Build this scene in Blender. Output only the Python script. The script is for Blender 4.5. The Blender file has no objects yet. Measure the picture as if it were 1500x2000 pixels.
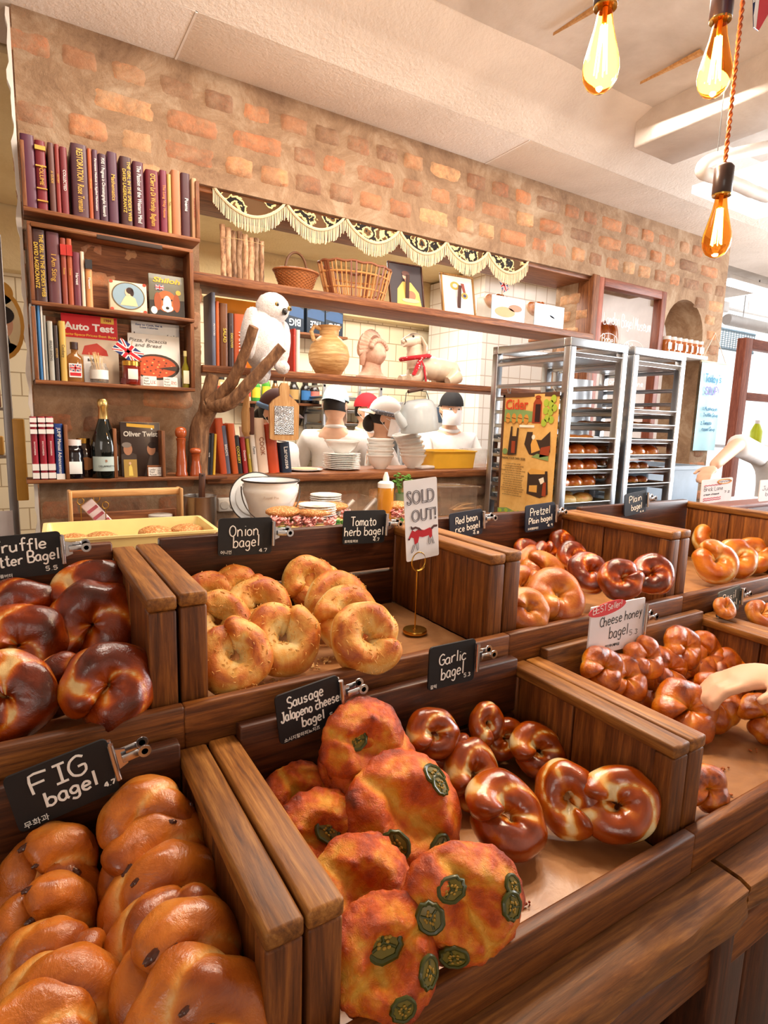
import bpy, bmesh, math, random
from mathutils import Vector, Matrix, noise, Euler
C = bpy.context.scene.collection
sc = bpy.context.scene
R_ = random.Random(7)
PI = math.pi
rad = math.radians
# ---------------------------------------------------------------- camera
F_PX, CAM_H = 1143.0, 1.55
PITCH, ROLL, YAW = rad(8.73), rad(1.73), rad(31.93)
_cp, _sp, _cy, _sy = math.cos(PITCH), math.sin(PITCH), math.cos(YAW), math.sin(YAW)
_f = Vector((_sy*_cp, _cy*_cp, -_sp)); _r0 = Vector((_cy, -_sy, 0)); _u0 = _r0.cross(_f)
_rt = math.cos(ROLL)*_r0 + math.sin(ROLL)*_u0; _up = -math.sin(ROLL)*_r0 + math.cos(ROLL)*_u0
CAM = Vector((0, 0, CAM_H))
cam_d = bpy.data.cameras.new('camera'); cam = bpy.data.objects.new('camera', cam_d); C.objects.link(cam)
cam_d.sensor_fit = 'VERTICAL'; cam_d.sensor_height = 24.0; cam_d.lens = 24.0*F_PX/2000.0
cam_d.clip_start = 0.02
cam.matrix_world = Matrix(((_rt.x, _up.x, -_f.x, 0), (_rt.y, _up.y, -_f.y, 0), (_rt.z, _up.z, -_f.z, CAM_H), (0, 0, 0, 1)))
sc.camera = cam
def P(px, py, x=None, y=None, z=None):
    "point of the place seen at a pixel, on a plane x=, y= or z="
    d = _rt*(px-750) - _up*(py-1000) + _f*F_PX
    if x is not None: t = x/d.x
    elif y is not None: t = y/d.y
    else: t = (z-CAM_H)/d.z
    return CAM + d*t
def depth(p): return (Vector(p)-CAM).dot(_f)
# ---------------------------------------------------------------- exposure, sky, lights
vs = sc.view_settings; vs.view_transform = 'Standard'; vs.look = 'None'; vs.exposure = 0.46; vs.gamma = 1.0; vs.use_curve_mapping = False
w = bpy.data.worlds.new('sky'); sc.world = w; w.use_nodes = True
bg = w.node_tree.nodes['Background']; bg.inputs[0].default_value = (1.0, 0.965, 0.94, 1); bg.inputs[1].default_value = 1.3
def area(name, loc, target, sx, sy, power, col):
    l = bpy.data.lights.new(name, 'AREA'); l.shape = 'RECTANGLE'; l.size = sx; l.size_y = sy; l.energy = power; l.color = col
    o = bpy.data.objects.new(name, l); C.objects.link(o); o.location = loc
    o.rotation_euler = (Vector(target)-Vector(loc)).to_track_quat('-Z', 'Y').to_euler(); return o
area('daylight_right_window', (5.2, 0.3, 2.1), (0.6, 1.0, 1.1), 2.6, 1.8, 120, (0.93, 0.97, 1.0))
area('daylight_street_window', (-2.2, -2.6, 2.3), (0.8, 1.6, 1.3), 3.0, 1.6, 34, (1.0, 0.93, 0.84))
area('kitchen_ceiling_light', (2.0, 3.5, 2.72), (2.0, 3.5, 0), 1.8, 0.8, 54, (1.0, 0.93, 0.82))
area('kitchen_end_fill', (3.7, 3.3, 2.72), (3.7, 3.3, 0), .6, .6, 4, (1.0, 0.95, 0.9))  # added fill light, brightens the wall and loaves behind the glazed frame
area('bar_overhead_fill', (1.3, 1.55, 2.85), (1.3, 1.75, 0), 2.2, 0.4, 36, (1.0, 0.89, 0.76))  # added overhead fill without a fixture, keeps the area near the brick wall bright
# ---------------------------------------------------------------- helpers: materials
def nt(name):
    m = bpy.data.materials.new(name); m.use_nodes = True
    t = m.node_tree; return m, t, t.nodes['Principled BSDF'], t.nodes, t.links
def rgb(h):
    "hex sRGB to linear"
    h = h.lstrip('#'); v = [int(h[i:i+2], 16)/255 for i in (0, 2, 4)]
    return tuple(((c+0.055)/1.055)**2.4 if c > 0.04045 else c/12.92 for c in v) + (1,)
def ramp(n, stops):
    r = n.new('ShaderNodeValToRGB'); e = r.color_ramp.elements
    while len(e) < len(stops): e.new(0.5)
    for i, (p, c) in enumerate(stops): e[i].position = p; e[i].color = rgb(c) if isinstance(c, str) else c
    return r
def coords(n, l, scale=(1, 1, 1), rnd=True):
    tc = n.new('ShaderNodeTexCoord'); mp = n.new('ShaderNodeMapping'); mp.inputs['Scale'].default_value = scale
    l.new(tc.outputs['Object'], mp.inputs['Vector'])
    if rnd:
        oi = n.new('ShaderNodeObjectInfo'); mu = n.new('ShaderNodeMath'); mu.operation = 'MULTIPLY'; mu.inputs[1].default_value = 37.0
        l.new(oi.outputs['Random'], mu.inputs[0]); l.new(mu.outputs[0], mp.inputs['Location'])
    return mp.outputs[0]
def nz(n, l, vec, scale, detail=4, rough=0.6, dist=0.0):
    t = n.new('ShaderNodeTexNoise'); t.inputs['Scale'].default_value = scale; t.inputs['Detail'].default_value = detail
    t.inputs['Roughness'].default_value = rough; t.inputs['Distortion'].default_value = dist
    if vec is not None: l.new(vec, t.inputs['Vector'])
    return t.outputs['Fac']
def bump(n, l, b, h, strength=0.3, dist=0.002):
    bp = n.new('ShaderNodeBump'); bp.inputs['Strength'].default_value = strength; bp.inputs['Distance'].default_value = dist
    l.new(h, bp.inputs['Height']); l.new(bp.outputs[0], b.inputs['Normal']); l.new(bp.outputs[0], b.inputs['Coat Normal'])
MATS = {}
def plain(col, rough=0.5, metal=0.0, coat=0.0, trans=0.0, ior=1.45, emit=0.0, alpha=1.0, sss=0.0):
    key = (col, rough, metal, coat, trans, emit, alpha, sss)
    if key in MATS: return MATS[key]
    m, t, b, n, l = nt('surface_'+str(len(MATS)))
    c = rgb(col); b.inputs['Roughness'].default_value = rough; b.inputs['Metallic'].default_value = metal
    b.inputs['Coat Weight'].default_value = coat; b.inputs['Transmission Weight'].default_value = trans; b.inputs['IOR'].default_value = ior
    b.inputs['Alpha'].default_value = alpha
    if sss: b.inputs['Subsurface Weight'].default_value = sss; b.inputs['Subsurface Radius'].default_value = (0.01, 0.006, 0.003)
    if emit: b.inputs['Emission Color'].default_value = c; b.inputs['Emission Strength'].default_value = emit
    v = coords(n, l); r = ramp(n, [(0.3, tuple(x*0.9 for x in c[:3])+(1,)), (0.7, tuple(min(1, x*1.06) for x in c[:3])+(1,))])
    l.new(nz(n, l, v, 9, 3), r.inputs[0]); l.new(r.outputs[0], b.inputs['Base Color'])
    MATS[key] = m; return m
def wood(name, dark, mid, light, axis='x', rough=0.42, fine=1.0, coat=0.12):
    key = ('wood', name, axis)
    if key in MATS: return MATS[key]
    m, t, b, n, l = nt('wood_'+name+'_'+axis)
    s = {'x': (1.5, 24, 24), 'y': (24, 1.5, 24), 'z': (24, 24, 1.5)}[axis]
    v = coords(n, l, tuple(k*fine for k in s))
    a = nz(n, l, v, 2.2, 8, 0.62, 1.6); f = nz(n, l, v, 9.0, 6, 0.7, 0.5)
    mx = n.new('ShaderNodeMath'); mx.operation = 'MULTIPLY_ADD'; mx.inputs[1].default_value = 0.45; l.new(f, mx.inputs[0])
    m2 = n.new('ShaderNodeMath'); m2.operation = 'MULTIPLY'; m2.inputs[1].default_value = 0.6; l.new(a, m2.inputs[0]); l.new(m2.outputs[0], mx.inputs[2])
    r = ramp(n, [(0.36, dark), (0.52, mid), (0.68, light)]); l.new(mx.outputs[0], r.inputs[0])
    oi = n.new('ShaderNodeObjectInfo'); hs = n.new('ShaderNodeHueSaturation'); mr = n.new('ShaderNodeMapRange')
    mr.inputs[3].default_value = 0.85; mr.inputs[4].default_value = 1.2; l.new(oi.outputs['Random'], mr.inputs[0]); l.new(mr.outputs[0], hs.inputs['Value'])
    l.new(r.outputs[0], hs.inputs['Color']); l.new(hs.outputs[0], b.inputs['Base Color'])
    b.inputs['Roughness'].default_value = rough+.06; b.inputs['Specular IOR Level'].default_value = .35; b.inputs['Coat Weight'].default_value = coat*.6; b.inputs['Coat Roughness'].default_value = 0.3
    bump(n, l, b, mx.outputs[0], 0.35, 0.0015)
    MATS[key] = m; return m
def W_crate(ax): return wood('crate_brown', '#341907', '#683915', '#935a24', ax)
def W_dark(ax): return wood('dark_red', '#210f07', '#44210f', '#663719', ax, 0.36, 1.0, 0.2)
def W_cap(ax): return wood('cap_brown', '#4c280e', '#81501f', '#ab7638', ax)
def W_shelf(ax): return wood('shelf', '#45220f', '#7a4726', '#a0683e', ax, 0.5)
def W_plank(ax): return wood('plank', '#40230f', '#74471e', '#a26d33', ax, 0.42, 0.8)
def W_pale(ax): return wood('pale', '#a8713f', '#c4935c', '#d8b07a', ax, 0.5)
# ---------------------------------------------------------------- helpers: meshes
class MB:
    def __init__(s): s.v = []; s.f = []; s.m = []; s.s = []
    def add(s, vs_, fs_, mat=0, smooth=False, M=None):
        o = len(s.v)
        s.v += [tuple(M @ Vector(q)) if M is not None else tuple(q) for q in vs_]
        for q in fs_: s.f.append(tuple(i+o for i in q)); s.m.append(mat); s.s.append(smooth)
        return s
    def box(s, a, b, mat=0, bv=0.0, M=None):
        x0, y0, z0 = (min(a[i], b[i]) for i in range(3)); x1, y1, z1 = (max(a[i], b[i]) for i in range(3))
        if bv <= 0:
            vv = [(x0, y0, z0), (x1, y0, z0), (x1, y1, z0), (x0, y1, z0), (x0, y0, z1), (x1, y0, z1), (x1, y1, z1), (x0, y1, z1)]
            return s.add(vv, [(0, 3, 2, 1), (4, 5, 6, 7), (0, 1, 5, 4), (1, 2, 6, 5), (2, 3, 7, 6), (3, 0, 4, 7)], mat, False, M)
        bm = bmesh.new(); bmesh.ops.create_cube(bm, size=1)
        for q in bm.verts: q.co = Vector(((x0+x1)/2+q.co.x*(x1-x0), (y0+y1)/2+q.co.y*(y1-y0), (z0+z1)/2+q.co.z*(z1-z0)))
        bmesh.ops.bevel(bm, geom=bm.edges[:], offset=min(bv, 0.45*min(x1-x0, y1-y0, z1-z0)), segments=2, profile=0.5, affect='EDGES')
        return s.bm(bm, mat, True, M)
    def bm(s, bm, mat=0, smooth=True, M=None):
        bm.verts.index_update(); s.add([q.co[:] for q in bm.verts], [[q.index for q in f.verts] for f in bm.faces], mat, smooth, M); bm.free(); return s
    def tube(s, pts, rr, n=10, mat=0, caps=True, closed=False, M=None, flat=None):
        pts = [Vector(p) for p in pts]; k = len(pts)
        if not hasattr(rr, '__len__'): rr = [rr]*k
        vv = []; ff = []; prev = None
        for i, p in enumerate(pts):
            a = pts[(i-1) % k] if closed or i > 0 else p; b = pts[(i+1) % k] if closed or i < k-1 else p
            t = (b-a).normalized() if (b-a).length > 1e-9 else Vector((0, 0, 1))
            if prev is None: u = t.orthogonal().normalized() if abs(t.z) > 0.95 else Vector((0, 0, 1)).cross(t).normalized()
            else:
                u = prev - t*prev.dot(t); u = u.normalized() if u.length > 1e-6 else t.orthogonal().normalized()
            prev = u; w_ = t.cross(u); fl = flat or 1.0
            for j in range(n):
                an = 2*PI*j/n; vv.append(p + u*math.cos(an)*rr[i] + w_*math.sin(an)*rr[i]*fl)
        m = k if closed else k-1
        for i in range(m):
            for j in range(n): ff.append((i*n+j, i*n+(j+1) % n, ((i+1) % k)*n+(j+1) % n, ((i+1) % k)*n+j))
        if caps and not closed: ff.append(tuple(reversed(range(n)))); ff.append(tuple(range((k-1)*n, k*n)))
        return s.add(vv, ff, mat, True, M)
    def cyl(s, p0, p1, r0, r1=None, n=16, mat=0, M=None, caps=True): return s.tube([p0, p1], [r0, r0 if r1 is None else r1], n, mat, caps, False, M)
    def lathe(s, prof, n=28, mat=0, M=None, c=(0, 0, 0), sx=1, sy=1):
        vv = []; ff = []; k = len(prof)
        for r, z in prof:
            for j in range(n): a = 2*PI*j/n; vv.append((c[0]+r*math.cos(a)*sx, c[1]+r*math.sin(a)*sy, c[2]+z))
        for i in range(k-1):
            for j in range(n): ff.append((i*n+j, i*n+(j+1) % n, (i+1)*n+(j+1) % n, (i+1)*n+j))
        if prof[0][0] > 1e-6: ff.append(tuple(reversed(range(n))))
        if prof[-1][0] > 1e-6: ff.append(tuple(range((k-1)*n, k*n)))
        return s.add(vv, ff, mat, True, M)
    def ball(s, c, r, n=16, mat=0, M=None):
        if not hasattr(r, '__len__'): r = (r, r, r)
        k = max(6, n//2); prof = [(math.sin(PI*i/k), -math.cos(PI*i/k)) for i in range(k+1)]
        MM = Matrix.Translation(c) @ Matrix.Diagonal((r[0], r[1], r[2], 1))
        return s.lathe(prof, n, mat, (M @ MM) if M is not None else MM)
    def poly(s, pts, d, mat=0, M=None, axis='y'):
        "flat outline in x,z extruded along y by d (or x,y outline along z)"
        n = len(pts)
        if axis == 'y': vv = [(a, 0, b) for a, b in pts] + [(a, d, b) for a, b in pts]
        else: vv = [(a, b, 0) for a, b in pts] + [(a, b, d) for a, b in pts]
        ff = [tuple(range(n)), tuple(reversed(range(n, 2*n)))] + [(i, i+n, (i+1) % n+n, (i+1) % n) for i in range(n)]
        return s.add(vv, ff, mat, False, M)
    def grid(s, fn, nu, nv, mat=0, smooth=True, M=None):
        vv = [fn(i/nu, j/nv) for i in range(nu+1) for j in range(nv+1)]
        ff = [(i*(nv+1)+j, (i+1)*(nv+1)+j, (i+1)*(nv+1)+j+1, i*(nv+1)+j+1) for i in range(nu) for j in range(nv)]
        return s.add(vv, ff, mat, smooth, M)
    def mesh(s, name, mats):
        me = bpy.data.meshes.new(name); me.from_pydata(s.v, [], s.f)
        for q in (mats if isinstance(mats, (list, tuple)) else [mats]): me.materials.append(q)
        me.polygons.foreach_set('material_index', s.m); me.polygons.foreach_set('use_smooth', s.s)
        bm = bmesh.new(); bm.from_mesh(me); bmesh.ops.recalc_face_normals(bm, faces=bm.faces[:]); bm.to_mesh(me); bm.free()
        me.update()
        try: me.set_sharp_from_angle(angle=rad(50))
        except Exception: pass
        return me
    def build(s, name, mats, parent=None, loc=None, rot=None):
        return put(s.mesh(name, mats), name, parent, loc, rot)
def furry(mb, c, r, amp=.05, n=36, mat=0):
    k = n//2
    def fn(u, v):
        th = PI*u; ph = 2*PI*v; d = Vector((math.sin(th)*math.cos(ph), math.sin(th)*math.sin(ph), math.cos(th))); q = 1+amp*noise.noise(d*3+Vector(c)*20)+amp*.5*noise.noise(d*9)
        return (c[0]+d.x*r[0]*q, c[1]+d.y*r[1]*q, c[2]+d.z*r[2]*q)
    return mb.grid(fn, k, n, mat)
def put(me, name, parent=None, loc=None, rot=None):
    o = bpy.data.objects.new(name, me); C.objects.link(o)
    if parent is not None: o.parent = parent
    if loc is not None: o.location = loc
    if rot is not None: o.rotation_euler = rot
    return o
def tag(o, label, cat, group=None):
    o['label'] = label; o['category'] = cat
    if group: o['group'] = group
    return o
def struct(o): o['kind'] = 'structure'; return o
def thing(name, label, cat, loc=(0, 0, 0), rot=(0, 0, 0), group=None):
    o = bpy.data.objects.new(name, None); C.objects.link(o); o.empty_display_size = 0.02
    o.location = loc; o.rotation_euler = rot; return tag(o, label, cat, group)
def dup(root, loc=None, rot=None, label=None, group=None):
    kids = {}
    for o in ALLKIDS(root): kids.setdefault(o.parent, []).append(o)
    def cp(o, par):
        c = o.copy(); C.objects.link(c)
        if par is not None: c.parent = par
        for ch in kids.get(o, []): cp(ch, c)
        return c
    r = cp(root, None)
    if loc is not None: r.location = loc
    if rot is not None: r.rotation_euler = rot
    if label: r['label'] = label
    if group: r['group'] = group
    return r
def ALLKIDS(o):
    out = []
    for c in bpy.data.objects:
        p = c.parent
        while p is not None:
            if p == o: out.append(c); break
            p = p.parent
    return out
# ---------------------------------------------------------------- helpers: writing
def text_mesh(body, size, depth_=0.0004, bold=0.0, align='CENTER', shear=0.0, space=1.0, line=1.0):
    c = bpy.data.curves.new('lettering', 'FONT'); c.body = body; c.size = size; c.extrude = depth_; c.offset = bold*size
    c.align_x = align; c.align_y = 'CENTER'; c.shear = shear; c.space_character = space; c.space_line = line; c.resolution_u = 3
    o = bpy.data.objects.new('lettering', c); C.objects.link(o)
    me = bpy.data.meshes.new_from_object(o.evaluated_get(bpy.context.evaluated_depsgraph_get()))
    bpy.data.objects.remove(o); bpy.data.curves.remove(c); me.name = 'lettering'; return me
def text(body, size, m, parent, loc, rot=(PI/2, 0, 0), name='lettering', fit=None, **kw):
    "printed words standing in the local x,z plane, facing -y; fit = width to squeeze into"
    me = text_mesh(body, size, **kw); me.materials.clear(); me.materials.append(m)
    if fit and len(me.vertices):
        xs = [q.co.x for q in me.vertices]; wd = max(xs)-min(xs)
        if wd > 1e-6:
            k = fit/wd; me.transform(Matrix.Diagonal((k, 1, 1, 1)))
    return put(me, name, parent, loc, rot)
STK = {  # hand strokes on a 4 x 6 grid, baseline 0, x-height 3.4
'A': '0,0 2,6 4,0;.7,2 3.3,2', 'B': '0,0 0,6 2.6,6 3.3,4.8 2.4,3.2 0,3.2;2.4,3.2 3.8,1.8 2.8,0 0,0', 'C': '3.6,5 2.4,6 .8,5 .2,3 .8,1 2.2,0 3.8,.8', 'D': '0,0 0,6 2,6 3.6,4.6 3.7,1.6 2.2,0 0,0', 'E': '3.4,6 0,6 0,0 3.6,0;0,3.1 2.8,3.1', 'F': '3.6,6 0,6 0,0;0,3.1 2.8,3.1',
'G': '3.7,5.2 2.4,6 .8,5 .2,3 .8,.8 2.4,0 3.7,1 3.7,2.8 2.2,2.8', 'H': '0,0 0,6;3.6,0 3.6,6;0,3 3.6,3', 'I': '2,0 2,6;.7,6 3.3,6;.7,0 3.3,0', 'J': '2.9,6 2.9,1.4 2,0 .8,.2 .2,1.4;1.6,6 3.8,6', 'K': '0,0 0,6;3.5,6 0,2.8 3.6,0', 'L': '0,6 0,0 3.4,0', 'M': '0,0 .4,6 2,2 3.7,6 4,0', 'N': '0,0 0,6 3.6,0 3.6,6', 'O': '2,6 .5,5 0,3 .5,1 2,0 3.5,1 4,3 3.5,5 2,6', 'P': '0,0 0,6 2.6,6 3.6,4.6 2.6,3 0,3', 'R': '0,0 0,6 2.6,6 3.5,4.6 2.5,3.1 0,3.1;1.6,3.1 3.8,0', 'S': '3.5,5.2 2,6 .4,5.1 .6,3.6 3,2.6 3.5,1.1 2,0 .2,.8', 'T': '0,6 4,6;2,6 2,0', 'U': '0,6 0,1.4 1.4,0 2.6,0 3.8,1.4 3.8,6', 'V': '0,6 2,0 4,6', 'W': '0,6 1,0 2,4 3,0 4,6', 'Y': '0,6 2,3 4,6;2,3 2,0', 'X': '0,0 4,6;0,6 4,0', 'Z': '0,6 4,6 0,0 4,0',
'a': '3,3 1.6,3.5 .3,2.4 .4,.8 1.6,0 2.8,.9 3,3.2 3,.6 3.6,0', 'b': '.2,6 .2,0;.2,2.4 1.6,3.5 3.2,2.6 3.1,.8 1.6,0 .2,.8', 'c': '3,2.9 1.7,3.5 .3,2.3 .5,.6 1.8,0 3.1,.6', 'd': '3.1,6 3.1,0;3.1,2.4 1.7,3.5 .3,2.4 .5,.6 1.8,0 3.1,.8', 'e': '.3,1.8 3.1,1.9 2.6,3.2 1.4,3.5 .3,2.2 .5,.7 1.7,0 3.1,.5', 'f': '3,5.6 2.1,6 1.4,5 1.4,0;.2,3.5 2.8,3.5', 'g': '3,3 1.6,3.5 .3,2.4 .6,.9 1.8,.5 3,1.6 3,3.3 3,-1 1.8,-2 .3,-1.3', 'h': '.2,6 .2,0;.2,2.3 1.6,3.5 2.9,2.6 3,0', 'i': '1,3.4 1,0;1,4.9 1,5.1', 'j': '1.6,3.4 1.6,-1 .6,-1.8', 'k': '.2,6 .2,0;2.9,3.4 .2,1.6 3.1,0', 'l': '1,6 1,0', 'm': '.1,3.4 .1,0;.1,2.4 1,3.5 1.9,2.6 1.9,0;1.9,2.4 2.9,3.5 3.7,2.5 3.8,0', 'n': '.2,3.4 .2,0;.2,2.3 1.6,3.5 2.9,2.5 3,0', 'o': '1.7,3.5 .4,2.6 .4,.8 1.7,0 3,.8 3,2.6 1.7,3.5', 'p': '.2,3.4 .2,-2;.2,2.4 1.6,3.5 3.1,2.5 3,.8 1.6,0 .2,.8', 'r': '.3,3.4 .3,0;.3,2.2 1.4,3.4 2.7,3.3', 's': '2.8,3 1.6,3.5 .5,2.8 1,1.9 2.6,1.4 2.6,.4 1.3,0 .2,.5', 't': '1.5,5.4 1.5,.6 2.2,0 3,.4;.3,3.6 2.8,3.6', 'u': '.3,3.4 .3,.9 1.3,0 2.8,.8;2.9,3.4 2.9,0', 'v': '.2,3.4 1.6,0 3,3.4', 'w': '0,3.4 .9,0 1.9,2.8 2.9,0 3.8,3.4', 'x': '.2,0 3,3.4;.2,3.4 3,0', 'y': '.3,3.4 1.7,.6;3,3.4 .8,-2', 'z': '.3,3.4 3,3.4 .3,0 3.1,0',
'0': '2,5 .6,4 .5,1 2,0 3.4,1 3.4,4 2,5', '1': '1,4 2,5 2,0', '2': '.4,4 1.8,5 3.2,4 .3,0 3.5,0', '3': '.5,4.6 2,5 3,4 1.6,2.7 3.2,1.5 2,0 .3,.5', '4': '2.6,0 2.6,5 .2,1.7 3.7,1.7', '5': '3.2,5 .7,5 .6,2.9 2.4,3 3.2,1.6 2,0 .3,.5', '7': '.2,5 3.4,5 1.4,0', '8': '1.8,2.6 .6,3.8 1.8,5 3,3.8 1.8,2.6 .4,1.2 1.8,0 3.2,1.2 1.8,2.6', '9': '3,3.6 1.8,5 .5,3.7 1.6,2.5 3,3.6 2.4,0', '.': '.8,0 .8,.25', '!': '1.2,6 1,1.8;.9,0 .9,.25', "'": '1,6 .8,5', '-': '.4,2 2.6,2'}
NARROW = {'i': 2.0, 'l': 2.0, '.': 1.8, '!': 2.4, "'": 1.6, 'j': 2.4, 'I': 3.6, ' ': 2.6, '1': 3, 'r': 3.2, 't': 3.4, 'f': 3.2, 'm': 4.6, 'w': 4.6, 'M': 5.2, 'O': 5, 'N': 4.8, 'A': 4.8, 'U': 5, 'D': 4.8, 'H': 4.8}
def script_mesh(lines, m, pen=0.0016, seed=1):
    "handwriting: lines of (words, x, z, width, cap height, slope) as flattened round pen strokes in the local x,z plane"
    mb = MB(); rg = random.Random(seed)
    for words, x, z, width, hgt, slope in lines:
        adv = sum(NARROW.get(c, 4.2) for c in words); kx = width/adv; kz = hgt/6.0; cx = 0.0
        for ch in words:
            dz = rg.uniform(-.25, .25); kk = rg.uniform(.92, 1.06)
            for stq in STK.get(ch, '').split(';'):
                if not stq: continue
                pts = [tuple(map(float, q.split(','))) for q in stq.split()]
                p3 = [Vector((x+(cx+a)*kx, 0, z+(b*kk+dz)*kz+slope*(cx+a)*kx)) for a, b in pts]
                if len(p3) > 2:
                    sm = [p3[0]]
                    for i in range(len(p3)-1):
                        a = p3[max(i-1, 0)]; b = p3[i]; c2 = p3[i+1]; d = p3[min(i+2, len(p3)-1)]
                        for t in (.33, .66, 1.0):
                            q = 0.5*((2*b)+(c2-a)*t+(2*a-5*b+4*c2-d)*t*t+(3*b-a-3*c2+d)*t**3); sm.append(b.lerp(c2, t).lerp(q, .75))
                    p3 = sm
                mb.tube([q for q in p3], pen, 6, 0, flat=1.0)
            cx += NARROW.get(ch, 4.2)
    mb.v = [(a, b*0.25, c) for a, b, c in mb.v]
    return mb.mesh('lettering', m)
CHALK = plain('#f4f2ec', 0.8); INK = plain('#1d1b1c', 0.6); BOARD = plain('#17181b', 0.55)
STEEL = plain('#c9ccd0', 0.22, 1.0); BRASS = plain('#c79a45', 0.25, 1.0); WHITE = plain('#f3f1ee', 0.5); CERAMIC = plain('#f5f3ef', 0.12, 0, 0.5)
# ================================================================= the room
WY = 2.4          # front face of the brick wall
m_, t_, b_, n_, l_ = nt('brick_wall')
at = n_.new('ShaderNodeAttribute'); at.attribute_name = 'tone'; v_ = coords(n_, l_, (1, 1, 1), False)
big = nz(n_, l_, v_, 5.0, 9, .75, .6); fine_ = nz(n_, l_, v_, 38, 6, .75, .3)
br = ramp(n_, [(0.0, '#7d5742'), (0.25, '#a0684a'), (0.5, '#c67a50'), (0.75, '#d68f60'), (1.0, '#dfaa78')]); ft = n_.new('ShaderNodeMath'); ft.operation = 'MULTIPLY_ADD'; ft.inputs[1].default_value = .9; ft.inputs[2].default_value = -.45; l_.new(nz(n_, l_, v_, 60, 5, .75, .4), ft.inputs[0]); fa = n_.new('ShaderNodeMath'); fa.operation = 'ADD'; l_.new(ft.outputs[0], fa.inputs[0]); l_.new(at.outputs['Fac'], fa.inputs[1]); l_.new(fa.outputs[0], br.inputs[0])
mo = ramp(n_, [(0.28, '#6f513b'), (0.5, '#9c7c5f'), (0.74, '#c3ab90')]); l_.new(big, mo.inputs[0])
mk = ramp(n_, [(0.40, (0, 0, 0, 1)), (0.62, (1, 1, 1, 1))])
ad = n_.new('ShaderNodeMath'); ad.operation = 'MULTIPLY_ADD'; ad.inputs[1].default_value = .55; l_.new(fine_, ad.inputs[0])
a2 = n_.new('ShaderNodeMath'); a2.operation = 'MULTIPLY'; a2.inputs[1].default_value = .55; l_.new(nz(n_, l_, v_, 7.5, 4, .6, .8), a2.inputs[0]); l_.new(a2.outputs[0], ad.inputs[2]); l_.new(ad.outputs[0], mk.inputs[0])
am = n_.new('ShaderNodeAttribute'); am.attribute_name = 'mortar'
mm = n_.new('ShaderNodeMath'); mm.operation = 'MAXIMUM'; l_.new(am.outputs['Fac'], mm.inputs[0])
sm_ = n_.new('ShaderNodeMath'); sm_.operation = 'MULTIPLY'; sm_.inputs[1].default_value = .75; l_.new(mk.outputs[0], sm_.inputs[0]); l_.new(sm_.outputs[0], mm.inputs[1])
mx_ = n_.new('ShaderNodeMix'); mx_.data_type = 'RGBA'; l_.new(mm.outputs[0], mx_.inputs['Factor']); l_.new(br.outputs[0], mx_.inputs['A']); l_.new(mo.outputs[0], mx_.inputs['B'])
l_.new(mx_.outputs['Result'], b_.inputs['Base Color']); b_.inputs['Roughness'].default_value = .9
bump(n_, l_, b_, ad.outputs[0], .9, .012)
M_BRICK = m_
def plaster(name, col, col2, sc_=60, strength=.5):
    m, t, b, n, l = nt(name); v = coords(n, l, (1, 1, 1), False); r = ramp(n, [(.3, col2), (.65, col)]); l.new(nz(n, l, v, 2.5, 6, .6, .4), r.inputs[0]); l.new(r.outputs[0], b.inputs['Base Color'])
    b.inputs['Roughness'].default_value = .9; bump(n, l, b, nz(n, l, v, sc_, 4, .6), strength, .006); return m
M_PLAST = plaster('rough_plaster', '#efe2d6', '#ded0c3', 70, .6); M_CEIL = plaster('flaky_concrete', '#e2d9d1', '#c2b6ab', 14, .8); M_STUCCO = plaster('cream_stucco', '#e6d0a2', '#d8be8c', 55, .6)
def tiles(name, col, grout, w_, h_):
    m, t, b, n, l = nt(name); v = coords(n, l, (1, 1, 1), False)
    sp = n.new('ShaderNodeSeparateXYZ'); l.new(v, sp.inputs[0]); ax = n.new('ShaderNodeMath'); ax.operation = 'ADD'; l.new(sp.outputs[0], ax.inputs[0]); l.new(sp.outputs[1], ax.inputs[1])
    cb = n.new('ShaderNodeCombineXYZ'); l.new(ax.outputs[0], cb.inputs[0]); l.new(sp.outputs[2], cb.inputs[1])
    bk = n.new('ShaderNodeTexBrick'); bk.offset = 0.5 if name.startswith('cream') else 0.0; bk.inputs['Color1'].default_value = rgb(col); bk.inputs['Color2'].default_value = tuple(x*.95 for x in rgb(col)[:3])+(1,); bk.inputs['Mortar'].default_value = rgb(grout)
    bk.inputs['Scale'].default_value = 1.0; bk.inputs['Mortar Size'].default_value = .004; bk.inputs['Brick Width'].default_value = w_; bk.inputs['Row Height'].default_value = h_; l.new(cb.outputs[0], bk.inputs['Vector'])
    l.new(bk.outputs['Color'], b.inputs['Base Color']); b.inputs['Roughness'].default_value = .2
    iv = n.new('ShaderNodeMath'); iv.operation = 'SUBTRACT'; iv.inputs[0].default_value = 1; l.new(bk.outputs['Fac'], iv.inputs[1]); bump(n, l, b, iv.outputs[0], .5, .003); return m
M_TILE = tiles('cream_tile', '#efe0c0', '#b59f7c', .15, .15); M_WTILE = tiles('white_tile', '#f2ece4', '#c9b8a8', .13, .13)
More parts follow.
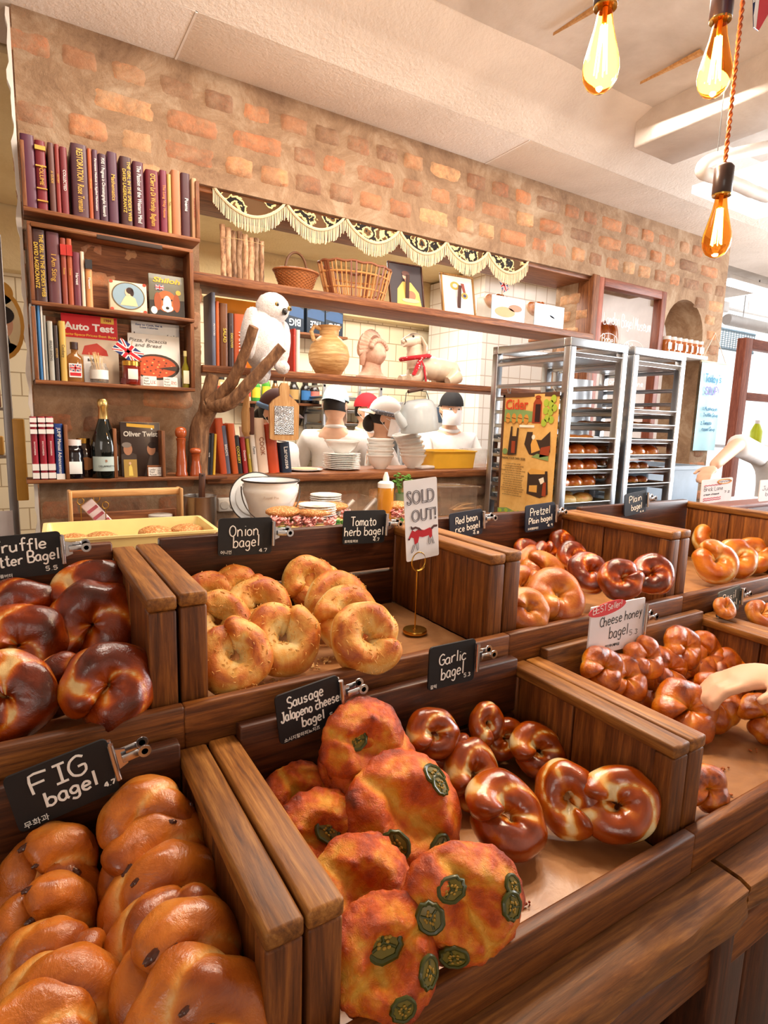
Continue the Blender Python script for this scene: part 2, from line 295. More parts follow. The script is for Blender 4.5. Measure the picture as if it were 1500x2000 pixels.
# floor, ceiling, beam
fl = MB().box((-3, -3, -.05), (8, 6.5, 0)).build('floor', plaster('worn_floor', '#b3a08c', '#94826f', 20, .3)); struct(fl)
CZ = 2.94
def wob(mb, x0, x1, y0, y1, z, nu, nv, amp):
    return mb.grid(lambda u, v: (x0+(x1-x0)*u, y0+(y1-y0)*v, z+amp*noise.noise(Vector((x0+(x1-x0)*u, (y0+(y1-y0)*v), z))*2.2)), nu, nv)
cl = MB(); wob(cl, -3, 6.5, -3, 1.78, CZ, 60, 40, .012); cl.box((-3, -3, CZ+.03), (6.5, 6.5, CZ+.13)); struct(cl.build('ceiling', M_CEIL))
BY = 2.1
bm_ = MB()
for q0, q1 in ((-3, .55), (.555, 2.02), (2.025, 6.4)):          # plaster bays with the fine joints between them
    bm_.box((q0, BY, 2.82), (q1, 2.66, 3.0), 0, .004)
bm_.grid(lambda u, v: (-3+9.4*u, BY-.34*v-.008*math.sin(v*PI), 2.82+.125*v+.004*noise.noise(Vector((u*30, v*4, 0)))), 90, 6)
bm_.box((-3, 1.76, 2.945), (6.4, BY, 2.99))
struct(MB().box((.549, BY+.004, 2.8185), (.556, WY, 2.822)).box((2.019, BY+.004, 2.8185), (2.026, WY, 2.822)).build('trim_beam_joint', plain('#f6f0ea', .8)))
struct(bm_.build('trim_ceiling_beam', M_PLAST))
cb_ = MB().box((2.42, -2.5, 2.80), (2.72, 1.86, 2.96), 0, .01); struct(cb_.build('trim_cross_beam', M_CEIL))
struct(MB().box((-3.1, -3.1, 0), (-3.0, 6.5, 3.0)).build('wall_left', M_PLAST)); struct(MB().box((-3.0, -3.1, 0), (8, -3.0, 3.0)).build('wall_street', M_PLAST))
# --- the brick wall: mortar body + bricks laid as rounded lumps, all one wall
OX0, OX1, OZ0, OZ1 = .625, 2.87, 1.281, 2.42          # pass-through opening
GX0, GX1, GZ0, GZ1 = 2.915, 3.575, 1.30, 2.425        # glazed frame in the wall
AX0, AX1, AZT = 3.585, 4.03, 2.41                      # arched opening
XL, XR, ZT, TH = .05, 4.25, 2.82, .27
wl = MB(); TY = Matrix.Translation((0, WY, 0))
def wpoly(pts, th=None): wl.poly(pts, th or TH, 0, TY)
wpoly([(XL, 0), (OX0, 0), (OX0, ZT), (XL, ZT)])
wpoly([(OX0, 0), (OX1, 0), (OX1, OZ0), (OX0, OZ0)])
wpoly([(OX0, OZ1), (GX0, OZ1), (GX0, ZT), (OX0, ZT)])
wpoly([(OX1, 0), (GX0, 0), (GX0, OZ1), (OX1, OZ1)])
wpoly([(GX0, GZ1), (GX1, GZ1), (GX1, ZT), (GX0, ZT)]); wpoly([(GX0, 0), (GX1, 0), (GX1, GZ0), (GX0, GZ0)])
AC = (AX0+AX1)/2; AR = (AX1-AX0)/2; AS = AZT-AR
arc = [(AC+AR*math.cos(a), AS+AR*math.sin(a)) for a in [PI*i/14 for i in range(15)]]
wpoly([(GX1, 0), (AX0, 0)]+[(AX0, AS)]+arc[::-1][1:8]+[(AC, ZT), (GX1, ZT)], .07)
wpoly([(AC, ZT)]+arc[::-1][7:]+[(AX1, 0), (XR, 0), (XR, ZT)])
nv0 = len(wl.v)
tone = [0.3]*nv0; mort = [1.0]*nv0
rb = random.Random(3)
def brick(x, z, w_, h_, face='y', px=0.0, tn=None):
    "one old brick, worn round, standing a few millimetres out of the mortar"
    n0 = len(wl.v); pr_ = rb.uniform(.004, .017); seed = Vector((x*9, z*9, rb.random()*9)); NU, NV = 9, 6
    def fn(u, v):
        e = max(abs(2*u-1)**5, abs(2*v-1)**4)
        a = x+(u-.5)*w_*(1-.05*abs(2*v-1)**2)+.006*noise.noise(seed+Vector((u*2, v*2, 0))); c = z+(v-.5)*h_*(1-.06*abs(2*u-1)**3)+.005*noise.noise(seed+Vector((u*2, v*2, 5)))
        o = pr_*(1-e)-.006*e+.0055*noise.noise(seed+Vector((u*6, v*4, 2)))
        return (a, WY-o, c) if face == 'y' else ((px-o, a, c) if face == 'l' else (px+o, a, c))
    wl.grid(fn, NU, NV)
    k = len(wl.v)-n0; t_ = rb.random() if tn is None else tn
    smear = max(0, rb.uniform(-1.1, .7))
    for i in range(NU+1):
        for j in range(NV+1):
            ed = i in (0, NU) or j in (0, NV); tone.append(min(1, max(0, t_+rb.uniform(-.07, .07)))); mort.append(.9 if ed else smear)
def solid(x, z, mx, mz):
    a, b, c, d = x-mx, x+mx, z-mz, z+mz
    if b > OX0 and a < OX1 and d > OZ0 and c < OZ1: return False
    if b > GX0-.01 and a < GX1 and d > GZ0 and c < GZ1: return False
    if b > AX0 and a < AX1 and c < AS: return False
    if (x-AC)**2+(z-AS)**2 < (AR+max(mx, mz)*.6)**2 and c > AS-.1: return False
    return a > XL-.012 and b < XR+.012 and d < ZT+.01
z = .95; row = 0
while z < ZT-.02:
    h_ = rb.uniform(.068, .082); x = XL+.01-rb.uniform(0, .05)
    while x < XR:
        w_ = rb.choice((.115, .12, .13, .2, .125)) if row % 2 else rb.choice((.11, .12, .2, .23, .22, .13)); gap = rb.uniform(.02, .036)
        if solid(x+w_/2, z+h_/2, w_/2-.004, h_/2-.004): brick(x+w_/2, z+h_/2, w_, h_)
        x += w_+gap
    for fc, px in (('l', XL+.002), ('r', OX0), ('l', OX1)):       # wall end and the jambs of the opening
        if fc == 'r' and not OZ0 < z < OZ1-.05: continue
        if px == OX1 and not OZ0 < z < OZ1-.05: continue
        off = (row % 2)*.06
        for q in (.06+off, .19): brick(WY+q, z+h_/2, .1, h_, 'l' if fc == 'l' else 'r', px, rb.uniform(.45, .95))
    if z+h_ < AS+.12: brick(4.135+(row % 2)*.03, z+h_/2, .13, h_)
    z += h_+rb.uniform(.022, .034); row += 1
for i in range(9):                                                # ring of stretchers round the arch
    pass
me = wl.mesh('wall_back', M_BRICK)
for nm, arr in (('tone', tone), ('mortar', mort)):
    a = me.attributes.new(nm, 'FLOAT', 'POINT'); a.data.foreach_set('value', arr)
struct(put(me, 'wall_back'))
# white ragged plaster edge at the wall's left end
ed = MB()
pts = []
for i in range(70):
    z = 1.0+1.8*i/69; pts.append((XL-.016+.01*noise.noise(Vector((z*14, 0, 0)))+.006*noise.noise(Vector((z*50, 3, 0))), z))
ed.poly([(XL-.005, 1.0)]+pts+[(XL-.005, 2.8)], .03, 0, Matrix.Translation((0, WY-.015, 0))); struct(ed.build('trim_wall_end', plain('#f1e9df', .8)))
# --- kitchen shell
KY = 4.62
kw = MB().box((-1.0, KY, 0), (4.34, KY+.1, 2.42)); struct(kw.build('wall_kitchen', M_TILE))
ks = MB().box((-1.0, KY-.12, 2.42), (4.3, KY+.1, 2.9), 0, .006); struct(ks.build('trim_kitchen_beam', M_STUCCO))
kc = MB().box((-1.0, 2.68, 2.8), (4.3, KY-.13, 2.86)); struct(kc.build('trim_kitchen_ceiling', M_STUCCO))
q = P(945, 600, y=3.75); q_pillar = q.x
kp = MB().box((q.x, 3.75, 0), (q.x+1.1, KY-.13, 2.78)); struct(kp.build('wall_kitchen_pillar', M_WTILE))
struct(MB().box((4.26, 2.68, 0), (4.34, KY-.001, 2.8)).build('wall_kitchen_right', plain('#e9e5e8', .6)))
# ledge, lintel and shelves of the pass-through
lg = MB().box((OX0+.002, WY-.05, 1.2815), (OX1-.002, WY+TH+.03, 1.318), 0, .006); tag(lg.build('counter_ledge', W_shelf('x')), 'long brown wooden ledge under the kitchen pass-through holding plates and bowls', 'ledge')
ln = MB().box((OX0-.05, WY+.02, 2.40), (OX1+.04, WY+TH+.02, 2.425), 0, .004); struct(ln.build('trim_lintel', W_shelf('x')))
jp = MB().box((OX1-.005, WY-.012, 1.32), (GX0+.005, WY+.1, 2.43), 0, .004); struct(jp.build('trim_jamb_post', W_shelf('z')))
zs = 2.06
sh1 = MB().box((OX0-.055, WY-.03, zs), (OX1+.01, WY+.2, zs+.035), 0, .004); tag(sh1.build('shelf_board', W_shelf('x')), 'upper shelf board across the pass-through carrying baskets and picture frames', 'shelf')
zd = 1.722
sh2 = MB().box((OX0+.0, WY-.02, zd), (OX1+.005, WY+.19, zd+.03), 0, .004); tag(sh2.build('shelf_board', W_shelf('x')), 'lower shelf board across the pass-through carrying jug, bust and stone dog', 'shelf')
# far end of the shop, right of the wall: back windows and outside light
fw = MB().box((4.3, 5.6, 0), (8, 5.7, .95)).box((4.3, 5.6, 2.3), (8, 5.7, 2.93)).box((4.3, 5.6, 0), (4.9, 5.7, 2.9)); struct(fw.build('wall_far', M_PLAST))
# ================================================================= counters and crates
def slab(label, x0, x1, y0, y1, zt, th, seed):
    mb = MB()
    def fn(u, v):
        a = 2*PI*v; c, s = math.cos(a), math.sin(a); p = 9
        k = (abs(c)**p+abs(s)**p)**(-1/p); x = x0+(x1-x0)*u
        jag = .007*noise.noise(Vector((x*6, a*1.5, seed)))+.003*noise.noise(Vector((x*30, a*4, seed)))
        e = 1-.012*max(0, abs(2*u-1)-.97)/.03
        return (x, (y0+y1)/2+c*k*((y1-y0)/2+jag)*e, zt-th/2+s*k*(th/2+jag*.35)*e)
    mb.grid(fn, 60, 48)
    for uu in (0, 1):
        ring = [fn(uu, j/48) for j in range(48)]; mb.add(ring, [tuple(range(48)) if uu else tuple(reversed(range(48)))], 0)
    return tag(mb.build('counter_slab', W_plank('x')), label, 'counter')
slab('thick worn wooden counter slab under the sausage and garlic crate', -1.2, .779, .318, .70, .966, .062, 1)
slab('thick worn wooden counter slab on the right under the cheese honey crate', .788, 3.2, .318, .70, .966, .055, 7)
cb = thing('display_counter', 'dark planked wooden base below the worn counter slabs', 'counter', (0, 0, 0))
k = 0
for i in range(22):
    x = -1.2+i*.2
    MB().box((x, .40, .02), (x+.194, .43, .9), 0, .004).build('plank', W_dark('z'), cb)
MB().box((-1.2, .345, .80), (.765, .40, .865), 0, .008).build('rail', W_crate('x'), cb); MB().box((.80, .345, .80), (3.2, .40, .865), 0, .008).build('rail', W_crate('x'), cb)
MB().box((.755, .335, .02), (.80, .40, .90), 0, .008).build('leg', W_dark('z'), cb)
MB().box((-1.2, .43, .02), (3.2, .70, .9), 0).build('body', W_dark('x'), cb)
rs = MB().box((-1.1, .705, .9), (3.2, 1.05, 1.128), 0, .004); tag(rs.build('riser', W_dark('x')), 'dark wooden step raising the back row of bread crates', 'riser')
bt = thing('back_table', 'brown wooden work table behind the crates holding sandwiches, bucket and plates', 'table', (0, 0, 0))
for i in range(7):
    y = 1.075+i*.125
    MB().box((-.6, y, 1.125), (1.86, y+.122, 1.165), 0, .004).build('plank', W_plank('x'), bt)
for x in (-.5, 1.75):
    for y in (1.12, 1.88): MB().box((x, y, 0), (x+.07, y+.07, 1.125), 0, .005).build('leg', W_dark('z'), bt)
PARCH, t_, b_, n_, l_ = nt('parchment'); v_ = coords(n_, l_, (1, 1, 1)); r_ = ramp(n_, [(.3, '#8a5c36'), (.52, '#a5754a'), (.7, '#b88a5e')]); l_.new(nz(n_, l_, v_, 9, 6, .6, 1.0), r_.inputs[0]); l_.new(r_.outputs[0], b_.inputs['Base Color']); b_.inputs['Roughness'].default_value = .33
bump(n_, l_, b_, nz(n_, l_, v_, 26, 4, .6, 1.2), .25, .003)
def crate(label, x0, x1, y0, y1, z0, ztop, zback, light=False, plab=None):
    t = thing('bread_crate', label, 'crate', ((x0+x1)/2, y0, z0-.035)); ox, oy, oz = t.location
    def b(mb, nm, m): mb.v = [(a-ox, c-oy, d-oz) for a, c, d in mb.v]; return mb.build(nm, m, t)
    cw, cp_ = (W_crate, W_cap)
    b(MB().box((x0, y0, z0-.034), (x1, y1, z0-.004), 0, .002), 'base_board', W_dark('x'))
    b(MB().box((x0-.0015, y0-.018, z0-.033), (x1+.0015, y0-.001, z0+.026), 0, .003), 'front_lip', W_crate('x'))
    hb = zback-z0
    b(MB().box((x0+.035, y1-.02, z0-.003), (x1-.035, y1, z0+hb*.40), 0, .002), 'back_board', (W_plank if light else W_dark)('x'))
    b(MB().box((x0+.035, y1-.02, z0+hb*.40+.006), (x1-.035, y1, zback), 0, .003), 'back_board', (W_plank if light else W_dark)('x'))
    for s, (a, c) in enumerate(((x0+.001, x0+.034), (x1-.034, x1-.001))):
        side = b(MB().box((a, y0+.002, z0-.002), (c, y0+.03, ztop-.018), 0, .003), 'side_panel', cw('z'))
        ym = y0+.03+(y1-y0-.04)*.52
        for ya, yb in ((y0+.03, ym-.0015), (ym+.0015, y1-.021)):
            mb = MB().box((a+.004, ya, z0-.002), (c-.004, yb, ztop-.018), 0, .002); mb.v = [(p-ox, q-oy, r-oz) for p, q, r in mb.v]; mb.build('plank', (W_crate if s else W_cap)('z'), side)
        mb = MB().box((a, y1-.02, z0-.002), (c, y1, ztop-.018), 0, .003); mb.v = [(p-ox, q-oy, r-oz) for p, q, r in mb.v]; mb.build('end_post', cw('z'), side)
        b(MB().box((a-.001, y0+.001, ztop-.018), (c+.001, y1+.001, ztop), 0, .004), 'cap_rail', cp_('y'))
    if plab:
        mb = MB()
        def fn(u, v):
            x = x0+.038+(x1-x0-.076)*u; y = y0+.004+(y1-y0-.03)*v
            return (x, y, z0+.0006+.0022*abs(noise.noise(Vector((x*16, y*16, x0))))+.0012*abs(noise.noise(Vector((x*50, y*40, 3)))))
        mb.grid(fn, 40, 26); tag(mb.build('parchment_sheet', PARCH), plab, 'baking paper')
    return t
FZ, RZ = 1.0, 1.172
FY0, FY1, RY0, RY1 = .387, .690, .712, 1.03
crate('front left wooden crate full of glossy fig bagels', -.372, .178, FY0, FY1, FZ, 1.147, 1.165, False, 'brown baking paper under the fig bagels')
crate('front middle wooden crate holding jalapeno cheese bagels and garlic bagels', .180, .727, FY0, FY1, FZ, 1.149, 1.165, False, 'crumpled brown baking paper under the jalapeno and garlic bagels')
crate('front right wooden crate of lumpy glazed cheese honey bagels', .729, 1.279, FY0, FY1, FZ, 1.149, 1.165, True, 'brown baking paper under the cheese honey bagels')
crate('small part of a wooden crate at the right edge behind the Basil sign', 1.281, 1.83, FY0, FY1, FZ, 1.149, 1.165, True, 'brown baking paper in the crate by the Basil sign')
crate('back row wooden crate of dark truffle butter bagels at the left', -.40, .1525, RY0, RY1, RZ, 1.334, 1.345, False, 'brown baking paper under the truffle butter bagels')
crate('back row wooden crate half empty behind the gold sign stand', .1545, .692, RY0, RY1, RZ, 1.336, 1.345, False, 'brown baking paper under the onion bagels and gold stand')
crate('back row wooden crate of plain ring bagels and dark pretzel bagels', .694, 1.200, RY0, RY1, RZ, 1.338, 1.345, False, 'brown baking paper under the pretzel bagels')
crate('back row wooden crate of shiny plain bagels at the right', 1.202, 1.75, RY0, RY1, RZ, 1.338, 1.345, False, 'brown baking paper under the plain bagels')
# ================================================================= bagels
def bread(name, stops, rough=.3, coat=.5, bsc=60, bst=.25, nw=.35, nsc=26):
    import colorsys
    def sat(h):
        c = [int(h[1+2*i:3+2*i], 16)/255 for i in range(3)]; q = colorsys.rgb_to_hsv(*c); c = colorsys.hsv_to_rgb(q[0], min(1, q[1]*1.16), q[2]*.95); return '#%02x%02x%02x' % tuple(int(x*255) for x in c)
    stops = [(p_, sat(c_)) for p_, c_ in stops]
    m, t, b, n, l = nt('bread_'+name); v = coords(n, l, (1, 1, 1))
    a = n.new('ShaderNodeAttribute'); a.attribute_name = 'crust'
    k = n.new('ShaderNodeMath'); k.operation = 'MULTIPLY_ADD'; k.inputs[1].default_value = nw; l.new(nz(n, l, v, nsc, 6, .68, .8), k.inputs[0]); l.new(a.outputs['Fac'], k.inputs[2])
    s = n.new('ShaderNodeMath'); s.operation = 'SUBTRACT'; s.inputs[1].default_value = nw*.5; l.new(k.outputs[0], s.inputs[0])
    r = ramp(n, stops); l.new(s.outputs[0], r.inputs[0]); l.new(r.outputs[0], b.inputs['Base Color'])
    b.inputs['Roughness'].default_value = rough; b.inputs['Coat Weight'].default_value = coat; b.inputs['Coat Roughness'].default_value = .12
    b.inputs['Subsurface Weight'].default_value = .08; b.inputs['Subsurface Radius'].default_value = (.006, .003, .0015)
    fx = n.new('ShaderNodeMath'); fx.operation = 'MULTIPLY_ADD'; fx.inputs[1].default_value = .22; l.new(nz(n, l, v, bsc*5, 3, .6), fx.inputs[0]); l.new(nz(n, l, v, bsc, 6, .7, .6), fx.inputs[2])
    bump(n, l, b, fx.outputs[0], min(1, bst*1.5), .0032); return m
BR = {
 'truffle': bread('dark_glaze', [(.05, '#f2d29a'), (.26, '#dd8d3a'), (.5, '#b95a1a'), (.75, '#80320e'), (1, '#4a1a08')], .27, .5, 48, .3, .5, 18),
 'onion': bread('pale_cheese', [(.1, '#f7e6b8'), (.5, '#f5db9e'), (.68, '#eeba68'), (.86, '#d8873a'), (1, '#ad5720')], .5, .1, 90, .3, .85, 20),
 'red': bread('golden', [(.1, '#f2d39a'), (.4, '#e9b267'), (.65, '#d18a3d'), (.95, '#a85a20')], .35, .35),
 'pretzel': bread('mahogany', [(.05, '#f0cc92'), (.28, '#d68434'), (.52, '#ad5219'), (.8, '#75300f'), (1, '#481a08')], .24, .6, 48, .25, .45, 18),
 'plain': bread('light_gold', [(.1, '#f5dfae'), (.4, '#edbf77'), (.62, '#dd9440'), (.95, '#b5601f')], .25, .6),
 'fig': bread('amber_glaze', [(.1, '#f2c386'), (.4, '#e8a458'), (.66, '#cf8038'), (.95, '#965020')], .3, .5, 42, .4, .65, 16),
 'sausage': bread('cheese_crust', [(.05, '#f5bd58'), (.3, '#ee9a32'), (.54, '#dc7020'), (.78, '#b64e14'), (1, '#75290a')], .42, .22, 120, .9, .8, 38),
 'garlic': bread('brown_glaze', [(.1, '#f7e4b6'), (.3, '#eec07a'), (.43, '#cf7f30'), (.7, '#a95319'), (1, '#75320f')], .22, .65, 40, .2, .35, 18),
 'honey': bread('sugar_glaze', [(.1, '#f5d086'), (.35, '#eda848'), (.6, '#d98228'), (.85, '#ae5a18'), (1, '#713210')], .22, .8, 75, .3, .8, 30),
}
def ss(a, b, x):
    t = max(0, min(1, (x-a)/(b-a))); return t*t*(3-2*t)
def ring(kind, seed, R=.055, r=.026, flat=.9, lobes=0, tw=1.0, g=.3, ov=.5, lift=.35, pale=.0, bumps=.08, balls=0, hole=None, elong=1.0, NU=84, NV=26):
    "a ring of dough laid from an overlapping rope; the crust value is how far each spot has browned"
    rg = random.Random(seed); sd = Vector((seed*3.1, seed*1.7, 0)); vv = []; cr = []; ff = []
    u0 = rg.uniform(0, 6.28); Rc = R-r
    for i in range(NU+1):
        t = i/NU; u = u0+t*(2*PI+ov); m = min(t, 1-t)
        e = math.sqrt(max(0.0, 1-(1-min(1, m/.07))**2))
        a0 = 1-ss(0, .16, t); a1 = ss(.84, 1, t)
        dr = -.32*r*a0+.10*r*a1; dz = -lift*r*a0+lift*r*a1
        rt = r*(1+.10*noise.noise(sd+Vector((math.cos(u)*1.6, math.sin(u)*1.6, 1))))*max(.02, e)*(1-.12*a0)
        if balls: rt *= .86+.2*abs(math.cos(balls*u/2))**.7
        for j in range(NV):
            ph = 2*PI*j/NV; c, s = math.cos(ph), math.sin(ph); lob = 1.0; cre = 0.0
            if lobes:
                q = abs(math.cos((ph-tw*2*PI*t)*lobes/2)); lob = 1-g+g*q**.55; cre = (1-q)**5
            p0 = Vector(((Rc+dr)*math.cos(u), (Rc+dr)*math.sin(u), 0))*18+sd
            nb = noise.noise(p0+Vector((c*1.2*math.cos(u), c*1.2*math.sin(u), s*1.2)))
            nb2 = noise.noise((p0+Vector((c, s, c*s)))*2.7)
            ra = rt*lob*(1+bumps*nb+bumps*.6*nb2)
            z = ra*flat*s
            if z < -.5*r*flat: z = -.5*r*flat+(z+.5*r*flat)*.25
            ro = Rc+dr+ra*c
            if ro < .002: ro = .002
            vv.append((ro*math.cos(u)*elong, ro*math.sin(u), z+dz))
            top = s*.75+.35*c*(1 if c > 0 else .4)
            k = .50+.42*top+.22*nb+.16*nb2-.75*cre-pale*math.exp(-((t-.86)/.05)**2)*(.6+nb)-pale*math.exp(-((t-.45)/.04)**2)*(.3+nb)-pale*math.exp(-((t-.15)/.04)**2)*(.2-nb)
            if balls: k -= .2*(1-abs(math.cos(balls*u/2)))**2
            cr.append(max(0, min(1, k)))
    for i in range(NU):
        for j in range(NV): ff.append((i*NV+j, (i+1)*NV+j, (i+1)*NV+(j+1) % NV, i*NV+(j+1) % NV))
    ff.append(tuple(reversed(range(NV)))); ff.append(tuple(range(NU*NV, (NU+1)*NV)))
    mb = MB(); mb.add(vv, ff, 0, True); me = mb.mesh('bagel', BR[kind]); a = me.attributes.new('crust', 'FLOAT', 'POINT'); a.data.foreach_set('value', cr)
    return me, vv
def slab_bun(seed, R=.062, h=.022):
    "wide flat cheese-crusted bun with ragged frill and a folded ridge"
    sd = Vector((seed*2.3, seed*5.1, 0)); NU, NV = 70, 110; vv = []; cr = []; ff = []
    ph0 = seed*1.3
    for i in range(NU+1):
        q = i/NU; th = PI*q
        for j in range(NV):
            a = 2*PI*j/NV; rr = math.sin(th)**.55; zz = math.cos(th)
            fr = 1+.05*noise.noise(sd+Vector((math.cos(a)*2.2, math.sin(a)*2.2, 2)))+.035*noise.noise(sd+Vector((math.cos(a)*8, math.sin(a)*8, 5)))*rr
            x = R*rr*fr*math.cos(a); y = R*rr*fr*math.sin(a)
            n1 = noise.noise(sd+Vector((x*34, y*34, zz))); n2 = noise.noise(sd+Vector((x*95, y*95, zz*2))); n3 = noise.noise(sd+Vector((x*240, y*240, zz)))
            fold = math.exp(-((x*math.cos(ph0)+y*math.sin(ph0)+.006*n1)/.007)**2)
            rg = math.sqrt(x*x+y*y)/R; ringy = .55+.75*math.exp(-((rg-.58)/.26)**2)
            z = h*(zz if zz < 0 else zz*ringy*(1-.38*fold))*(1 if zz > 0 else .55)
            b = .0042*n1+.0020*n2+.0006*n3 if zz > -.2 else .002*n1
            d = Vector((math.cos(a)*rr*.6, math.sin(a)*rr*.6, zz)).normalized()
            p = Vector((x, y, z))+d*b; vv.append(p[:]); cr.append(max(0, min(1, .48+.42*n1+.3*n2+.12*n3+.22*ss(.8, 1, rr)-.4*fold)))
    for i in range(NU):
        for j in range(NV): ff.append((i*NV+j, i*NV+(j+1) % NV, (i+1)*NV+(j+1) % NV, (i+1)*NV+j))
    mb = MB(); mb.add(vv, ff, 0, True); me = mb.mesh('bagel', BR['sausage']); a = me.attributes.new('crust', 'FLOAT', 'POINT'); a.data.foreach_set('value', cr)
    return me, vv
VAR = {
 'truffle': [ring('truffle', s, .058, .031, .92, 2, 1.1, .2, .6, .35, .8, .16) for s in (11, 12, 13)],
 'onion': [ring('onion', s, .058, .0255, .95, 0, 1, .3, .45, .22, .25, .13) for s in (21, 22, 23)],
 'red': [ring('red', s, .056, .026, .9, 0, 1, .3, .9, .55, .4, .06) for s in (31, 32)],
 'pretzel': [ring('pretzel', s, .056, .028, .92, 2, .9, .24, .7, .4, .55, .07) for s in (41, 42, 43)],
 'plain': [ring('plain', s, .056, .027, .95, 2, .8, .16, .5, .22, .35, .07) for s in (51, 52)],
 'fig': [ring('fig', s, .058, .0315, .95, 2, 1.25, .3, .6, .3, .25, .17) for s in (61, 62, 63, 64)],
 'garlic': [ring('garlic', s, .056, .0265, .92, 2, .7, .24, .6, .4, 1.0, .08, elong=.85) for s in (71, 72, 73)],
 'honey': [ring('honey', s, .056, .0275, .95, 0, 1, .3, .1, .1, .2, .14, balls=4) for s in (81, 82, 83)],
 'sausage': [slab_bun(s) for s in (91, 92, 93, 94)],
}
SHRED = plain('#e9b463', .45); FIGBIT = plain('#4a1f10', .3, 0, .5); SEED = plain('#f0dfb4', .6)
def shreds(pts, seed, n, m, L=.006, r=.0006, nm='cheese_shreds'):
    rg = random.Random(seed); up = [Vector(p) for p in pts if p[2] > .006]; mb = MB()
    for _ in range(n):
        p = rg.choice(up); d = Vector((rg.uniform(-1, 1), rg.uniform(-1, 1), rg.uniform(-.3, .3))).normalized()*L*rg.uniform(.5, 1.2); q = Vector((0, 0, .0006))
        mb.tube([p-d*.5+q*.3, p+q+Vector((0, 0, .0006)), p+d*.5+q*.3], r, 5)
    me = mb.mesh(nm, m); return me
def bit_mesh():
    mb = MB(); furry(mb, (0, 0, 0), (.006, .0035, .0018), .5, 16); return mb.mesh('fig_piece', FIGBIT)
BIT = None
SHR = {v: shreds(VAR['onion'][v][1], v+5, 90, SHRED) for v in range(3)}
def jal_mesh(seed):
    rg = random.Random(seed); mb = MB(); n = 22
    pts = [(.0105*math.cos(2*PI*i/n)*(1+.08*math.sin(3*i)), .0085*math.sin(2*PI*i/n)*(1+.06*math.sin(2*i)), 0) for i in range(n)]
    mb.tube(pts, .0019, 7, 0, closed=True)
    mb.lathe([(0, -.003), (.0095, -.003), (.0092, .0008), (0, .0012)], 20, 1, sy=.8)
    for i in range(9):
        a = i*.7; mb.ball((.0045*math.cos(a)*rg.uniform(.5, 1.2), .0035*math.sin(a)*rg.uniform(.5, 1.2), .0015), (.0014, .001, .0007), 8, 2)
    for a in (0.3, 2.4, 4.5): mb.tube([(0, 0, .0012), (.008*math.cos(a), .0065*math.sin(a), .001)], .0009, 6, 0)
    return mb.mesh('jalapeno_slice', [plain('#3a400f', .35, 0, .25), plain('#6a5f16', .4, 0, .1), plain('#a07f28', .45)])
JAL = [jal_mesh(1), jal_mesh(2)]
FLOORZ = {'truffle': RZ, 'onion': RZ, 'red': RZ, 'pretzel': RZ, 'plain': RZ, 'fig': FZ, 'garlic': FZ, 'honey': FZ, 'sausage': FZ}
BASE = {k: (.058 if k in ('truffle', 'onion', 'fig') else .062 if k == 'sausage' else .056) for k in VAR}
NAME = {k: 'bagel' for k in VAR}
def bagel(kind, var, px, py, wpx, yaw, el, spin, label, group, dz=0.0, asp=1.0, jal=()):
    "stands one bagel on its crate floor, its top turned by yaw from the front and raised by el degrees"
    el_, ya = rad(el), rad(yaw); n = Vector((math.sin(ya)*math.cos(el_), -math.cos(ya)*math.cos(el_), math.sin(el_)))
    R = .055
    for _ in range(3):
        zc = FLOORZ[kind]+(.034 if kind == 'pretzel' else .003)+R*math.cos(el_)+.18*R*math.sin(el_)+dz; p = P(px, py, z=zc); R = wpx/2*depth(p)/F_PX
        ymax = (RY1 if FLOORZ[kind]+dz*(kind == 'red') > 1.1 else FY1)-.022-.5*R*math.cos(el_)-.55*R*math.sin(el_)
        if p.y > ymax: p = P(px, py, y=ymax); R = wpx/2*depth(p)/F_PX; zc = p.z
    me, vv = VAR[kind][var % len(VAR[kind])]
    o = put(me, 'bagel'); o.location = p
    s = R/BASE[kind]; o.scale = (s*asp, s, s)
    q = n.to_track_quat('Z', 'Y'); o.rotation_euler = (q @ Euler((0, 0, rad(spin))).to_quaternion()).to_euler()
    tag(o, label, 'bagel', group)
    if kind == 'onion':
        c = put(SHR[var % 3], 'cheese_shreds', o); c['kind'] = 'stuff'
    if kind == 'fig':
        global BIT
        BIT = BIT or bit_mesh(); rg = random.Random(px*7+py); cand = [w_ for w_ in vv if w_[2] > .012 and w_[1] > -.02]
        for i in range(4):
            bp = Vector(rg.choice(cand)); c = put(BIT, 'fig_piece', o, bp+Vector((0, 0, .0002))); k_ = rg.uniform(.6, 1.5); c.scale = (k_, k_, k_); c.rotation_euler = (Vector((bp.x*8, bp.y*8, .8))).normalized().to_track_quat('Z', 'Y').to_euler()
    for (a, b, sz) in jal:
        best = max((w_ for w_ in vv if w_[2] > -.004), key=lambda w_: -((w_[0]-a*.062)**2+(w_[1]-b*.062)**2)+.02*w_[2])
        bp = Vector(best); c = put(JAL[len(o.children) % 2], 'jalapeno_slice', o, bp+Vector((a*.002, b*.002, .0012))); c.scale = (sz, sz, sz)
        nn = Vector((a*.55, b*.55, 1)).normalized(); c.rotation_euler = nn.to_track_quat('Z', 'Y').to_euler()
    return o
ORD = ['front', 'second', 'third', 'fourth', 'fifth', 'sixth', 'seventh', 'eighth']
def row(kind, items, fmt, group, v0=0):
    for i, it in enumerate(items):
        px, py, wp, yaw, el, spin = it[:6]; kw = it[6] if len(it) > 6 else {}
        lab = kw.pop('label', None) or fmt.format('front' if i == 0 else ORD[i]+' from the front')
        bagel(kind, v0+i, px, py, wp, yaw, el, spin, lab, group, **kw)
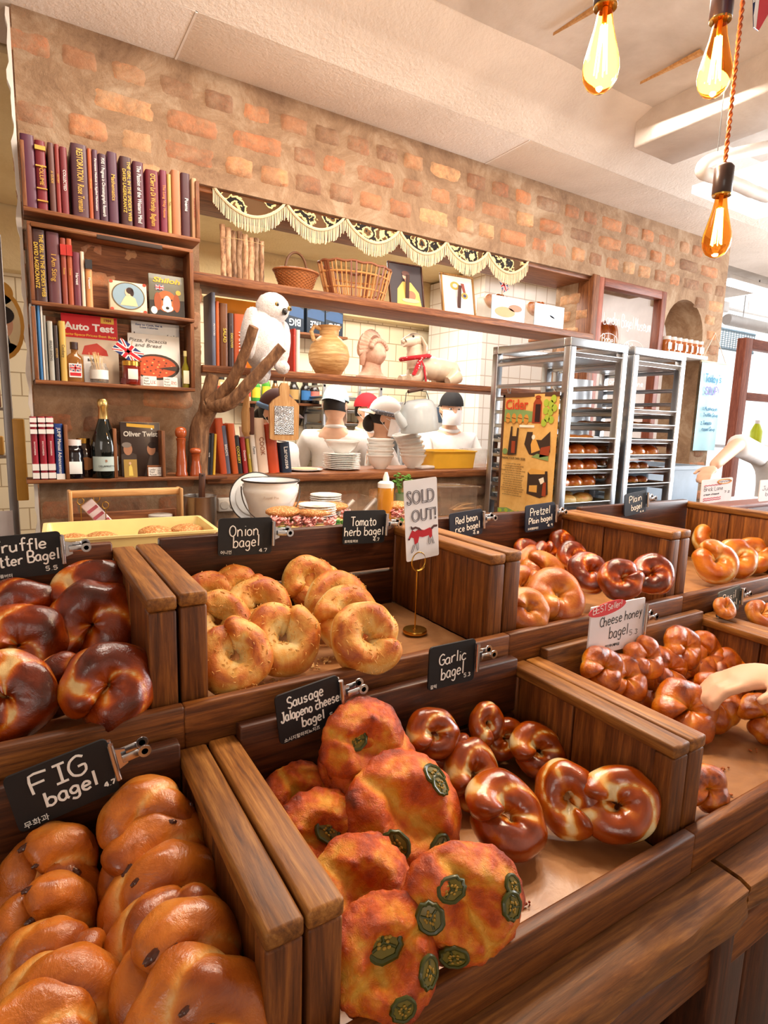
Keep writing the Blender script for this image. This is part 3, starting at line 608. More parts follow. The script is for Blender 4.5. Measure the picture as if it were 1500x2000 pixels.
row('fig', [(392, 2010, 285, -8, 26, 20), (352, 1905, 272, -6, 24, 140), (330, 1850, 240, -4, 22, 250), (318, 1765, 228, -4, 20, 75), (302, 1705, 226, -4, 18, 310), (288, 1612, 188, -2, 14, 190)],
    'twisted amber fig bagel, {} in the right row of its crate', 'fig bagels in the front left crate')
row('fig', [(60, 2070, 260, -8, 26, 330), (108, 1985, 250, -8, 26, 60), (95, 1905, 222, -6, 24, 200), (85, 1815, 205, -4, 22, 110), (92, 1765, 200, -4, 20, 20), (92, 1706, 188, -2, 16, 280)],
    'twisted amber fig bagel, {} in the left row of its crate', 'fig bagels in the front left crate', 2)
row('sausage', [(905, 1760, 262, -14, 24, 80, {'asp': .84, 'jal': ((-.1, .72, 1.3), (.3, .25, 1.2), (.05, -.55, 1.2), (-.75, .3, 1.2), (.4, -.8, 1.0))}), (790, 1590, 240, -10, 36, 30, {'jal': ((-.5, -.1, 1.25), (.1, -.75, 1.1), (.85, .25, 1.1), (.7, .0, .9))}), (722, 1500, 205, -8, 32, 150, {'jal': ((.6, -.3, 1.1),)}), (712, 1455, 178, -6, 28, 260)],
    'orange jalapeno bagel, {} in the row beside the garlic bagels', 'jalapeno cheese bagels in the front middle crate')
row('sausage', [(752, 1868, 230, -14, 36, 210, {'asp': .95, 'jal': ((-.05, -.15, 1.9), (.3, .62, 1.2), (-.45, .6, 1.3))}), (705, 1745, 220, -10, 38, 60, {'jal': ((-.2, .7, .9),)}), (625, 1640, 190, -8, 36, 320, {'jal': ((.0, .1, 1.5), (.4, -.4, 1.1))}), (585, 1575, 165, -6, 32, 10, {'jal': ((.1, .0, 1.1),)})],
    'orange jalapeno bagel, {} in the row against the crate side', 'jalapeno cheese bagels in the front middle crate', 2)
row('garlic', [(988, 1592, 186, -4, 44, 35), (922, 1512, 140, -12, 38, 160), (862, 1466, 122, -14, 30, 270), (846, 1432, 116, -10, 28, 80)],
    'shiny garlic bagel, {} in the row beside the jalapeno bagels', 'garlic bagels in the front middle crate')
row('garlic', [(1206, 1572, 168, -48, 38, 120, {'label': 'shiny brown garlic bagel leaning against the right crate side, nearest the front lip'}), (1108, 1558, 150, -50, 34, 200, {'label': 'shiny brown garlic bagel lying tilted just behind the one at the crate lip'}), (1050, 1466, 122, -16, 34, 60, {'label': 'shiny garlic bagel with broad cream crease, third from front by the crate side'}), (984, 1442, 92, -20, 28, 300, {'label': 'shiny brown garlic bagel, fourth from the front by the crate side'}), (950, 1412, 86, -14, 26, 150, {'label': 'rearmost shiny brown garlic bagel in the back corner of its crate'})], '', 'garlic bagels in the front middle crate', 1)
row('honey', [(1338, 1388, 128, -20, 40, 15), (1268, 1352, 105, -16, 36, 100), (1218, 1325, 98, -10, 34, 50), (1175, 1305, 90, -10, 30, 20)],
    'lumpy cheese honey bagel, {} in the row along the left side', 'cheese honey bagels')
row('honey', [(1392, 1372, 112, -20, 36, 70), (1348, 1325, 105, -16, 36, 10), (1302, 1308, 98, -10, 32, 130), (1256, 1286, 88, -8, 28, 40)],
    'lumpy cheese honey bagel, {} in the middle row of its crate', 'cheese honey bagels', 1)
row('honey', [(1490, 1402, 96, -20, 44, 0, {'label': 'lumpy cheese honey bagel lying alone at the right edge of the paper'}), (1425, 1318, 100, -18, 34, 90, {'label': 'lumpy cheese honey bagel under the reaching hand'}), (1376, 1280, 92, -10, 30, 60, {'label': 'lumpy cheese honey bagel in the right row, behind the one under the hand'}), (1332, 1264, 84, -8, 26, 30, {'label': 'rearmost lumpy cheese honey bagel in the back corner'}), (1378, 1540, 92, -24, 30, 45, {'label': 'dark glazed cheese honey bagel by itself behind the thick crate side at the front lip'})], '', 'cheese honey bagels', 2)
row('truffle', [(214, 1338, 178, -10, 30, 40), (120, 1336, 128, -10, 22, 200), (182, 1222, 184, -8, 24, 120), (186, 1184, 158, -6, 20, 280), (182, 1160, 145, -6, 16, 0)],
    'dark truffle butter bagel, {} in the right row of its crate', 'truffle butter bagels')
row('truffle', [(18, 1362, 178, -10, 28, 300), (40, 1262, 178, -8, 24, 60), (34, 1205, 160, -6, 20, 170)],
    'dark truffle butter bagel, {} in the left row of its crate', 'truffle butter bagels', 1)
row('onion', [(458, 1282, 150, -12, 34, 25), (425, 1215, 128, -10, 32, 130), (408, 1172, 115, -8, 28, 250)],
    'pale onion bagel, {} in the row half hidden by the crate side', 'onion bagels')
row('onion', [(552, 1246, 152, -8, 36, 60), (505, 1188, 128, -8, 30, 200), (466, 1154, 104, -6, 26, 320)],
    'pale cheese topped onion bagel, {} in the middle row', 'onion bagels', 1)
row('onion', [(716, 1246, 148, -6, 34, 350), (680, 1208, 138, -6, 32, 100), (660, 1178, 130, -6, 30, 220), (628, 1156, 118, -6, 28, 30), (602, 1136, 106, -6, 26, 140)],
    'pale cheese herb bagel, {} in the row beside the gold stand', 'tomato herb bagels', 2)
row('red', [(1085, 1164, 118, -22, 36, 200), (1060, 1122, 96, -16, 32, 60), (1040, 1104, 84, -12, 28, 310)],
    'golden plain ring bagel, {} in the row left of the pretzel bagels', 'red bean rice bagels')
row('red', [(1028, 1192, 96, -20, 34, 90), (1018, 1146, 88, -16, 30, 0)], 'golden ring bagel cut off by the crate side, {} of two', 'red bean rice bagels', 1)
row('pretzel', [(1272, 1122, 88, -40, 32, 30), (1230, 1086, 70, -30, 30, 200), (1192, 1080, 66, -24, 28, 100), (1160, 1072, 60, -20, 26, 300), (1098, 1064, 62, -10, 24, 20)],
    'dark shiny pretzel bagel, {} in the row along the right crate side', 'pretzel bagels')
row('pretzel', [(1212, 1132, 90, -30, 32, 120), (1150, 1118, 88, -24, 34, 250), (1118, 1092, 74, -18, 30, 60), (1064, 1086, 64, -12, 26, 170), (1028, 1076, 56, -10, 24, 310)],
    'dark shiny pretzel bagel, {} in the middle row', 'pretzel bagels', 1)
row('plain', [(1396, 1098, 92, -28, 30, 20), (1438, 1092, 84, -34, 30, 160), (1470, 1084, 76, -40, 30, 280), (1494, 1078, 74, -44, 34, 90)],
    'pale gold glossy plain bagel, {} of the leaning row', 'plain bagels')
row('plain', [(1386, 1056, 74, -20, 26, 60, {'label': 'pale gold plain bagel tucked behind the front one by the crate side'}), (1428, 1056, 68, -24, 26, 200, {'label': 'pale gold plain bagel peeping up in the middle of the back'})], '', 'plain bagels', 1)
p_ = P(1490, 1196, z=FZ+.03)
row('red', [(1485, 1200, 60, -20, 40, 0, {'label': 'pale round bagel at the right edge below the Basil sign', 'dz': FZ-RZ}), (1415, 1188, 46, -20, 40, 0, {'label': 'pale bagel just showing over the crate side below the Basil sign', 'dz': FZ-RZ})], '', 'basil bagels')
# crumbs
def crumbs(label, kind, pts, seed, n, z, m, s=.003):
    rg = random.Random(seed); mb = MB()
    for _ in range(n):
        px, py, rr = rg.choice(pts); p = P(px+rg.uniform(-rr, rr), py+rg.uniform(-rr, rr)*.5, z=z); k = rg.uniform(.4, 1)*s; mb.ball((p.x, p.y, z+.0028), (k, k*rg.uniform(.5, 1), .0016), 6)
    o = tag(mb.build('crumbs', m), label, 'crumbs'); o['kind'] = 'stuff'
crumbs('reddish crumbs on the paper in front of the jalapeno bagels', 'c', [(1052, 1812, 24), (1100, 1775, 8), (1028, 1770, 8)], 4, 40, FZ+.002, plain('#8e3412', .5))
crumbs('brown sugar crumbs on the paper by the cheese honey bagels', 'c', [(1438, 1560, 18), (1415, 1505, 8), (1470, 1470, 8)], 5, 26, FZ+.002, plain('#a85a22', .5))
crumbs('pale crumbs on the paper in front of the onion bagels', 'c', [(528, 1336, 20), (640, 1290, 12), (620, 1300, 20)], 6, 40, RZ+.002, plain('#d8b070', .5))
# ================================================================= bookshelves on the left
SY = 2.285        # front of the wall shelves
def shelf_box(label, x0, x1, z0, z1, top, sides=(1, 1), dividers=(), back=True):
    t = thing('wall_shelf', label, 'shelf', (x0, SY, z0)); w_ = x1-x0; d = WY-SY-.004; h = z1-z0
    MB().box((0, 0, 0), (w_, d, .013), 0, .002).build('shelf_floor', W_shelf('x'), t)
    if top: MB().box((0, .004, h-.012), (w_, d, h), 0, .002).build('shelf_top', W_shelf('x'), t)
    if sides[0]: MB().box((0, 0, .013), (.012, d, h-(.012 if top else 0)), 0, .002).build('side', W_shelf('z'), t)
    if sides[1]: MB().box((w_-.014, 0, .013), (w_, d, h-(.012 if top else 0)), 0, .002).build('side', W_shelf('z'), t)
    for x, hh in dividers: MB().box((x-x0-.006, 0, .013), (x-x0+.006, d, hh), 0, .002).build('divider', W_shelf('z'), t)
    if back: MB().box((.012, d-.006, .013), (w_-.012, d, h-.013), 0).build('back', W_shelf('x'), t)
    return t
Z1, Z2, Z3, Z4 = 2.178, 1.893, 1.642, 1.309
shelf_box('top open wooden wall shelf packed with maroon books', .049, .600, Z1, 2.385, False, back=False)
sb = shelf_box('second wooden wall shelf, half books, with a portrait tin at right', .056, .574, Z2, 2.15, True)
MB().box((.01, -.003, .240), (.21, .004, .252), 0, .002).build('split_strip', W_crate('x'), sb); MB().box((.20, -.004, .236), (.41, .004, .250), 0, .002).build('split_strip', plain('#3a2a22', .7), sb)
shelf_box('third wooden wall shelf holding magazines, jam and toothpicks', .054, .572, Z3, 1.888, False)
shelf_box('lowest long wooden wall shelf with champagne, red volumes and pepper mills', .012, .69, Z4, 1.32, False, (0, 0), ((.135, .20), (.288, .19), (.452, .185)), False)
PAGE = plain('#e6d8be', .8); GOLD = plain('#cfa24a', .4, .4); SILV = plain('#e9e4df', .6)
def book(x0, x1, z, zt, y, dp, col, title, tcol, label, group, lean=0.0, bands=(), second=None, tsz=.6, turn=0.0):
    th = max(.006, x1-x0); h = zt-z
    t = thing('book', label, 'book', ((x0+x1)/2, y, z), (0, lean, turn), group)
    cv = plain(col, .42, 0, .15); mb = MB()
    n = 6; pts = [(-th/2, dp), (-th/2, .004)]+[(-th/2*math.cos(PI*i/n), .004-.006*math.sin(PI*i/n)*min(1, th/.02)) for i in range(1, n)]+[(th/2, .004), (th/2, dp), (th/2-.002, dp), (th/2-.002, .008), (-th/2+.002, .008), (-th/2+.002, dp)]
    mb.poly(pts, h, 0, axis='z'); mb.build('cover', cv, t)
    MB().box((-th/2+.002, .0085, .003), (th/2-.002, dp-.003, h-.004)).build('pages', PAGE, t)
    if title:
        fr = -.0032-.0035*min(1, th/.02)
        me = text_mesh(title, th*tsz, .0002, .01); xs = [q.co.x for q in me.vertices] or [0]; L = max(xs)-min(xs)
        if L > h*.86: me.transform(Matrix.Diagonal((h*.86/L, 1, 1, 1)))
        me.materials.clear(); me.materials.append(tcol); put(me, 'spine_lettering', t, (0, fr, h*.5), (PI/2, PI/2, 0))
    for bz, bh, bc in bands: MB().box((-th/2-.0004, -.0072 if th > .018 else -.006, h*bz), (th/2+.0004, .012, h*(bz+bh))).build('band', bc, t)
    return t
def px_book(xa, xb, ytop, zb, s, ox, oy, **kw):
    "book from a spine seen between two columns of a crop (scale s, offset ox, oy)"
    a = P(ox+xa/s, oy+ytop/s, y=SY+.012); b_2 = P(ox+xb/s, oy+ytop/s, y=SY+.012)
    return book(a.x, b_2.x-.0012, zb, (a.z+b_2.z)/2-.006, SY+.012, .098, **kw)
S1 = 3.571
B1 = [(135, 235, 135, '#5b2b40', None, None, 'broad plum book at the left end of the top shelf'), (238, 313, 180, '#761d27', 'VOLUME', GOLD, 'dark red book with gold bands, second on the top shelf'), (328, 374, 195, '#66403a', 'A GUIDE', GOLD, 'dull brown slim book right of the gold banded one'), (376, 410, 205, '#8e322b', 'HISTORY', GOLD, 'thin brick red book between brown and maroon ones on the top shelf'), (412, 465, 225, '#7a2c32', 'COLLECTED', SILV, 'maroon book just left of the gap before the thick brown volume'), (490, 604, 205, '#55333b', 'RESTORATION  Rose Tremain', GOLD, 'thickest dark brown volume with gold RESTORATION spine'), (606, 637, 235, '#b2542b', 'Old Stories', GOLD, 'thin orange book beside the thick RESTORATION volume'), (639, 680, 245, '#5e3b4a', 'Permanent Methods in Applied Mathematics', SILV, 'dull violet book with white applied mathematics spine'), (682, 742, 275, '#4a2937', 'PIXE 1 Progress in Chromatographic Research', SILV, 'dark violet book with bold white research title'), (745, 815, 262, '#563142', 'Mathematics', GOLD, 'plain violet brown book right of the white titled pair'), (835, 915, 295, '#4c2a29', "THE GIRL IN THE SPIDER'S WEB\nDAVID LAGERCRANTZ", plain('#d9b23c', .5), 'dark book with two lines of yellow lettering on the top shelf'), (925, 1000, 330, '#5b2b36', 'The Passion of the Western Mind', SILV, 'maroon book with thin white title beside the yellow lettered one'), (1015, 1105, 388, '#6c1a25', "O'Clerr Le Di Worship  Baghum", GOLD, 'deep red book with gold script right of the gap'), (1114, 1163, 390, '#772b3e', 'The Long Way Home', plain('#e08a3c', .5), 'rose maroon book with orange spine title'), (1165, 1194, 415, '#c39d58', 'Tales', INK, 'very thin mustard book on the top shelf'), (1196, 1258, 390, '#b7734d', None, None, 'light terracotta book near the right end of the top shelf'), (1262, 1325, 410, '#4f2b31', 'Poems', SILV, 'dark brown book second from the right on the top shelf'), (1335, 1372, 445, '#cf9f76', 'Bread and Butter', plain('#a5452a', .5), 'pale tan book at the right end of the top shelf')]
for xa, xb, yt, col, ti, tc, lb in B1:
    bd = ((.12, .02, GOLD), (.3, .015, GOLD), (.62, .02, GOLD), (.86, .06, GOLD)) if 'gold bands' in lb else ()
    px_book(xa, xb, yt, Z1+.013, S1, 0, 220, col=col, title=ti, tcol=tc, label=lb, group='maroon books on the top shelf', bands=bd, tsz=.42 if '\n' in (ti or '') else .55)
B2 = [(212, 310, 800, '#462b27', "THE GIRL IN THE SPIDER'S WEB\nDAVID LAGERCRANTZ", plain('#d9b23c', .5), 'dark book with yellow lettering at the left of the second shelf'), (316, 410, 820, '#5d3339', 'I Am Sting', GOLD, 'brown book with handwritten gold title on the second shelf'), (415, 457, 860, '#8c3b27', 'Foxes', GOLD, 'rust book with a red label on the second shelf'), (459, 499, 865, '#a44c29', 'Ovens', GOLD, 'thin orange brown book beside the red labelled one'), (501, 555, 960, '#6b2b39', 'Harvest', SILV, 'shorter wine red book on the second shelf'), (557, 586, 955, '#dcc6ae', None, None, 'thin cream book on the second shelf'), (592, 640, 1010, '#dc965d', 'Museum', SILV, 'apricot book with a black top band on the second shelf')]
for xa, xb, yt, col, ti, tc, lb in B2:
    bd = ((.74, .16, plain('#b3261a', .5)),) if 'red label' in lb else (((.8, .19, plain('#2a2626', .6)),) if 'black top' in lb else ())
    px_book(xa, xb, yt, Z2+.013, S1, 0, 220, col=col, title=ti, tcol=tc, label=lb, group='books on the second shelf', bands=bd, tsz=.42 if '\n' in (ti or '') else .55)
B3 = [(203, 222, 1318, '#cfc6bf', 'white', 'white magazine spine at the far left of the third shelf'), (226, 248, 1320, '#8fa3b8', '', 'grey blue magazine second from left on the third shelf'), (252, 275, 1322, '#2f6ea5', '', 'bright blue magazine spine on the third shelf'), (278, 292, 1330, '#d9cfc4', '', 'thin pale magazine right of the blue one'), (296, 318, 1400, '#8e8a80', '', 'dull grey booklet on the third shelf'), (325, 366, 1440, '#a7a59a', 'BREAD BAKING', 'silver grey book with dark capitals on the third shelf'), (370, 402, 1470, '#3a2c27', 'KITCHEN', 'dark brown book between grey and yellow ones'), (406, 455, 1440, '#c9a34c', 'Cookery', 'mustard yellow book at the end of the third shelf row')]
for xa, xb, yt, col, ti, lb in B3:
    px_book(xa, xb, yt, Z3+.013, S1, 0, 220, col=col, title=(ti if ti and ti != 'white' else None), tcol=INK if col != '#3a2c27' else GOLD, label=lb, group='books and magazines on the third shelf')
for i, (xa, xb) in enumerate(((205, 254), (262, 314), (318, 370))):
    px_book(xa, xb, 250, Z4+.013, S1, 0, 740, col='#96152a', title='ENCYCLOPAEDIA', tcol=SILV, label=('leftmost', 'middle', 'rightmost')[i]+' of three matching red volumes with silver bands', group='red volumes on the lowest shelf', bands=((.02, .09, SILV), (.15, .1, SILV), (.73, .07, SILV), (.84, .04, SILV), (.91, .07, SILV)), tsz=.3)
px_book(376, 436, 300, Z4+.013, S1, 0, 740, col='#1d3f86', title='JUMP Manual Advancement', tcol=SILV, label='blue manual beside the three red volumes', group=None, bands=((.0, .1, SILV),))
def clip_poly(pts, w_, h_):
    for ax, lim, sg in ((0, -w_/2, 1), (0, w_/2, -1), (1, -h_/2, 1), (1, h_/2, -1)):
        out = []
        for i in range(len(pts)):
            a, b = pts[i-1], pts[i]; ia = sg*(a[ax]-lim) >= -1e-9; ib = sg*(b[ax]-lim) >= -1e-9
            if ia != ib:
                t = (lim-a[ax])/(b[ax]-a[ax]); out.append((a[0]+(b[0]-a[0])*t, a[1]+(b[1]-a[1])*t))
            if ib: out.append(b)
        pts = out
        if not pts: break
    return pts
FLAGM = [plain('#24366f', .7), plain('#f3efec', .7), plain('#c8242f', .7)]
def jack(mb, w_, h_, M=None, th=.0004, y0=0.0):
    "crosses of the union flag, standing in x,z about the centre"
    def put_(pts, k, lay):
        pts = clip_poly(pts, w_, h_)
        if len(pts) > 2: mb.poly(pts, -th, k, (M or Matrix()) @ Matrix.Translation((0, y0-lay*th, 0)))
    put_([(-w_/2, -h_/2), (w_/2, -h_/2), (w_/2, h_/2), (-w_/2, h_/2)], 0, 0)
    L = math.hypot(w_, h_); dx, dz = w_/L, h_/L
    for sg in (1, -1):
        nx, nz_ = -dz*sg, dx
        for hw, k, lay in ((.1*h_, 1, 1), (.035*h_, 2, 2)):
            put_([(-w_*.6-nx*hw, -sg*h_*.6-nz_*hw), (w_*.6-nx*hw, sg*h_*.6-nz_*hw), (w_*.6+nx*hw, sg*h_*.6+nz_*hw), (-w_*.6+nx*hw, -sg*h_*.6+nz_*hw)], k, lay)
    for hw, k, lay in ((.17*h_, 1, 3), (.1*h_, 2, 4)):
        put_([(-w_, -hw), (w_, -hw), (w_, hw), (-w_, hw)], k, lay); put_([(-hw, -h_), (hw, -h_), (hw, h_), (-hw, h_)], k, lay)
    return mb
def face_pic(px0, py0, px1, py1, y, z):
    a = P(px0, py1, y=y); b = P(px1, py1, y=y); c = P(px0, py0, y=y); return a.x, b.x, z, c.z
def cr(x, y, s, ox, oy): return ox+x/s, oy+y/s
# portrait tin
a = P(*cr(768, 1400, S1, 0, 220), y=2.30); b = P(*cr(1030, 1400, S1, 0, 220), y=2.30); c = P(*cr(775, 1160, S1, 0, 220), y=2.30)
w_, h_ = b.x-a.x, c.z-(Z2+.013)
t = thing('portrait_tin', 'square cream tin with an oval portrait of a woman in profile', 'tin', (a.x+w_/2, 2.30, Z2+.0135), (-.08, 0, 0))
MB().box((-w_/2, 0, 0), (w_/2, .03, h_), 0, .004).build('tin_box', plain('#e2d3b4', .4, 0, .2), t)
mb = MB(); M0 = Matrix.Translation((0, -.0006, h_*.52)) @ Matrix.Rotation(PI/2, 4, 'X')
mb.lathe([(0, .0), (w_*.44, 0), (w_*.44, .0006), (0, .0006)], 32, 0, M0, sy=.86); mb.lathe([(0, .0005), (w_*.41, .0005), (w_*.41, .0009), (0, .0009)], 32, 1, M0, sy=.86)
def blob(mb, pts, k, y): mb.poly(pts, -.0005, k, Matrix.Translation((0, y, 0)))
def oval(cx, cz, rx, rz, n=20): return [(cx+rx*math.cos(2*PI*i/n), cz+rz*math.sin(2*PI*i/n)) for i in range(n)]
blob(mb, [(-.028, h_*.2), (.03, h_*.2), (.022, h_*.46), (.006, h_*.56), (-.006, h_*.56), (-.016, h_*.42)], 2, -.0018); blob(mb, oval(-.002, h_*.64, .009, .013), 3, -.0022); blob(mb, oval(.005, h_*.7, .012, .011), 4, -.0026); blob(mb, oval(.012, h_*.64, .006, .012), 4, -.0026)
for sx in (-1, 1):
    for sz in (.05, .95): blob(mb, oval(sx*w_*.44, h_*sz, .006, .005), 5, -.0008)
mb.build('picture', [plain('#6d5a3a', .4), plain('#8fa9b8', .5), plain('#d8cfa0', .5), plain('#e6c3a0', .5), plain('#3a2018', .5), plain('#b8442c', .5)], t)
# beagle cover book
a = P(*cr(1048, 1430, S1, 0, 220), y=2.305); b = P(*cr(1290, 1430, S1, 0, 220), y=2.305); c = P(*cr(1040, 1110, S1, 0, 220), y=2.305); w_, h_ = b.x-a.x, c.z-(Z2+.013)
def front_book(name, label, x, y, z, w_, h_, col, cat='book', d=.012, lean=-.1):
    t = thing(name, label, cat, (x, y, z), (lean, 0, 0))
    MB().box((-w_/2, 0, 0), (w_/2, d, h_), 0, .001).build('cover', plain(col, .35, 0, .2), t); MB().box((-w_/2+.004, .002, .001), (w_/2+.0006, d-.002, h_+.0006)).build('pages', PAGE, t); return t
t = front_book('book', 'paperback with a beagle on its cover at the right of the second shelf', a.x+w_/2, 2.305, Z2+.0135, w_, h_, '#6e6a58')
mb = MB(); blob(mb, [(-w_/2, 0), (w_/2, 0), (w_/2, h_*.42), (-w_/2, h_*.36)], 0, -.0001); blob(mb, oval(-.002, h_*.36, w_*.3, h_*.26), 1, -.0006); blob(mb, oval(-w_*.27, h_*.34, w_*.1, h_*.22), 2, -.0011); blob(mb, oval(w_*.27, h_*.34, w_*.1, h_*.22), 2, -.0011)
blob(mb, oval(0, h_*.3, w_*.12, h_*.2), 3, -.0012); blob(mb, oval(0, h_*.2, w_*.16, h_*.09), 3, -.0014); blob(mb, oval(0, h_*.2, .006, .005), 4, -.002); blob(mb, oval(-w_*.13, h_*.4, .003, .003), 4, -.002); blob(mb, oval(w_*.13, h_*.4, .003, .003), 4, -.002); blob(mb, oval(w_*.33, h_*.6, .009, .009), 5, -.0011); blob(mb, oval(-w_*.38, h_*.12, w_*.09, h_*.09), 3, -.0012)
mb.build('picture', [plain('#2c241f', .5), plain('#b8602c', .5), plain('#9a4a22', .5), plain('#f0e8df', .5), plain('#191514', .4), plain('#d8b04a', .4)], t)
text('Shiloh', .024, plain('#e2b53c', .5), t, (0, -.001, h_*.86), bold=.03, shear=.2, fit=w_*.78)
jack(MB(), .03, .018, Matrix.Translation((-w_*.2, -.001, h_*.68))).build('flag_sticker', FLAGM, t)
# third shelf: magazines standing face out
def mag(label, xa, ya, xb, yb, y, col, lean=-.09):
    a = P(*cr(xa, yb, S1, 0, 220), y=y); b = P(*cr(xb, yb, S1, 0, 220), y=y); c = P(*cr(xa, ya, S1, 0, 220), y=y); w_ = b.x-a.x; h_ = (P(*cr((xa+xb)/2, ya, S1, 0, 220), y=y).z)-(Z3+.013)+.008
    return front_book('magazine', label, a.x+w_/2, y, Z3+.0135, w_, h_, col, 'magazine', .006, lean), w_, h_
t, w_, h_ = mag('red topped car test magazine dated 1984 on the third shelf', 450, 1430, 835, 1890, 2.352, '#c9b49c', -.06)
mb = MB(); blob(mb, [(-w_/2, h_*.66), (w_/2, h_*.66), (w_/2, h_), (-w_/2, h_)], 0, -.0001); blob(mb, [(-.03, h_*.42), (-.02, h_*.55), (.02, h_*.6), (.05, h_*.5), (.055, h_*.42)], 1, -.0001); blob(mb, [(w_*.2, h_*.9), (w_*.44, h_*.9), (w_*.44, h_*.99), (w_*.2, h_*.99)], 2, -.0008); mb.build('picture', [plain('#c81f2a', .35), plain('#b53a2e', .4), plain('#e0b648', .5)], t)
text('Auto Test', .034, WHITE, t, (-.002, -.001, h_*.82), bold=.035, fit=w_*.9); text('Facts·Specs·Prices·Best Buys', .011, plain('#f0c04a', .5), t, (0, -.001, h_*.705), bold=.02, fit=w_*.94); text('1984', .013, plain('#8c1d1a', .5), t, (w_*.32, -.0016, h_*.945), bold=.03)
t, w_, h_ = mag('white food magazine with blue headline behind the pizza book', 930, 1480, 1262, 1800, 2.362, '#eceff2', -.06)
text('bon appétit', .026, INK, t, (0, -.001, h_*.79), fit=w_*.92); text('Easy to Cook, Eat &\nLose Calories', .009, plain('#2a4f8f', .5), t, (-w_*.14, -.001, h_*.93), bold=.01, fit=w_*.55)
t, w_, h_ = mag('pizza, focaccia and bread book standing face out', 905, 1565, 1262, 1890, 2.338, '#f2efe9', -.07)
mb = MB(); blob(mb, oval(.004, h_*.38, w_*.46, h_*.25, 28), 0, -.0001); blob(mb, oval(0, h_*.38, w_*.42, h_*.21, 28), 1, -.0007)
for i in range(26): an = i*2.4; rr = math.sqrt((i+.5)/26); blob(mb, oval(w_*.36*rr*math.cos(an), h_*(.38+.17*rr*math.sin(an)), .0035, .0028, 8), 2+i % 3, -.0013)
blob(mb, [(.012, h_*.36), (w_*.44, h_*.32), (w_*.43, h_*.42)], 0, -.0019)
mb.build('picture', [plain('#332019', .4), plain('#c8552a', .45), plain('#e0b06a', .5), plain('#5a2f1d', .5), plain('#8e2a1c', .5)], t)
text('Pizza, Focaccia\nand Bread', .0175, plain('#5a5450', .5), t, (-w_*.12, -.001, h_*.83), shear=.22, fit=w_*.72)
# card, flask, toothpicks, flag, jam, cards, oil
zq = Z3+.0135
def on_shelf(xc, yb, y, z, s=S1, oy=220):
    p = P(*cr(xc, yb, s, 0, oy), y=y); return Vector((p.x, y, z))
p = on_shelf(650, 1750, 2.345, zq); t = thing('card_holder', 'white printed card headed BAGEL behind the flask', 'card', p, (-.06, 0, 0)); MB().box((-.03, -.012, 0), (.03, -.0105, .09)).build('card', WHITE, t); text('BAGEL', .012, INK, t, (0, -.013, .078), bold=.02)
p = on_shelf(528, 1880, 2.315, zq); t = thing('flask_bottle', 'flat glass flask with dark cap and flag label', 'bottle', p)
GLASS = plain('#f4f6f4', .03, 0, 0, 1.0, 1.45); CLEAR = plain('#f7f5f1', .12, 0, 0, .9, 1.3, alpha=.55)
AMBER = plain('#b5793a', .08, 0, .3, .5)
MB().lathe([(0, 0), (.021, 0), (.0225, .004), (.0225, .062), (.018, .072), (.0085, .08), (.0085, .092)], 24, 0, sy=.6).build('glass_body', AMBER, t); MB().lathe([(.0105, .09), (.0105, .11), (0, .11)], 18).build('cap', plain('#3a221d', .4), t)
mb = MB().box((-.016, -.0148, .012), (.016, -.0138, .05), 1); jack(mb, .028, .018, Matrix.Translation((0, -.015, .038))); mb.box((-.014, -.0156, .016), (.014, -.015, .025), 2); mb.build('label', FLAGM, t)
p = on_shelf(695, 1890, 2.312, zq); t = thing('toothpick_jar', 'small glass jar full of wooden toothpicks', 'jar', p)
MB().lathe([(0, 0), (.019, 0), (.021, .004), (.021, .04), (.017, .046), (.017, .052), (.0155, .052), (.0155, .046), (.0195, .039), (.0195, .004), (0, .003)], 24).build('glass_body', CLEAR, t)
MB().lathe([(.0213, .010), (.0213, .034)], 24).build('label', plain('#e9e6df', .5), t)
rg = random.Random(5)
for i in range(22):
    a = rg.uniform(0, 6.28); r0 = rg.uniform(0, .011); MB().cyl((r0*math.cos(a), r0*math.sin(a), .006), (r0*math.cos(a)*1.3+rg.uniform(-.006, .006)-.006, r0*math.sin(a)*1.3, .075+rg.uniform(-.006, .006)), .0011, .0006, 6).build('toothpick', plain('#e2bd86', .6), t)
p = P(*cr(845, 1660, S1, 0, 220), y=2.30); t = thing('paper_flag', 'paper union flag on a stick leaning in front of the pizza book', 'flag', (p.x+.005, 2.30, zq), (0, rad(12), 0))
mb = MB(); jack(mb, .082, .05, Matrix.Translation((-.006, -.002, p.z-zq)) @ Matrix.Rotation(rad(24), 4, 'Y')); mb.build('flag_cloth', FLAGM, t); MB().cyl((0, 0, 0), (0, 0, p.z-zq+.04), .0012, None, 8).build('stick', plain('#c9a873', .6), t); MB().lathe([(0, 0), (.012, 0), (.011, .02), (0, .02)], 16).build('foot', plain('#5a1f1a', .5), t)
p = on_shelf(922, 1915, 2.308, zq); t = thing('jam_jar', 'squat jar of red jam with a gold lid', 'jar', p)
MB().lathe([(0, 0), (.019, 0), (.0205, .004), (.0205, .042), (.018, .046), (0, .046)], 24).build('glass_body', plain('#7a1e12', .08, 0, .7), t); MB().lathe([(.0205, .044), (.0205, .054), (.018, .056), (0, .056)], 24).build('lid', BRASS, t); MB().box((-.011, -.0215, .012), (.011, -.020, .036), 0, .0006).build('label', plain('#efe6da', .5), t)
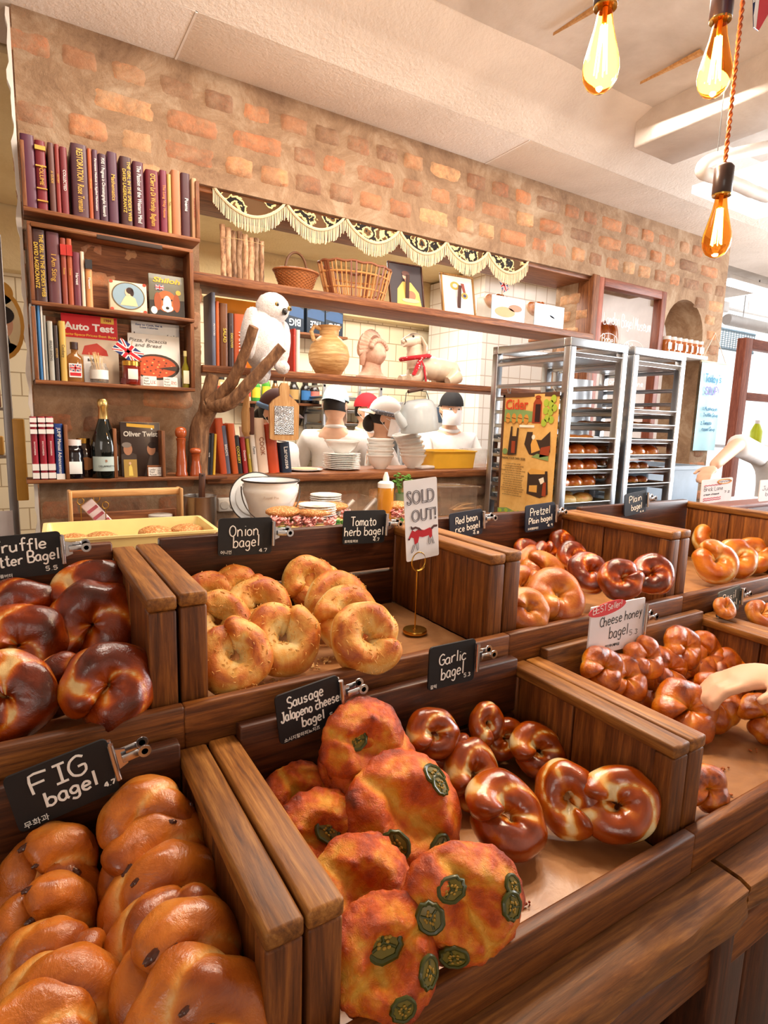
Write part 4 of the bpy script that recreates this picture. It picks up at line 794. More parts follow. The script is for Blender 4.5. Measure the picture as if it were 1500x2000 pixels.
for k, (xc, wd, ws, lb) in enumerate(((1048, .036, 'U.K', 'small white handwritten card reading U.K'), (1192, .040, 'RYO', 'small white handwritten card reading R and Y beside the oil bottle'))):
    p = on_shelf(xc, 1920, 2.306, zq); t = thing('name_card', lb, 'card', p, (-.12, 0, 0)); MB().box((-wd/2, 0, 0), (wd/2, .0015, .028)).build('card', plain('#f3efe8', .6), t)
    put(script_mesh([('London', -wd*.44, .020, wd*.4, .005, 0), ('Bagel', -wd*.44, .012, wd*.36, .005, 0), ('Museum', -wd*.44, .004, wd*.42, .005, 0)], INK, .0003), 'lettering', t, (0, -.0004, 0)); put(script_mesh([(ws, wd*.06, .006, wd*.4, .010, 0)], plain('#c2402f', .6), .0005), 'lettering', t, (0, -.0004, 0))
p = on_shelf(1296, 1935, 2.310, zq); t = thing('oil_bottle', 'slim bottle of green olive oil at the right end of the third shelf', 'bottle', p)
MB().lathe([(0, 0), (.0095, 0), (.0105, .004), (.0105, .06), (.004, .078), (.004, .098)], 18).build('glass_body', plain('#a79a2a', .06, 0, .4, .5), t); MB().lathe([(.0052, .096), (.0052, .112), (0, .112)], 14).build('cap', plain('#d8c98a', .4), t); MB().box((-.0085, -.0112, .012), (.0085, -.0102, .052), 0, .0005).build('label', plain('#e4dcc0', .5), t)
# lowest shelf
zq = Z4+.0135
def low(xc, yb, y): p = P(*cr(xc, yb, S1, 0, 740), y=y); return Vector((p.x, y, zq))
p = low(528, 700, 2.315); t = thing('sauce_jar', 'black ribbed jar with white lid and white label', 'jar', p)
MB().lathe([(0, 0), (.022, 0), (.024, .005), (.024, .05), (.022, .056), (.024, .064), (.021, .072), (.023, .08), (.017, .088), (.017, .094)], 24).build('glass_body', plain('#120d12', .08, 0, .7), t); MB().lathe([(.0185, .092), (.0185, .108), (0, .108)], 20).build('lid', plain('#e9ddda', .4), t); MB().box((-.016, -.0255, .014), (.016, -.024, .048), 0, .0006).build('label', WHITE, t)
p = low(592, 690, 2.355); t = thing('biscuit_jar', 'dark jar with gold lid and round biscuit label behind the sauce jar', 'jar', p)
MB().lathe([(0, 0), (.027, 0), (.029, .005), (.029, .085), (.022, .1), (.018, .112)], 24).build('glass_body', plain('#2c1a12', .1, 0, .6), t); MB().lathe([(.02, .11), (.02, .126), (0, .126)], 20).build('lid', BRASS, t); MB().lathe([(0, 0), (.021, 0), (.021, .001), (0, .001)], 24, 0, Matrix.Translation((.006, -.0285, .045)) @ Matrix.Rotation(PI/2, 4, 'X')).build('label', plain('#8f5a2e', .5), t)
p = low(738, 684, 2.318); t = thing('champagne_bottle', 'dark green champagne bottle with gold foil neck and pale label', 'bottle', p)
MB().lathe([(0, 0), (.035, 0), (.038, .005), (.038, .11), (.034, .138), (.022, .175), (.014, .205), (.0135, .212)], 32).build('glass_body', plain('#0e1512', .05, 0, .8), t)
MB().lathe([(.0142, .198), (.0148, .205), (.0132, .24), (.0155, .244), (.0155, .262), (.012, .270), (0, .272)], 24).build('gold_foil', plain('#e3c27a', .25, .9), t)
mb = MB(); mb.grid(lambda u, v: (.0387*math.sin(-1.15+2.3*u), -.0387*math.cos(-1.15+2.3*u), .025+.05*v), 20, 2); mb.build('label', plain('#b8c8c4', .45), t); text('DELAMOTTE', .0085, INK, t, (0, -.0395, .042), fit=.044); text('B', .012, plain('#b0642f', .5), t, (0, -.0395, .06))
p = low(975, 690, 2.345); a = P(*cr(838, 300, S1, 0, 740), y=2.345); b = P(*cr(1115, 300, S1, 0, 740), y=2.345); w_ = b.x-a.x; h_ = a.z-zq
t = front_book('book', 'brown illustrated classic standing face out on the lowest shelf', a.x+w_/2, 2.345, zq, w_, h_, '#3a2a24', 'book', .018, -.05)
mb = MB(); blob(mb, [(-w_*.34, h_*.92), (w_*.36, h_*.89), (w_*.36, h_*.95), (-w_*.34, h_*.98)], 0, -.0001); blob(mb, [(-w_/2, 0), (-w_*.1, 0), (-w_*.12, h_*.4), (-w_*.3, h_*.46), (-w_/2, h_*.4)], 1, -.0001); blob(mb, [(w_*.06, 0), (w_/2, 0), (w_/2, h_*.44), (w_*.25, h_*.46)], 1, -.0003); blob(mb, oval(-w_*.33, h_*.5, w_*.11, h_*.11), 2, -.0008); blob(mb, oval(w_*.26, h_*.5, w_*.11, h_*.11), 2, -.0008); blob(mb, oval(w_*.3, h_*.58, w_*.12, h_*.06), 3, -.0012); blob(mb, oval(-w_*.36, h_*.58, w_*.12, h_*.05), 4, -.0012); mb.build('picture', [plain('#d9a83a', .5), plain('#4a3c36', .5), plain('#b98262', .5), plain('#2c1c16', .5), plain('#8c8078', .5)], t)
text('Oliver Twist', .026, plain('#d8d2c8', .5), t, (0, -.001, h_*.78), bold=.025, fit=w_*.86)
p = low(915, 690, 2.306); t = thing('postcard', 'small old postcard of a standing figure in yellow', 'card', p, (-.1, 0, 0)); MB().box((-.0165, 0, 0), (.0165, .003, .05)).build('card', plain('#a5823c', .5), t); mb = MB(); blob(mb, [(-.005, .004), (.006, .004), (.004, .028), (.001, .036), (-.004, .03)], 0, -.0001); blob(mb, oval(-.001, .039, .003, .004), 1, -.0004); mb.build('picture', [plain('#ddc05a', .5), plain('#d8ae88', .5)], t)
p = low(1095, 685, 2.308); t = thing('framed_card', 'small wooden framed card with handwritten shop words', 'card', p, (-.08, 0, 0)); MB().box((-.025, .0, 0), (.025, .008, .034), 0, .001).build('frame', W_shelf('x'), t); MB().box((-.0225, -.0008, .002), (.0225, .0005, .028)).build('card', WHITE, t)
put(script_mesh([('London', -.019, .019, .016, .0055, 0), ('Bagel', -.019, .012, .013, .0055, 0), ('Museum', -.019, .004, .018, .0055, 0), ('Sir off', .002, .016, .016, .005, 0), ('RYO', .003, .006, .014, .007, 0)], INK, .0003), 'lettering', t, (0, -.0012, 0))
for xc, yb, top, lb, sc_ in ((1268, 672, 322, 'tall glossy red brown wooden pepper mill', 1.0), (1368, 668, 474, 'short round glossy wooden pepper mill', .58)):
    p = low(xc, yb, 2.312); h_ = .132*sc_; r = .0155 if sc_ == 1 else .0165; t = thing('pepper_mill', lb, 'pepper mill', p)
    MB().lathe([(0, 0), (r, 0), (r*1.02, .006), (r*.86, .014), (r*.9, .03*sc_+.004), (r*.68, h_*.5), (r*.72, h_*.7), (r*.85, h_*.76), (r*.6, h_*.78)], 24).build('body', plain('#a04a22', .2, 0, .7), t)
    MB().lathe([(r*.62, h_*.78), (r*.9, h_*.82), (r*.98, h_*.9), (r*.8, h_*.97), (r*.3, h_), (0, h_)], 24).build('turning_head', plain('#b3562a', .2, 0, .7), t)
# slim dark notebooks standing right of the mills
S5 = 4.6875
for i, (xa, xb, yt, col, lb) in enumerate(((76, 90, 850, '#2a2620', 'slim black notebook right of the pepper mills, leftmost'), (92, 106, 830, '#c89a2c', 'slim yellow notebook among the black ones'), (108, 130, 780, '#1e1c1e', 'black notebook with pale lettering right of the mills'), (130, 160, 770, '#232228', 'black notebook second from right beside the mills'), (164, 186, 775, '#d0a32e', 'yellow spined notebook against the ledge books'))):
    a = P(*cr(xa, yt, S5, 380, 680), y=2.33); b = P(*cr(xb, yt, S5, 380, 680), y=2.33)
    book(a.x, b.x, zq, a.z-.004, 2.33, .06, col, 'NOTES' if i == 2 else None, SILV, lb, 'slim notebooks on the lowest shelf', rad(3))

for nm_, k_ in (('flask_bottle', (1.2, 1.2, 1.2)), ('toothpick_jar', (1.4, 1.4, 1.3)), ('paper_flag', (1.12, 1, 1.0)), ('jam_jar', (1.5, 1.4, 1.5)), ('name_card', (1.3, 1, 1.25)), ('name_card.001', (1.25, 1, 1.25)), ('oil_bottle', (1.25, 1.2, 1.2)), ('sauce_jar', (1.25, 1.15, 1.25)), ('biscuit_jar', (1.1, .9, 1.1)), ('champagne_bottle', (1.16, 1.0, 1.03)), ('pepper_mill', (1.45, 1.3, 1.42)), ('pepper_mill.001', (1.4, 1.3, 1.42)), ('postcard', (1.35, 1, 1.3)), ('framed_card', (1.3, 1, 1.25))): bpy.data.objects[nm_].scale = k_
# ================================================================= pass-through: books, owl, branch, baskets, frames, statues
ZU, ZL, ZG = zs+.0355, zd+.0305, 1.3185
CB = [(250, 330, 640, '#c4532a', None, 'tall orange red cookbook leaning at the left of the ledge row'), (296, 352, 710, '#5d5f74', 'BREADS', 'slate blue cookbook leaning in the ledge row'), (362, 432, 690, '#c65a22', None, 'orange backed cookbook between slate and black ones'), (400, 462, 800, '#1d1a1c', 'COOKERY', 'black cookbook with yellow COOKERY spine'), (462, 512, 815, '#a3272c', 'Desserts', 'red cookbook right of the black one'), (514, 548, 830, '#b59a2e', 'Herbs', 'olive yellow slim cookbook on the ledge'), (552, 604, 720, '#e9e2da', 'Pastry', 'white cookbook leaning on the ledge'), (606, 700, 640, '#ead2bd', 'COOK', 'cream cookbook with brown COOK lettering'), (704, 800, 690, '#d04f25', None, 'bright orange cookbook behind the grater board'), (818, 912, 860, '#1c2c44', 'Larousse', 'navy cookbook at the right end of the ledge row')]
for xa, xb, yt, col, ti, lb in CB:
    a = P(*cr(xa, 1130, S5, 380, 680), y=2.385); b = P(*cr(xb, 1130, S5, 380, 680), y=2.385); c = P(*cr(xa, yt, S5, 380, 680), y=2.385)
    tc = plain('#e0c83c', .5) if col == '#1d1a1c' else (plain('#9a5a34', .5) if col == '#ead2bd' else (SILV if col not in ('#e9e2da',) else INK))
    book(a.x-.0, b.x-.003, ZG, c.z, 2.40, .13, col, ti, tc, lb, 'cookbooks leaning on the ledge', rad(-6), tsz=.6)
S3 = 4.286
OB = [(183, 218, 1030, '#70778a', 'POTATOES', 'blue grey cookbook at the far left behind the owl'), (222, 250, 1105, '#d0612a', None, 'thin orange cookbook behind the owl'), (256, 322, 1120, '#7a4a2a', 'SALAD', 'brown cookbook with yellow SALAD spine'), (327, 372, 1205, '#4a3a38', 'DISCOVER', 'dark cookbook with yellow spine words left of the owl'), (376, 480, 1210, '#d5643a', 'TARTS', 'broad salmon orange cookbook left of the owl'), (872, 895, 1335, '#b8301f', None, 'slim red book right of the owl'), (898, 930, 1345, '#e2d6cc', None, 'slim white and red book right of the owl')]
for xa, xb, yt, col, ti, lb in OB:
    a = P(*cr(xa, yt, S3, 370, 330), y=2.44); b = P(*cr(xb, yt, S3, 370, 330), y=2.44)
    book(a.x, b.x-.001, ZL, min(a.z, zs-.004), 2.44, .12, col, ti, plain('#e4c94a', .5) if ti in ('SALAD', 'DISCOVER') else SILV, lb, 'cookbooks on the lower shelf', 0)
a = P(*cr(225, 1035, S3, 370, 330), y=2.56); b = P(*cr(560, 1060, S3, 370, 330), y=2.56)
front_book('book', 'large orange cookbook standing face out at the back of the lower shelf', (a.x+b.x)/2, 2.565, ZL, b.x-a.x, zs-.012-ZL, '#e08a22', 'book', .012, 0)
# branch and owl
bark, t_, b_, n_, l_ = nt('bark'); v_ = coords(n_, l_, (30, 30, 7)); r_ = ramp(n_, [(.3, '#4a2f1f'), (.5, '#7d5739'), (.7, '#a67c57')]); l_.new(nz(n_, l_, v_, 2, 6, .65), r_.inputs[0]); l_.new(r_.outputs[0], b_.inputs['Base Color']); b_.inputs['Roughness'].default_value = .8; bump(n_, l_, b_, nz(n_, l_, v_, 3, 6, .7), .7, .004)
def limb(pts, rr, seed=0, n=12):
    "smooth knobbly limb through points"
    out = []; ro = []; P_ = [Vector(p) for p in pts]
    for i in range(len(P_)-1):
        a = P_[max(0, i-1)]; b = P_[i]; c = P_[i+1]; d = P_[min(len(P_)-1, i+2)]
        for k in range(6):
            t = k/6; q = .5*((2*b)+(c-a)*t+(2*a-5*b+4*c-d)*t*t+(3*b-a-3*c+d)*t**3)
            out.append(q+Vector((noise.noise(q*40+Vector((seed, 0, 0))), 0, noise.noise(q*40)))*.003); ro.append((rr[i]+(rr[i+1]-rr[i])*t)*(1+.12*noise.noise(q*60)))
    out.append(P_[-1]); ro.append(rr[-1]); return out, ro
t = thing('forked_branch', 'thick forked bare branch standing by the bookshelf with the plush owl on it', 'branch', (0, 0, 0))
j0 = P(386, 862, y=2.34); j0.z = Z4+.016
j1 = P(400, 815, y=2.32); j2 = P(413, 790, y=2.28)
o, r_o = limb([j0, P(389, 845, y=2.335), j1, j2], [.036, .036, .034, .032]); MB().tube(o, r_o, 14).build('trunk', bark, t)
o, r_o = limb([j1, P(407, 770, y=2.30), P(417, 732, y=2.29)], [.03, .027, .024], 2); MB().tube(o, r_o, 12).build('stub', bark, t)
o, r_o = limb([j2, P(448, 752, y=2.22), P(474, 700, y=2.17), P(496, 638, y=2.12)], [.03, .023, .02, .018], 3); MB().tube(o, r_o, 12).build('limb', bark, t)
o, r_o = limb([j2, P(450, 785, y=2.22), P(497, 738, y=2.16), P(551, 678, y=2.10)], [.032, .027, .023, .02], 5); MB().tube(o, r_o, 12).build('limb', bark, t)
fur, t_, b_, n_, l_ = nt('white_plush'); v_ = coords(n_, l_, (1, 1, 1)); r_ = ramp(n_, [(.3, '#d3c9c6'), (.62, '#f1ecea')]); h_n = nz(n_, l_, v_, 110, 4, .7, 1); l_.new(h_n, r_.inputs[0]); l_.new(r_.outputs[0], b_.inputs['Base Color']); b_.inputs['Roughness'].default_value = .95; b_.inputs['Sheen Weight'].default_value = .4; bump(n_, l_, b_, h_n, .8, .006)
oc = P(516, 660, y=2.24); SC = 1.06
t = thing('plush_owl', 'white plush owl with yellow brown eyes perched on the branch', 'soft toy', oc, (0, rad(6), rad(14)))
furry(MB(), (0, 0, -.01), (.082, .07, .118)).build('body', fur, t)
furry(MB(), (.018, -.012, .116), (.066, .06, .058)).build('head', fur, t)
for s, q in ((-1, (-.072, -.01, .0)), (1, (.082, .0, -.015))): furry(MB(), q, (.03, .045, .098), .08).build('wing', fur, t)
for s in (-1, 1): furry(MB(), (.018+s*.036, -.06, -.105), (.026, .03, .026), .1).build('foot', fur, t)
furry(MB(), (.03, .05, -.13), (.04, .04, .04), .1).build('tail', fur, t)
for s in (-1, 1):
    c = Vector((.03+s*.030, -.066-.0*s, .120)); MB().ball(c, (.0098, .006, .0098), 18).build('eye', plain('#8a6a1e', .2, 0, .8), t); MB().ball(c+Vector((.001, -.0042, 0)), (.0058, .0035, .0058), 14).build('pupil', plain('#0b0a0a', .1, 0, .9), t)
MB().ball((.032, -.073, .100), (.0105, .012, .014), 18).build('beak', plain('#1a1717', .25, 0, .6), t)
# grater board and brush hanging from the lower shelf
def hang(px, py0, py1, y): return P(px, py0, y=y), P(px, py1, y=y)
p, q = hang(557, 748, 860, 2.33); h_ = p.z-q.z
t = thing('grater_board', 'wooden paddle with a metal grater panel hanging from the lower shelf', 'grater', (p.x, 2.335, q.z)); k = h_/.115*.04
pts = [(-.6*k, .0), (.6*k, 0), (.78*k, .006), (.8*k, h_*.62), (.6*k, h_*.70), (.25*k, h_*.78), (.28*k, h_*.93), (.15*k, h_), (-.15*k, h_), (-.28*k, h_*.93), (-.25*k, h_*.78), (-.6*k, h_*.70), (-.8*k, h_*.62), (-.78*k, .006)]
MB().poly(pts, .012).build('paddle', W_pale('z'), t)
gm, t_, b_, n_, l_ = nt('grater_metal'); v_ = coords(n_, l_, (1, 1, 1), False); vo = n_.new('ShaderNodeTexVoronoi'); vo.inputs['Scale'].default_value = 230; l_.new(v_, vo.inputs['Vector']); b_.inputs['Metallic'].default_value = 1; b_.inputs['Roughness'].default_value = .3; b_.inputs['Base Color'].default_value = rgb('#c9c9cb'); bump(n_, l_, b_, vo.outputs['Distance'], 1, .004)
MB().box((-.55*k, -.003, h_*.1), (.5*k, .002, h_*.6), 0, .001).build('grater_panel', gm, t); MB().tube([(0, .006, h_*.95), (-.003, .0, h_+.012), (0, .0, zd-q.z)], .0012, 6).build('string', plain('#d2ab78', .8), t)
p, q = hang(483, 768, 852, 2.33)
t = thing('hanging_brush', 'wooden backed dark bristle brush hanging edge on beside the grater', 'brush', (p.x, 2.335, q.z)); h_ = p.z-q.z
MB().tube([(0, 0, 0), (-.004, 0, .02), (-.005, 0, h_*.55), (0, 0, h_)], [.006, .009, .009, .004], 10, flat=2.2).build('handle', W_pale('z'), t); MB().box((.005, -.016, .006), (.026, .016, h_*.68), 0, .004).build('bristles', plain('#4f2a1c', .9), t); MB().cyl((0, 0, h_), (0, 0, zd-q.z), .001, None, 6).build('string', plain('#d2ab78', .8), t)
# upper shelf
UY = 2.455
birch, t_, b_, n_, l_ = nt('twig_bark'); v_ = coords(n_, l_, (22, 22, 9)); r_ = ramp(n_, [(.32, '#5c3d2c'), (.48, '#a87e5c'), (.62, '#c9a582'), (.75, '#8a6148')]); l_.new(nz(n_, l_, v_, 2, 6, .7, .4), r_.inputs[0]); oi = n_.new('ShaderNodeObjectInfo'); hs = n_.new('ShaderNodeHueSaturation'); mr = n_.new('ShaderNodeMapRange'); mr.inputs[3].default_value = .55; mr.inputs[4].default_value = 1.25; l_.new(oi.outputs['Random'], mr.inputs[0]); l_.new(mr.outputs[0], hs.inputs['Value']); l_.new(r_.outputs[0], hs.inputs['Color']); l_.new(hs.outputs[0], b_.inputs['Base Color']); b_.inputs['Roughness'].default_value = .85; bump(n_, l_, b_, nz(n_, l_, v_, 3, 5, .7), .6, .003)
a = P(431, 545, y=UY); b = P(516, 553, y=UY); t = thing('twig_bundle', 'row of cut birch sticks tied upright on the upper shelf', 'wood bundle', ((a.x+b.x)/2, UY, ZU)); W0 = b.x-a.x
for i in range(8):
    x = -W0/2+W0*(i+.5)/8; r = W0/16*R_.uniform(.85, 1.18); h_ = (P(431+i*11, 438+i*4.5, y=UY).z)-ZU-.004*(i % 3)
    o, ro = limb([(x, R_.uniform(-.006, .006), 0), (x+R_.uniform(-.003, .003), 0, h_*.5), (x+R_.uniform(-.003, .003), 0, h_)], [r, r*.95, r], i); MB().tube(o, ro, 12).build('stick', birch, t)
MB().tube([(W0/2*math.cos(a_)*1.0-.0, .03*math.sin(a_), .16) for a_ in [2*PI*i/24 for i in range(24)]], .001, 5, closed=True).build('twine', plain('#c9a873', .8), t)
WICK = plain('#9a5a2a', .55, 0, .2); WICK2 = plain('#c58a4e', .55); WICK3 = plain('#8a5030', .55)
a = P(540, 530, y=UY); b = P(622, 545, y=UY); base = P(580, 566, y=UY); r1 = (b.x-a.x)/2; rim = P(580, 530, y=UY).z-ZU
t = thing('wicker_basket', 'small brown wicker basket with an arched handle', 'basket', ((a.x+b.x)/2, UY+.02, ZU))
mb = MB(); NR = 13
for i in range(NR):
    z = rim*(i+.5)/NR; rr = r1*(.66+.34*i/NR)
    mb.tube([((rr+.0025*math.cos(12*PI*k/36*2+(i % 2)*PI))*math.cos(2*PI*k/72), (rr+.0025*math.cos(12*PI*k/36*2+(i % 2)*PI))*math.sin(2*PI*k/72)*.75, z) for k in range(72)], rim/NR*.56, 6, closed=True)
mb.tube([(r1*1.03*math.cos(2*PI*k/40), r1*1.03*.75*math.sin(2*PI*k/40), rim) for k in range(40)], .005, 8, closed=True); mb.lathe([(0, .001), (r1*.64, .001), (r1*.64, .004), (0, .004)], 30, sy=.75); mb.build('woven_body', WICK, t)
ht = P(585, 492, y=UY).z-ZU; MB().tube([(r1*.52*math.cos(PI*k/20), 0, rim*.85+(ht-rim*.85)*math.sin(PI*k/20)**.8) for k in range(21)], .0055, 8).build('handle', plain('#6d4526', .5), t)
a = P(630, 540, y=UY); b = P(765, 558, y=UY); r1 = (b.x-a.x)/2; rim = P(697, 520, y=UY).z-ZU
t = thing('woven_basket', 'large oval basket woven of broad bark strips and thin canes', 'basket', ((a.x+b.x)/2, UY+.03, ZU))
mb = MB(); NS = 44
for k in range(NS):
    an = 2*PI*k/NS; thick = k % 6 in (0, 1)
    def at_(q, o=0): rr = r1*(.74+.26*q**.8)+o; return (rr*math.cos(an), rr*math.sin(an)*.6, rim*q)
    o = .003 if k % 2 else -.001
    mb.tube([at_(q, o if .3 < q < .7 else o) for q in (0, .2, .4, .6, .8, 1)], .0095 if thick else .0035, 6, 1 if thick else 0, flat=.35 if thick else 1)
for q, hh in ((.3, .0045), (.72, .0045)): mb.tube([((r1*(.74+.26*q**.8)+.003*math.cos(k*NS/8*.5))*math.cos(2*PI*k/60), (r1*(.74+.26*q**.8))*.6*math.sin(2*PI*k/60), rim*q) for k in range(60)], hh, 6, 0, closed=True)
mb.tube([(r1*1.0*math.cos(2*PI*k/60), r1*.6*math.sin(2*PI*k/60), rim*(1+.02*math.sin(k*1.4))) for k in range(60)], .006, 8, 1, closed=True); mb.lathe([(0, .001), (r1*.72, .001), (r1*.72, .004), (0, .004)], 30, 1, sy=.6)
mb.build('woven_body', [WICK2, WICK3], t)
def frame_pic(label, pts, fw, fm, y=2.42):
    TL, TR, BL = (P(*q, y=y) for q in pts); X = (TR-TL); w_ = X.length; h_ = TL.z-ZU if False else (TL-BL).length
    lean = -.22; cx = P((pts[0][0]+pts[1][0])/2, pts[2][1], y=y).x
    t = thing('picture_frame', label, 'picture', (cx, y, ZU), (lean, 0, rad(-4)))
    for a, b in (((-w_/2, 0), (w_/2, fw)), ((-w_/2, h_-fw), (w_/2, h_)), ((-w_/2, fw), (-w_/2+fw, h_-fw)), ((w_/2-fw, fw), (w_/2, h_-fw))): MB().box((a[0], 0, a[1]), (b[0], .014, b[1]), 0, .002).build('frame_bar', fm, t)
    MB().box((-w_/2+.002, .006, .002), (w_/2-.002, .012, h_-.002)).build('mount', plain('#e9e3da', .6), t)
    eb = MB().box((-.01, .012, .0), (.01, .014, h_*.7)).build('easel_back', W_dark('z'), t); eb.rotation_euler = (.2, 0, 0); return t, w_, h_
t, w_, h_ = frame_pic('dark framed portrait of a seated woman in yellow holding a small dog', ((765, 508), (830, 517), (778, 602)), .006, W_dark('z'))
mb = MB(); blob(mb, [(-w_/2+.006, .006), (w_/2-.006, .006), (w_/2-.006, h_-.006), (-w_/2+.006, h_-.006)], 0, .006); blob(mb, [(-w_*.3, .006), (w_*.42, .006), (w_*.36, h_*.36), (w_*.14, h_*.58), (-w_*.1, h_*.58), (-w_*.26, h_*.4)], 1, .0054); blob(mb, oval(0, h_*.71, w_*.09, h_*.085), 2, .0046); blob(mb, oval(0, h_*.77, w_*.11, h_*.06), 3, .0042); blob(mb, oval(.002, h_*.66, w_*.05, h_*.1), 2, .0048); blob(mb, oval(w_*.12, h_*.28, w_*.14, h_*.11), 4, .0044); blob(mb, oval(w_*.1, h_*.16, w_*.26, h_*.05), 2, .004); mb.build('picture', [plain('#33262a', .5), plain('#d9b45a', .5), plain('#e3a587', .5), plain('#5a3022', .5), plain('#9a6a4a', .5)], t)
t, w_, h_ = frame_pic('brown framed display of gold medals on white cloth', ((868, 530), (930, 540), (883, 616)), .010, wood('gilt', '#5a3a1a', '#8a5f2a', '#b58a45', 'z'))
mb = MB(); blob(mb, [(-w_/2+.009, .009), (w_/2-.009, .009), (w_/2-.009, h_-.009), (-w_/2+.009, h_-.009)], 0, .006); blob(mb, oval(-w_*.08, h_*.72, w_*.14, h_*.1), 1, .0052); blob(mb, oval(w_*.2, h_*.5, w_*.1, h_*.08), 1, .0052); blob(mb, [(w_*.1, h_*.8), (w_*.2, h_*.8), (w_*.24, h_*.58), (w_*.16, h_*.58)], 2, .0052); blob(mb, oval(w_*.2, h_*.5, w_*.05, h_*.04), 3, .0046); blob(mb, oval(-w_*.08, h_*.72, w_*.07, h_*.05), 4, .0046); blob(mb, [(-w_*.26, h_*.12), (w_*.2, h_*.12), (w_*.16, h_*.42), (-w_*.26, h_*.5)], 5, .0052); mb.build('picture', [plain('#e6ddd4', .6), plain('#cf9a45', .4), plain('#8a3a2a', .5), plain('#333b5a', .5), plain('#efe2c0', .5), plain('#d6cbd0', .6)], t)
# boxes of packed bagels at the right end of the upper shelf
for k, (x0, x1, y0, y1, lb) in enumerate(((958, 1024, 574, 632, 'clear box of packed bagels with pale blue label, left of two on the upper shelf'), (1042, 1100, 590, 640, 'clear box of packed bagels with pale label, right of two on the upper shelf'))):
    a = P(x0, y1, y=2.43); b = P(x1, y1, y=2.43); h_ = P(x0, y0, y=2.43).z-ZU; w_ = b.x-a.x
    t = thing('bagel_box', lb, 'box', ((a.x+b.x)/2, 2.43, ZU)); MB().box((-w_/2, 0, 0), (w_/2, .003, h_), 0, .001).build('front_label', plain('#c9d8e2', .25, 0, .4), t)
    mb = MB()
    for q0, q1 in (((-w_/2, 0, 0), (-w_/2+.003, .12, h_)), ((w_/2-.003, 0, 0), (w_/2, .12, h_)), ((-w_/2, .117, 0), (w_/2, .12, h_)), ((-w_/2, 0, 0), (w_/2, .12, .003))): mb.box(q0, q1)
    mb.build('tray', CLEAR, t)
    mb = MB(); blob(mb, oval(-w_*.1, h_*.4, w_*.3, h_*.2), 0, -.0004); blob(mb, oval(w_*.2, h_*.6, w_*.2, h_*.14), 1, -.0004); mb.build('printing', [plain('#d99a6a' if k == 0 else '#e6e9ee', .4), plain('#b87a5a' if k == 0 else '#a9bfd0', .4)], t)
    for i in range(3):
        o = put(VAR['red'][i % 2][0], 'bagel'); o.location = (a.x+w_*(.25+.25*i), 2.50, ZU+h_*.86+.008*(i % 2)); o.rotation_euler = (rad(62), 0, rad(20*i)); o.scale = (.8, .8, .8); tag(o, ('left', 'middle', 'right')[i]+' golden bagel packed in the '+('left' if k == 0 else 'right')+' clear box', 'bagel', 'packed bagels on the upper shelf')
p = P(983, 570, y=2.46); t = thing('paper_flag', 'small union flag on a stick stuck in the packed bagels', 'flag', (p.x, 2.46, ZU), (0, 0, 0)); h_ = P(983, 556, y=2.46).z-ZU
mb = MB(); jack(mb, .07, .045, Matrix.Translation((0, -.002, h_)) @ Matrix.Rotation(rad(60), 4, 'Y')); mb.build('flag_cloth', FLAGM, t); MB().cyl((0, 0, 0), (-.01, 0, h_+.03), .0013, None, 8).build('stick', plain('#c9a873', .6), t)
# lower shelf: jug, bust, dog
clay, t_, b_, n_, l_ = nt('streaked_clay'); v_ = coords(n_, l_, (6, 6, 60)); r_ = ramp(n_, [(.3, '#9a6a3c'), (.5, '#c3965e'), (.7, '#e2c08a')]); l_.new(nz(n_, l_, v_, 1.5, 6, .7, .8), r_.inputs[0]); l_.new(r_.outputs[0], b_.inputs['Base Color']); b_.inputs['Roughness'].default_value = .45; bump(n_, l_, b_, nz(n_, l_, v_, 2, 6, .7), .5, .003)
LY = 2.45
a = P(611, 690, y=LY); b = P(684, 698, y=LY); r1 = (b.x-a.x)/2; hj = P(648, 636, y=LY).z-ZL
t = thing('clay_jug', 'round streaked clay jug with a small loop handle', 'jug', ((a.x+b.x)/2, LY+.03, ZL))
MB().lathe([(0, 0), (r1*.5, 0), (r1*.62, hj*.03), (r1*.95, hj*.26), (r1, hj*.42), (r1*.88, hj*.62), (r1*.58, hj*.76), (r1*.45, hj*.8), (r1*.47, hj*.92), (r1*.6, hj), (r1*.5, hj), (r1*.4, hj*.9), (r1*.38, hj*.8)], 36).build('body', clay, t)
MB().tube([(-r1*.46, 0, hj*.93), (-r1*.8, 0, hj*.97), (-r1*.95, 0, hj*.86), (-r1*.8, 0, hj*.68)], r1*.1, 10).build('handle', clay, t)
stone, t_, b_, n_, l_ = nt('pink_stone'); v_ = coords(n_, l_, (1, 1, 1)); r_ = ramp(n_, [(.35, '#b98a72'), (.6, '#d8b09a')]); l_.new(nz(n_, l_, v_, 14, 6, .65), r_.inputs[0]); l_.new(r_.outputs[0], b_.inputs['Base Color']); b_.inputs['Roughness'].default_value = .8; bump(n_, l_, b_, nz(n_, l_, v_, 60, 5, .65), .4, .003)
a = P(700, 700, y=LY); b = P(763, 706, y=LY); wd = b.x-a.x; hb = P(735, 640, y=LY).z-ZL
t = thing('stone_bust', 'weathered pink stone bust with crested headdress', 'statue', ((a.x+b.x)/2, LY+.03, ZL), (0, 0, rad(22)))
def sculpt(mb, fn_r, c, R3, n=44, mat=0):
    def fn(u, v):
        th = PI*u; ph = 2*PI*v; d = Vector((math.sin(th)*math.cos(ph), math.sin(th)*math.sin(ph), math.cos(th))); q = fn_r(d)
        return (c[0]+d.x*R3[0]*q, c[1]+d.y*R3[1]*q, c[2]+d.z*R3[2]*q)
    return mb.grid(fn, n//2, n, mat)
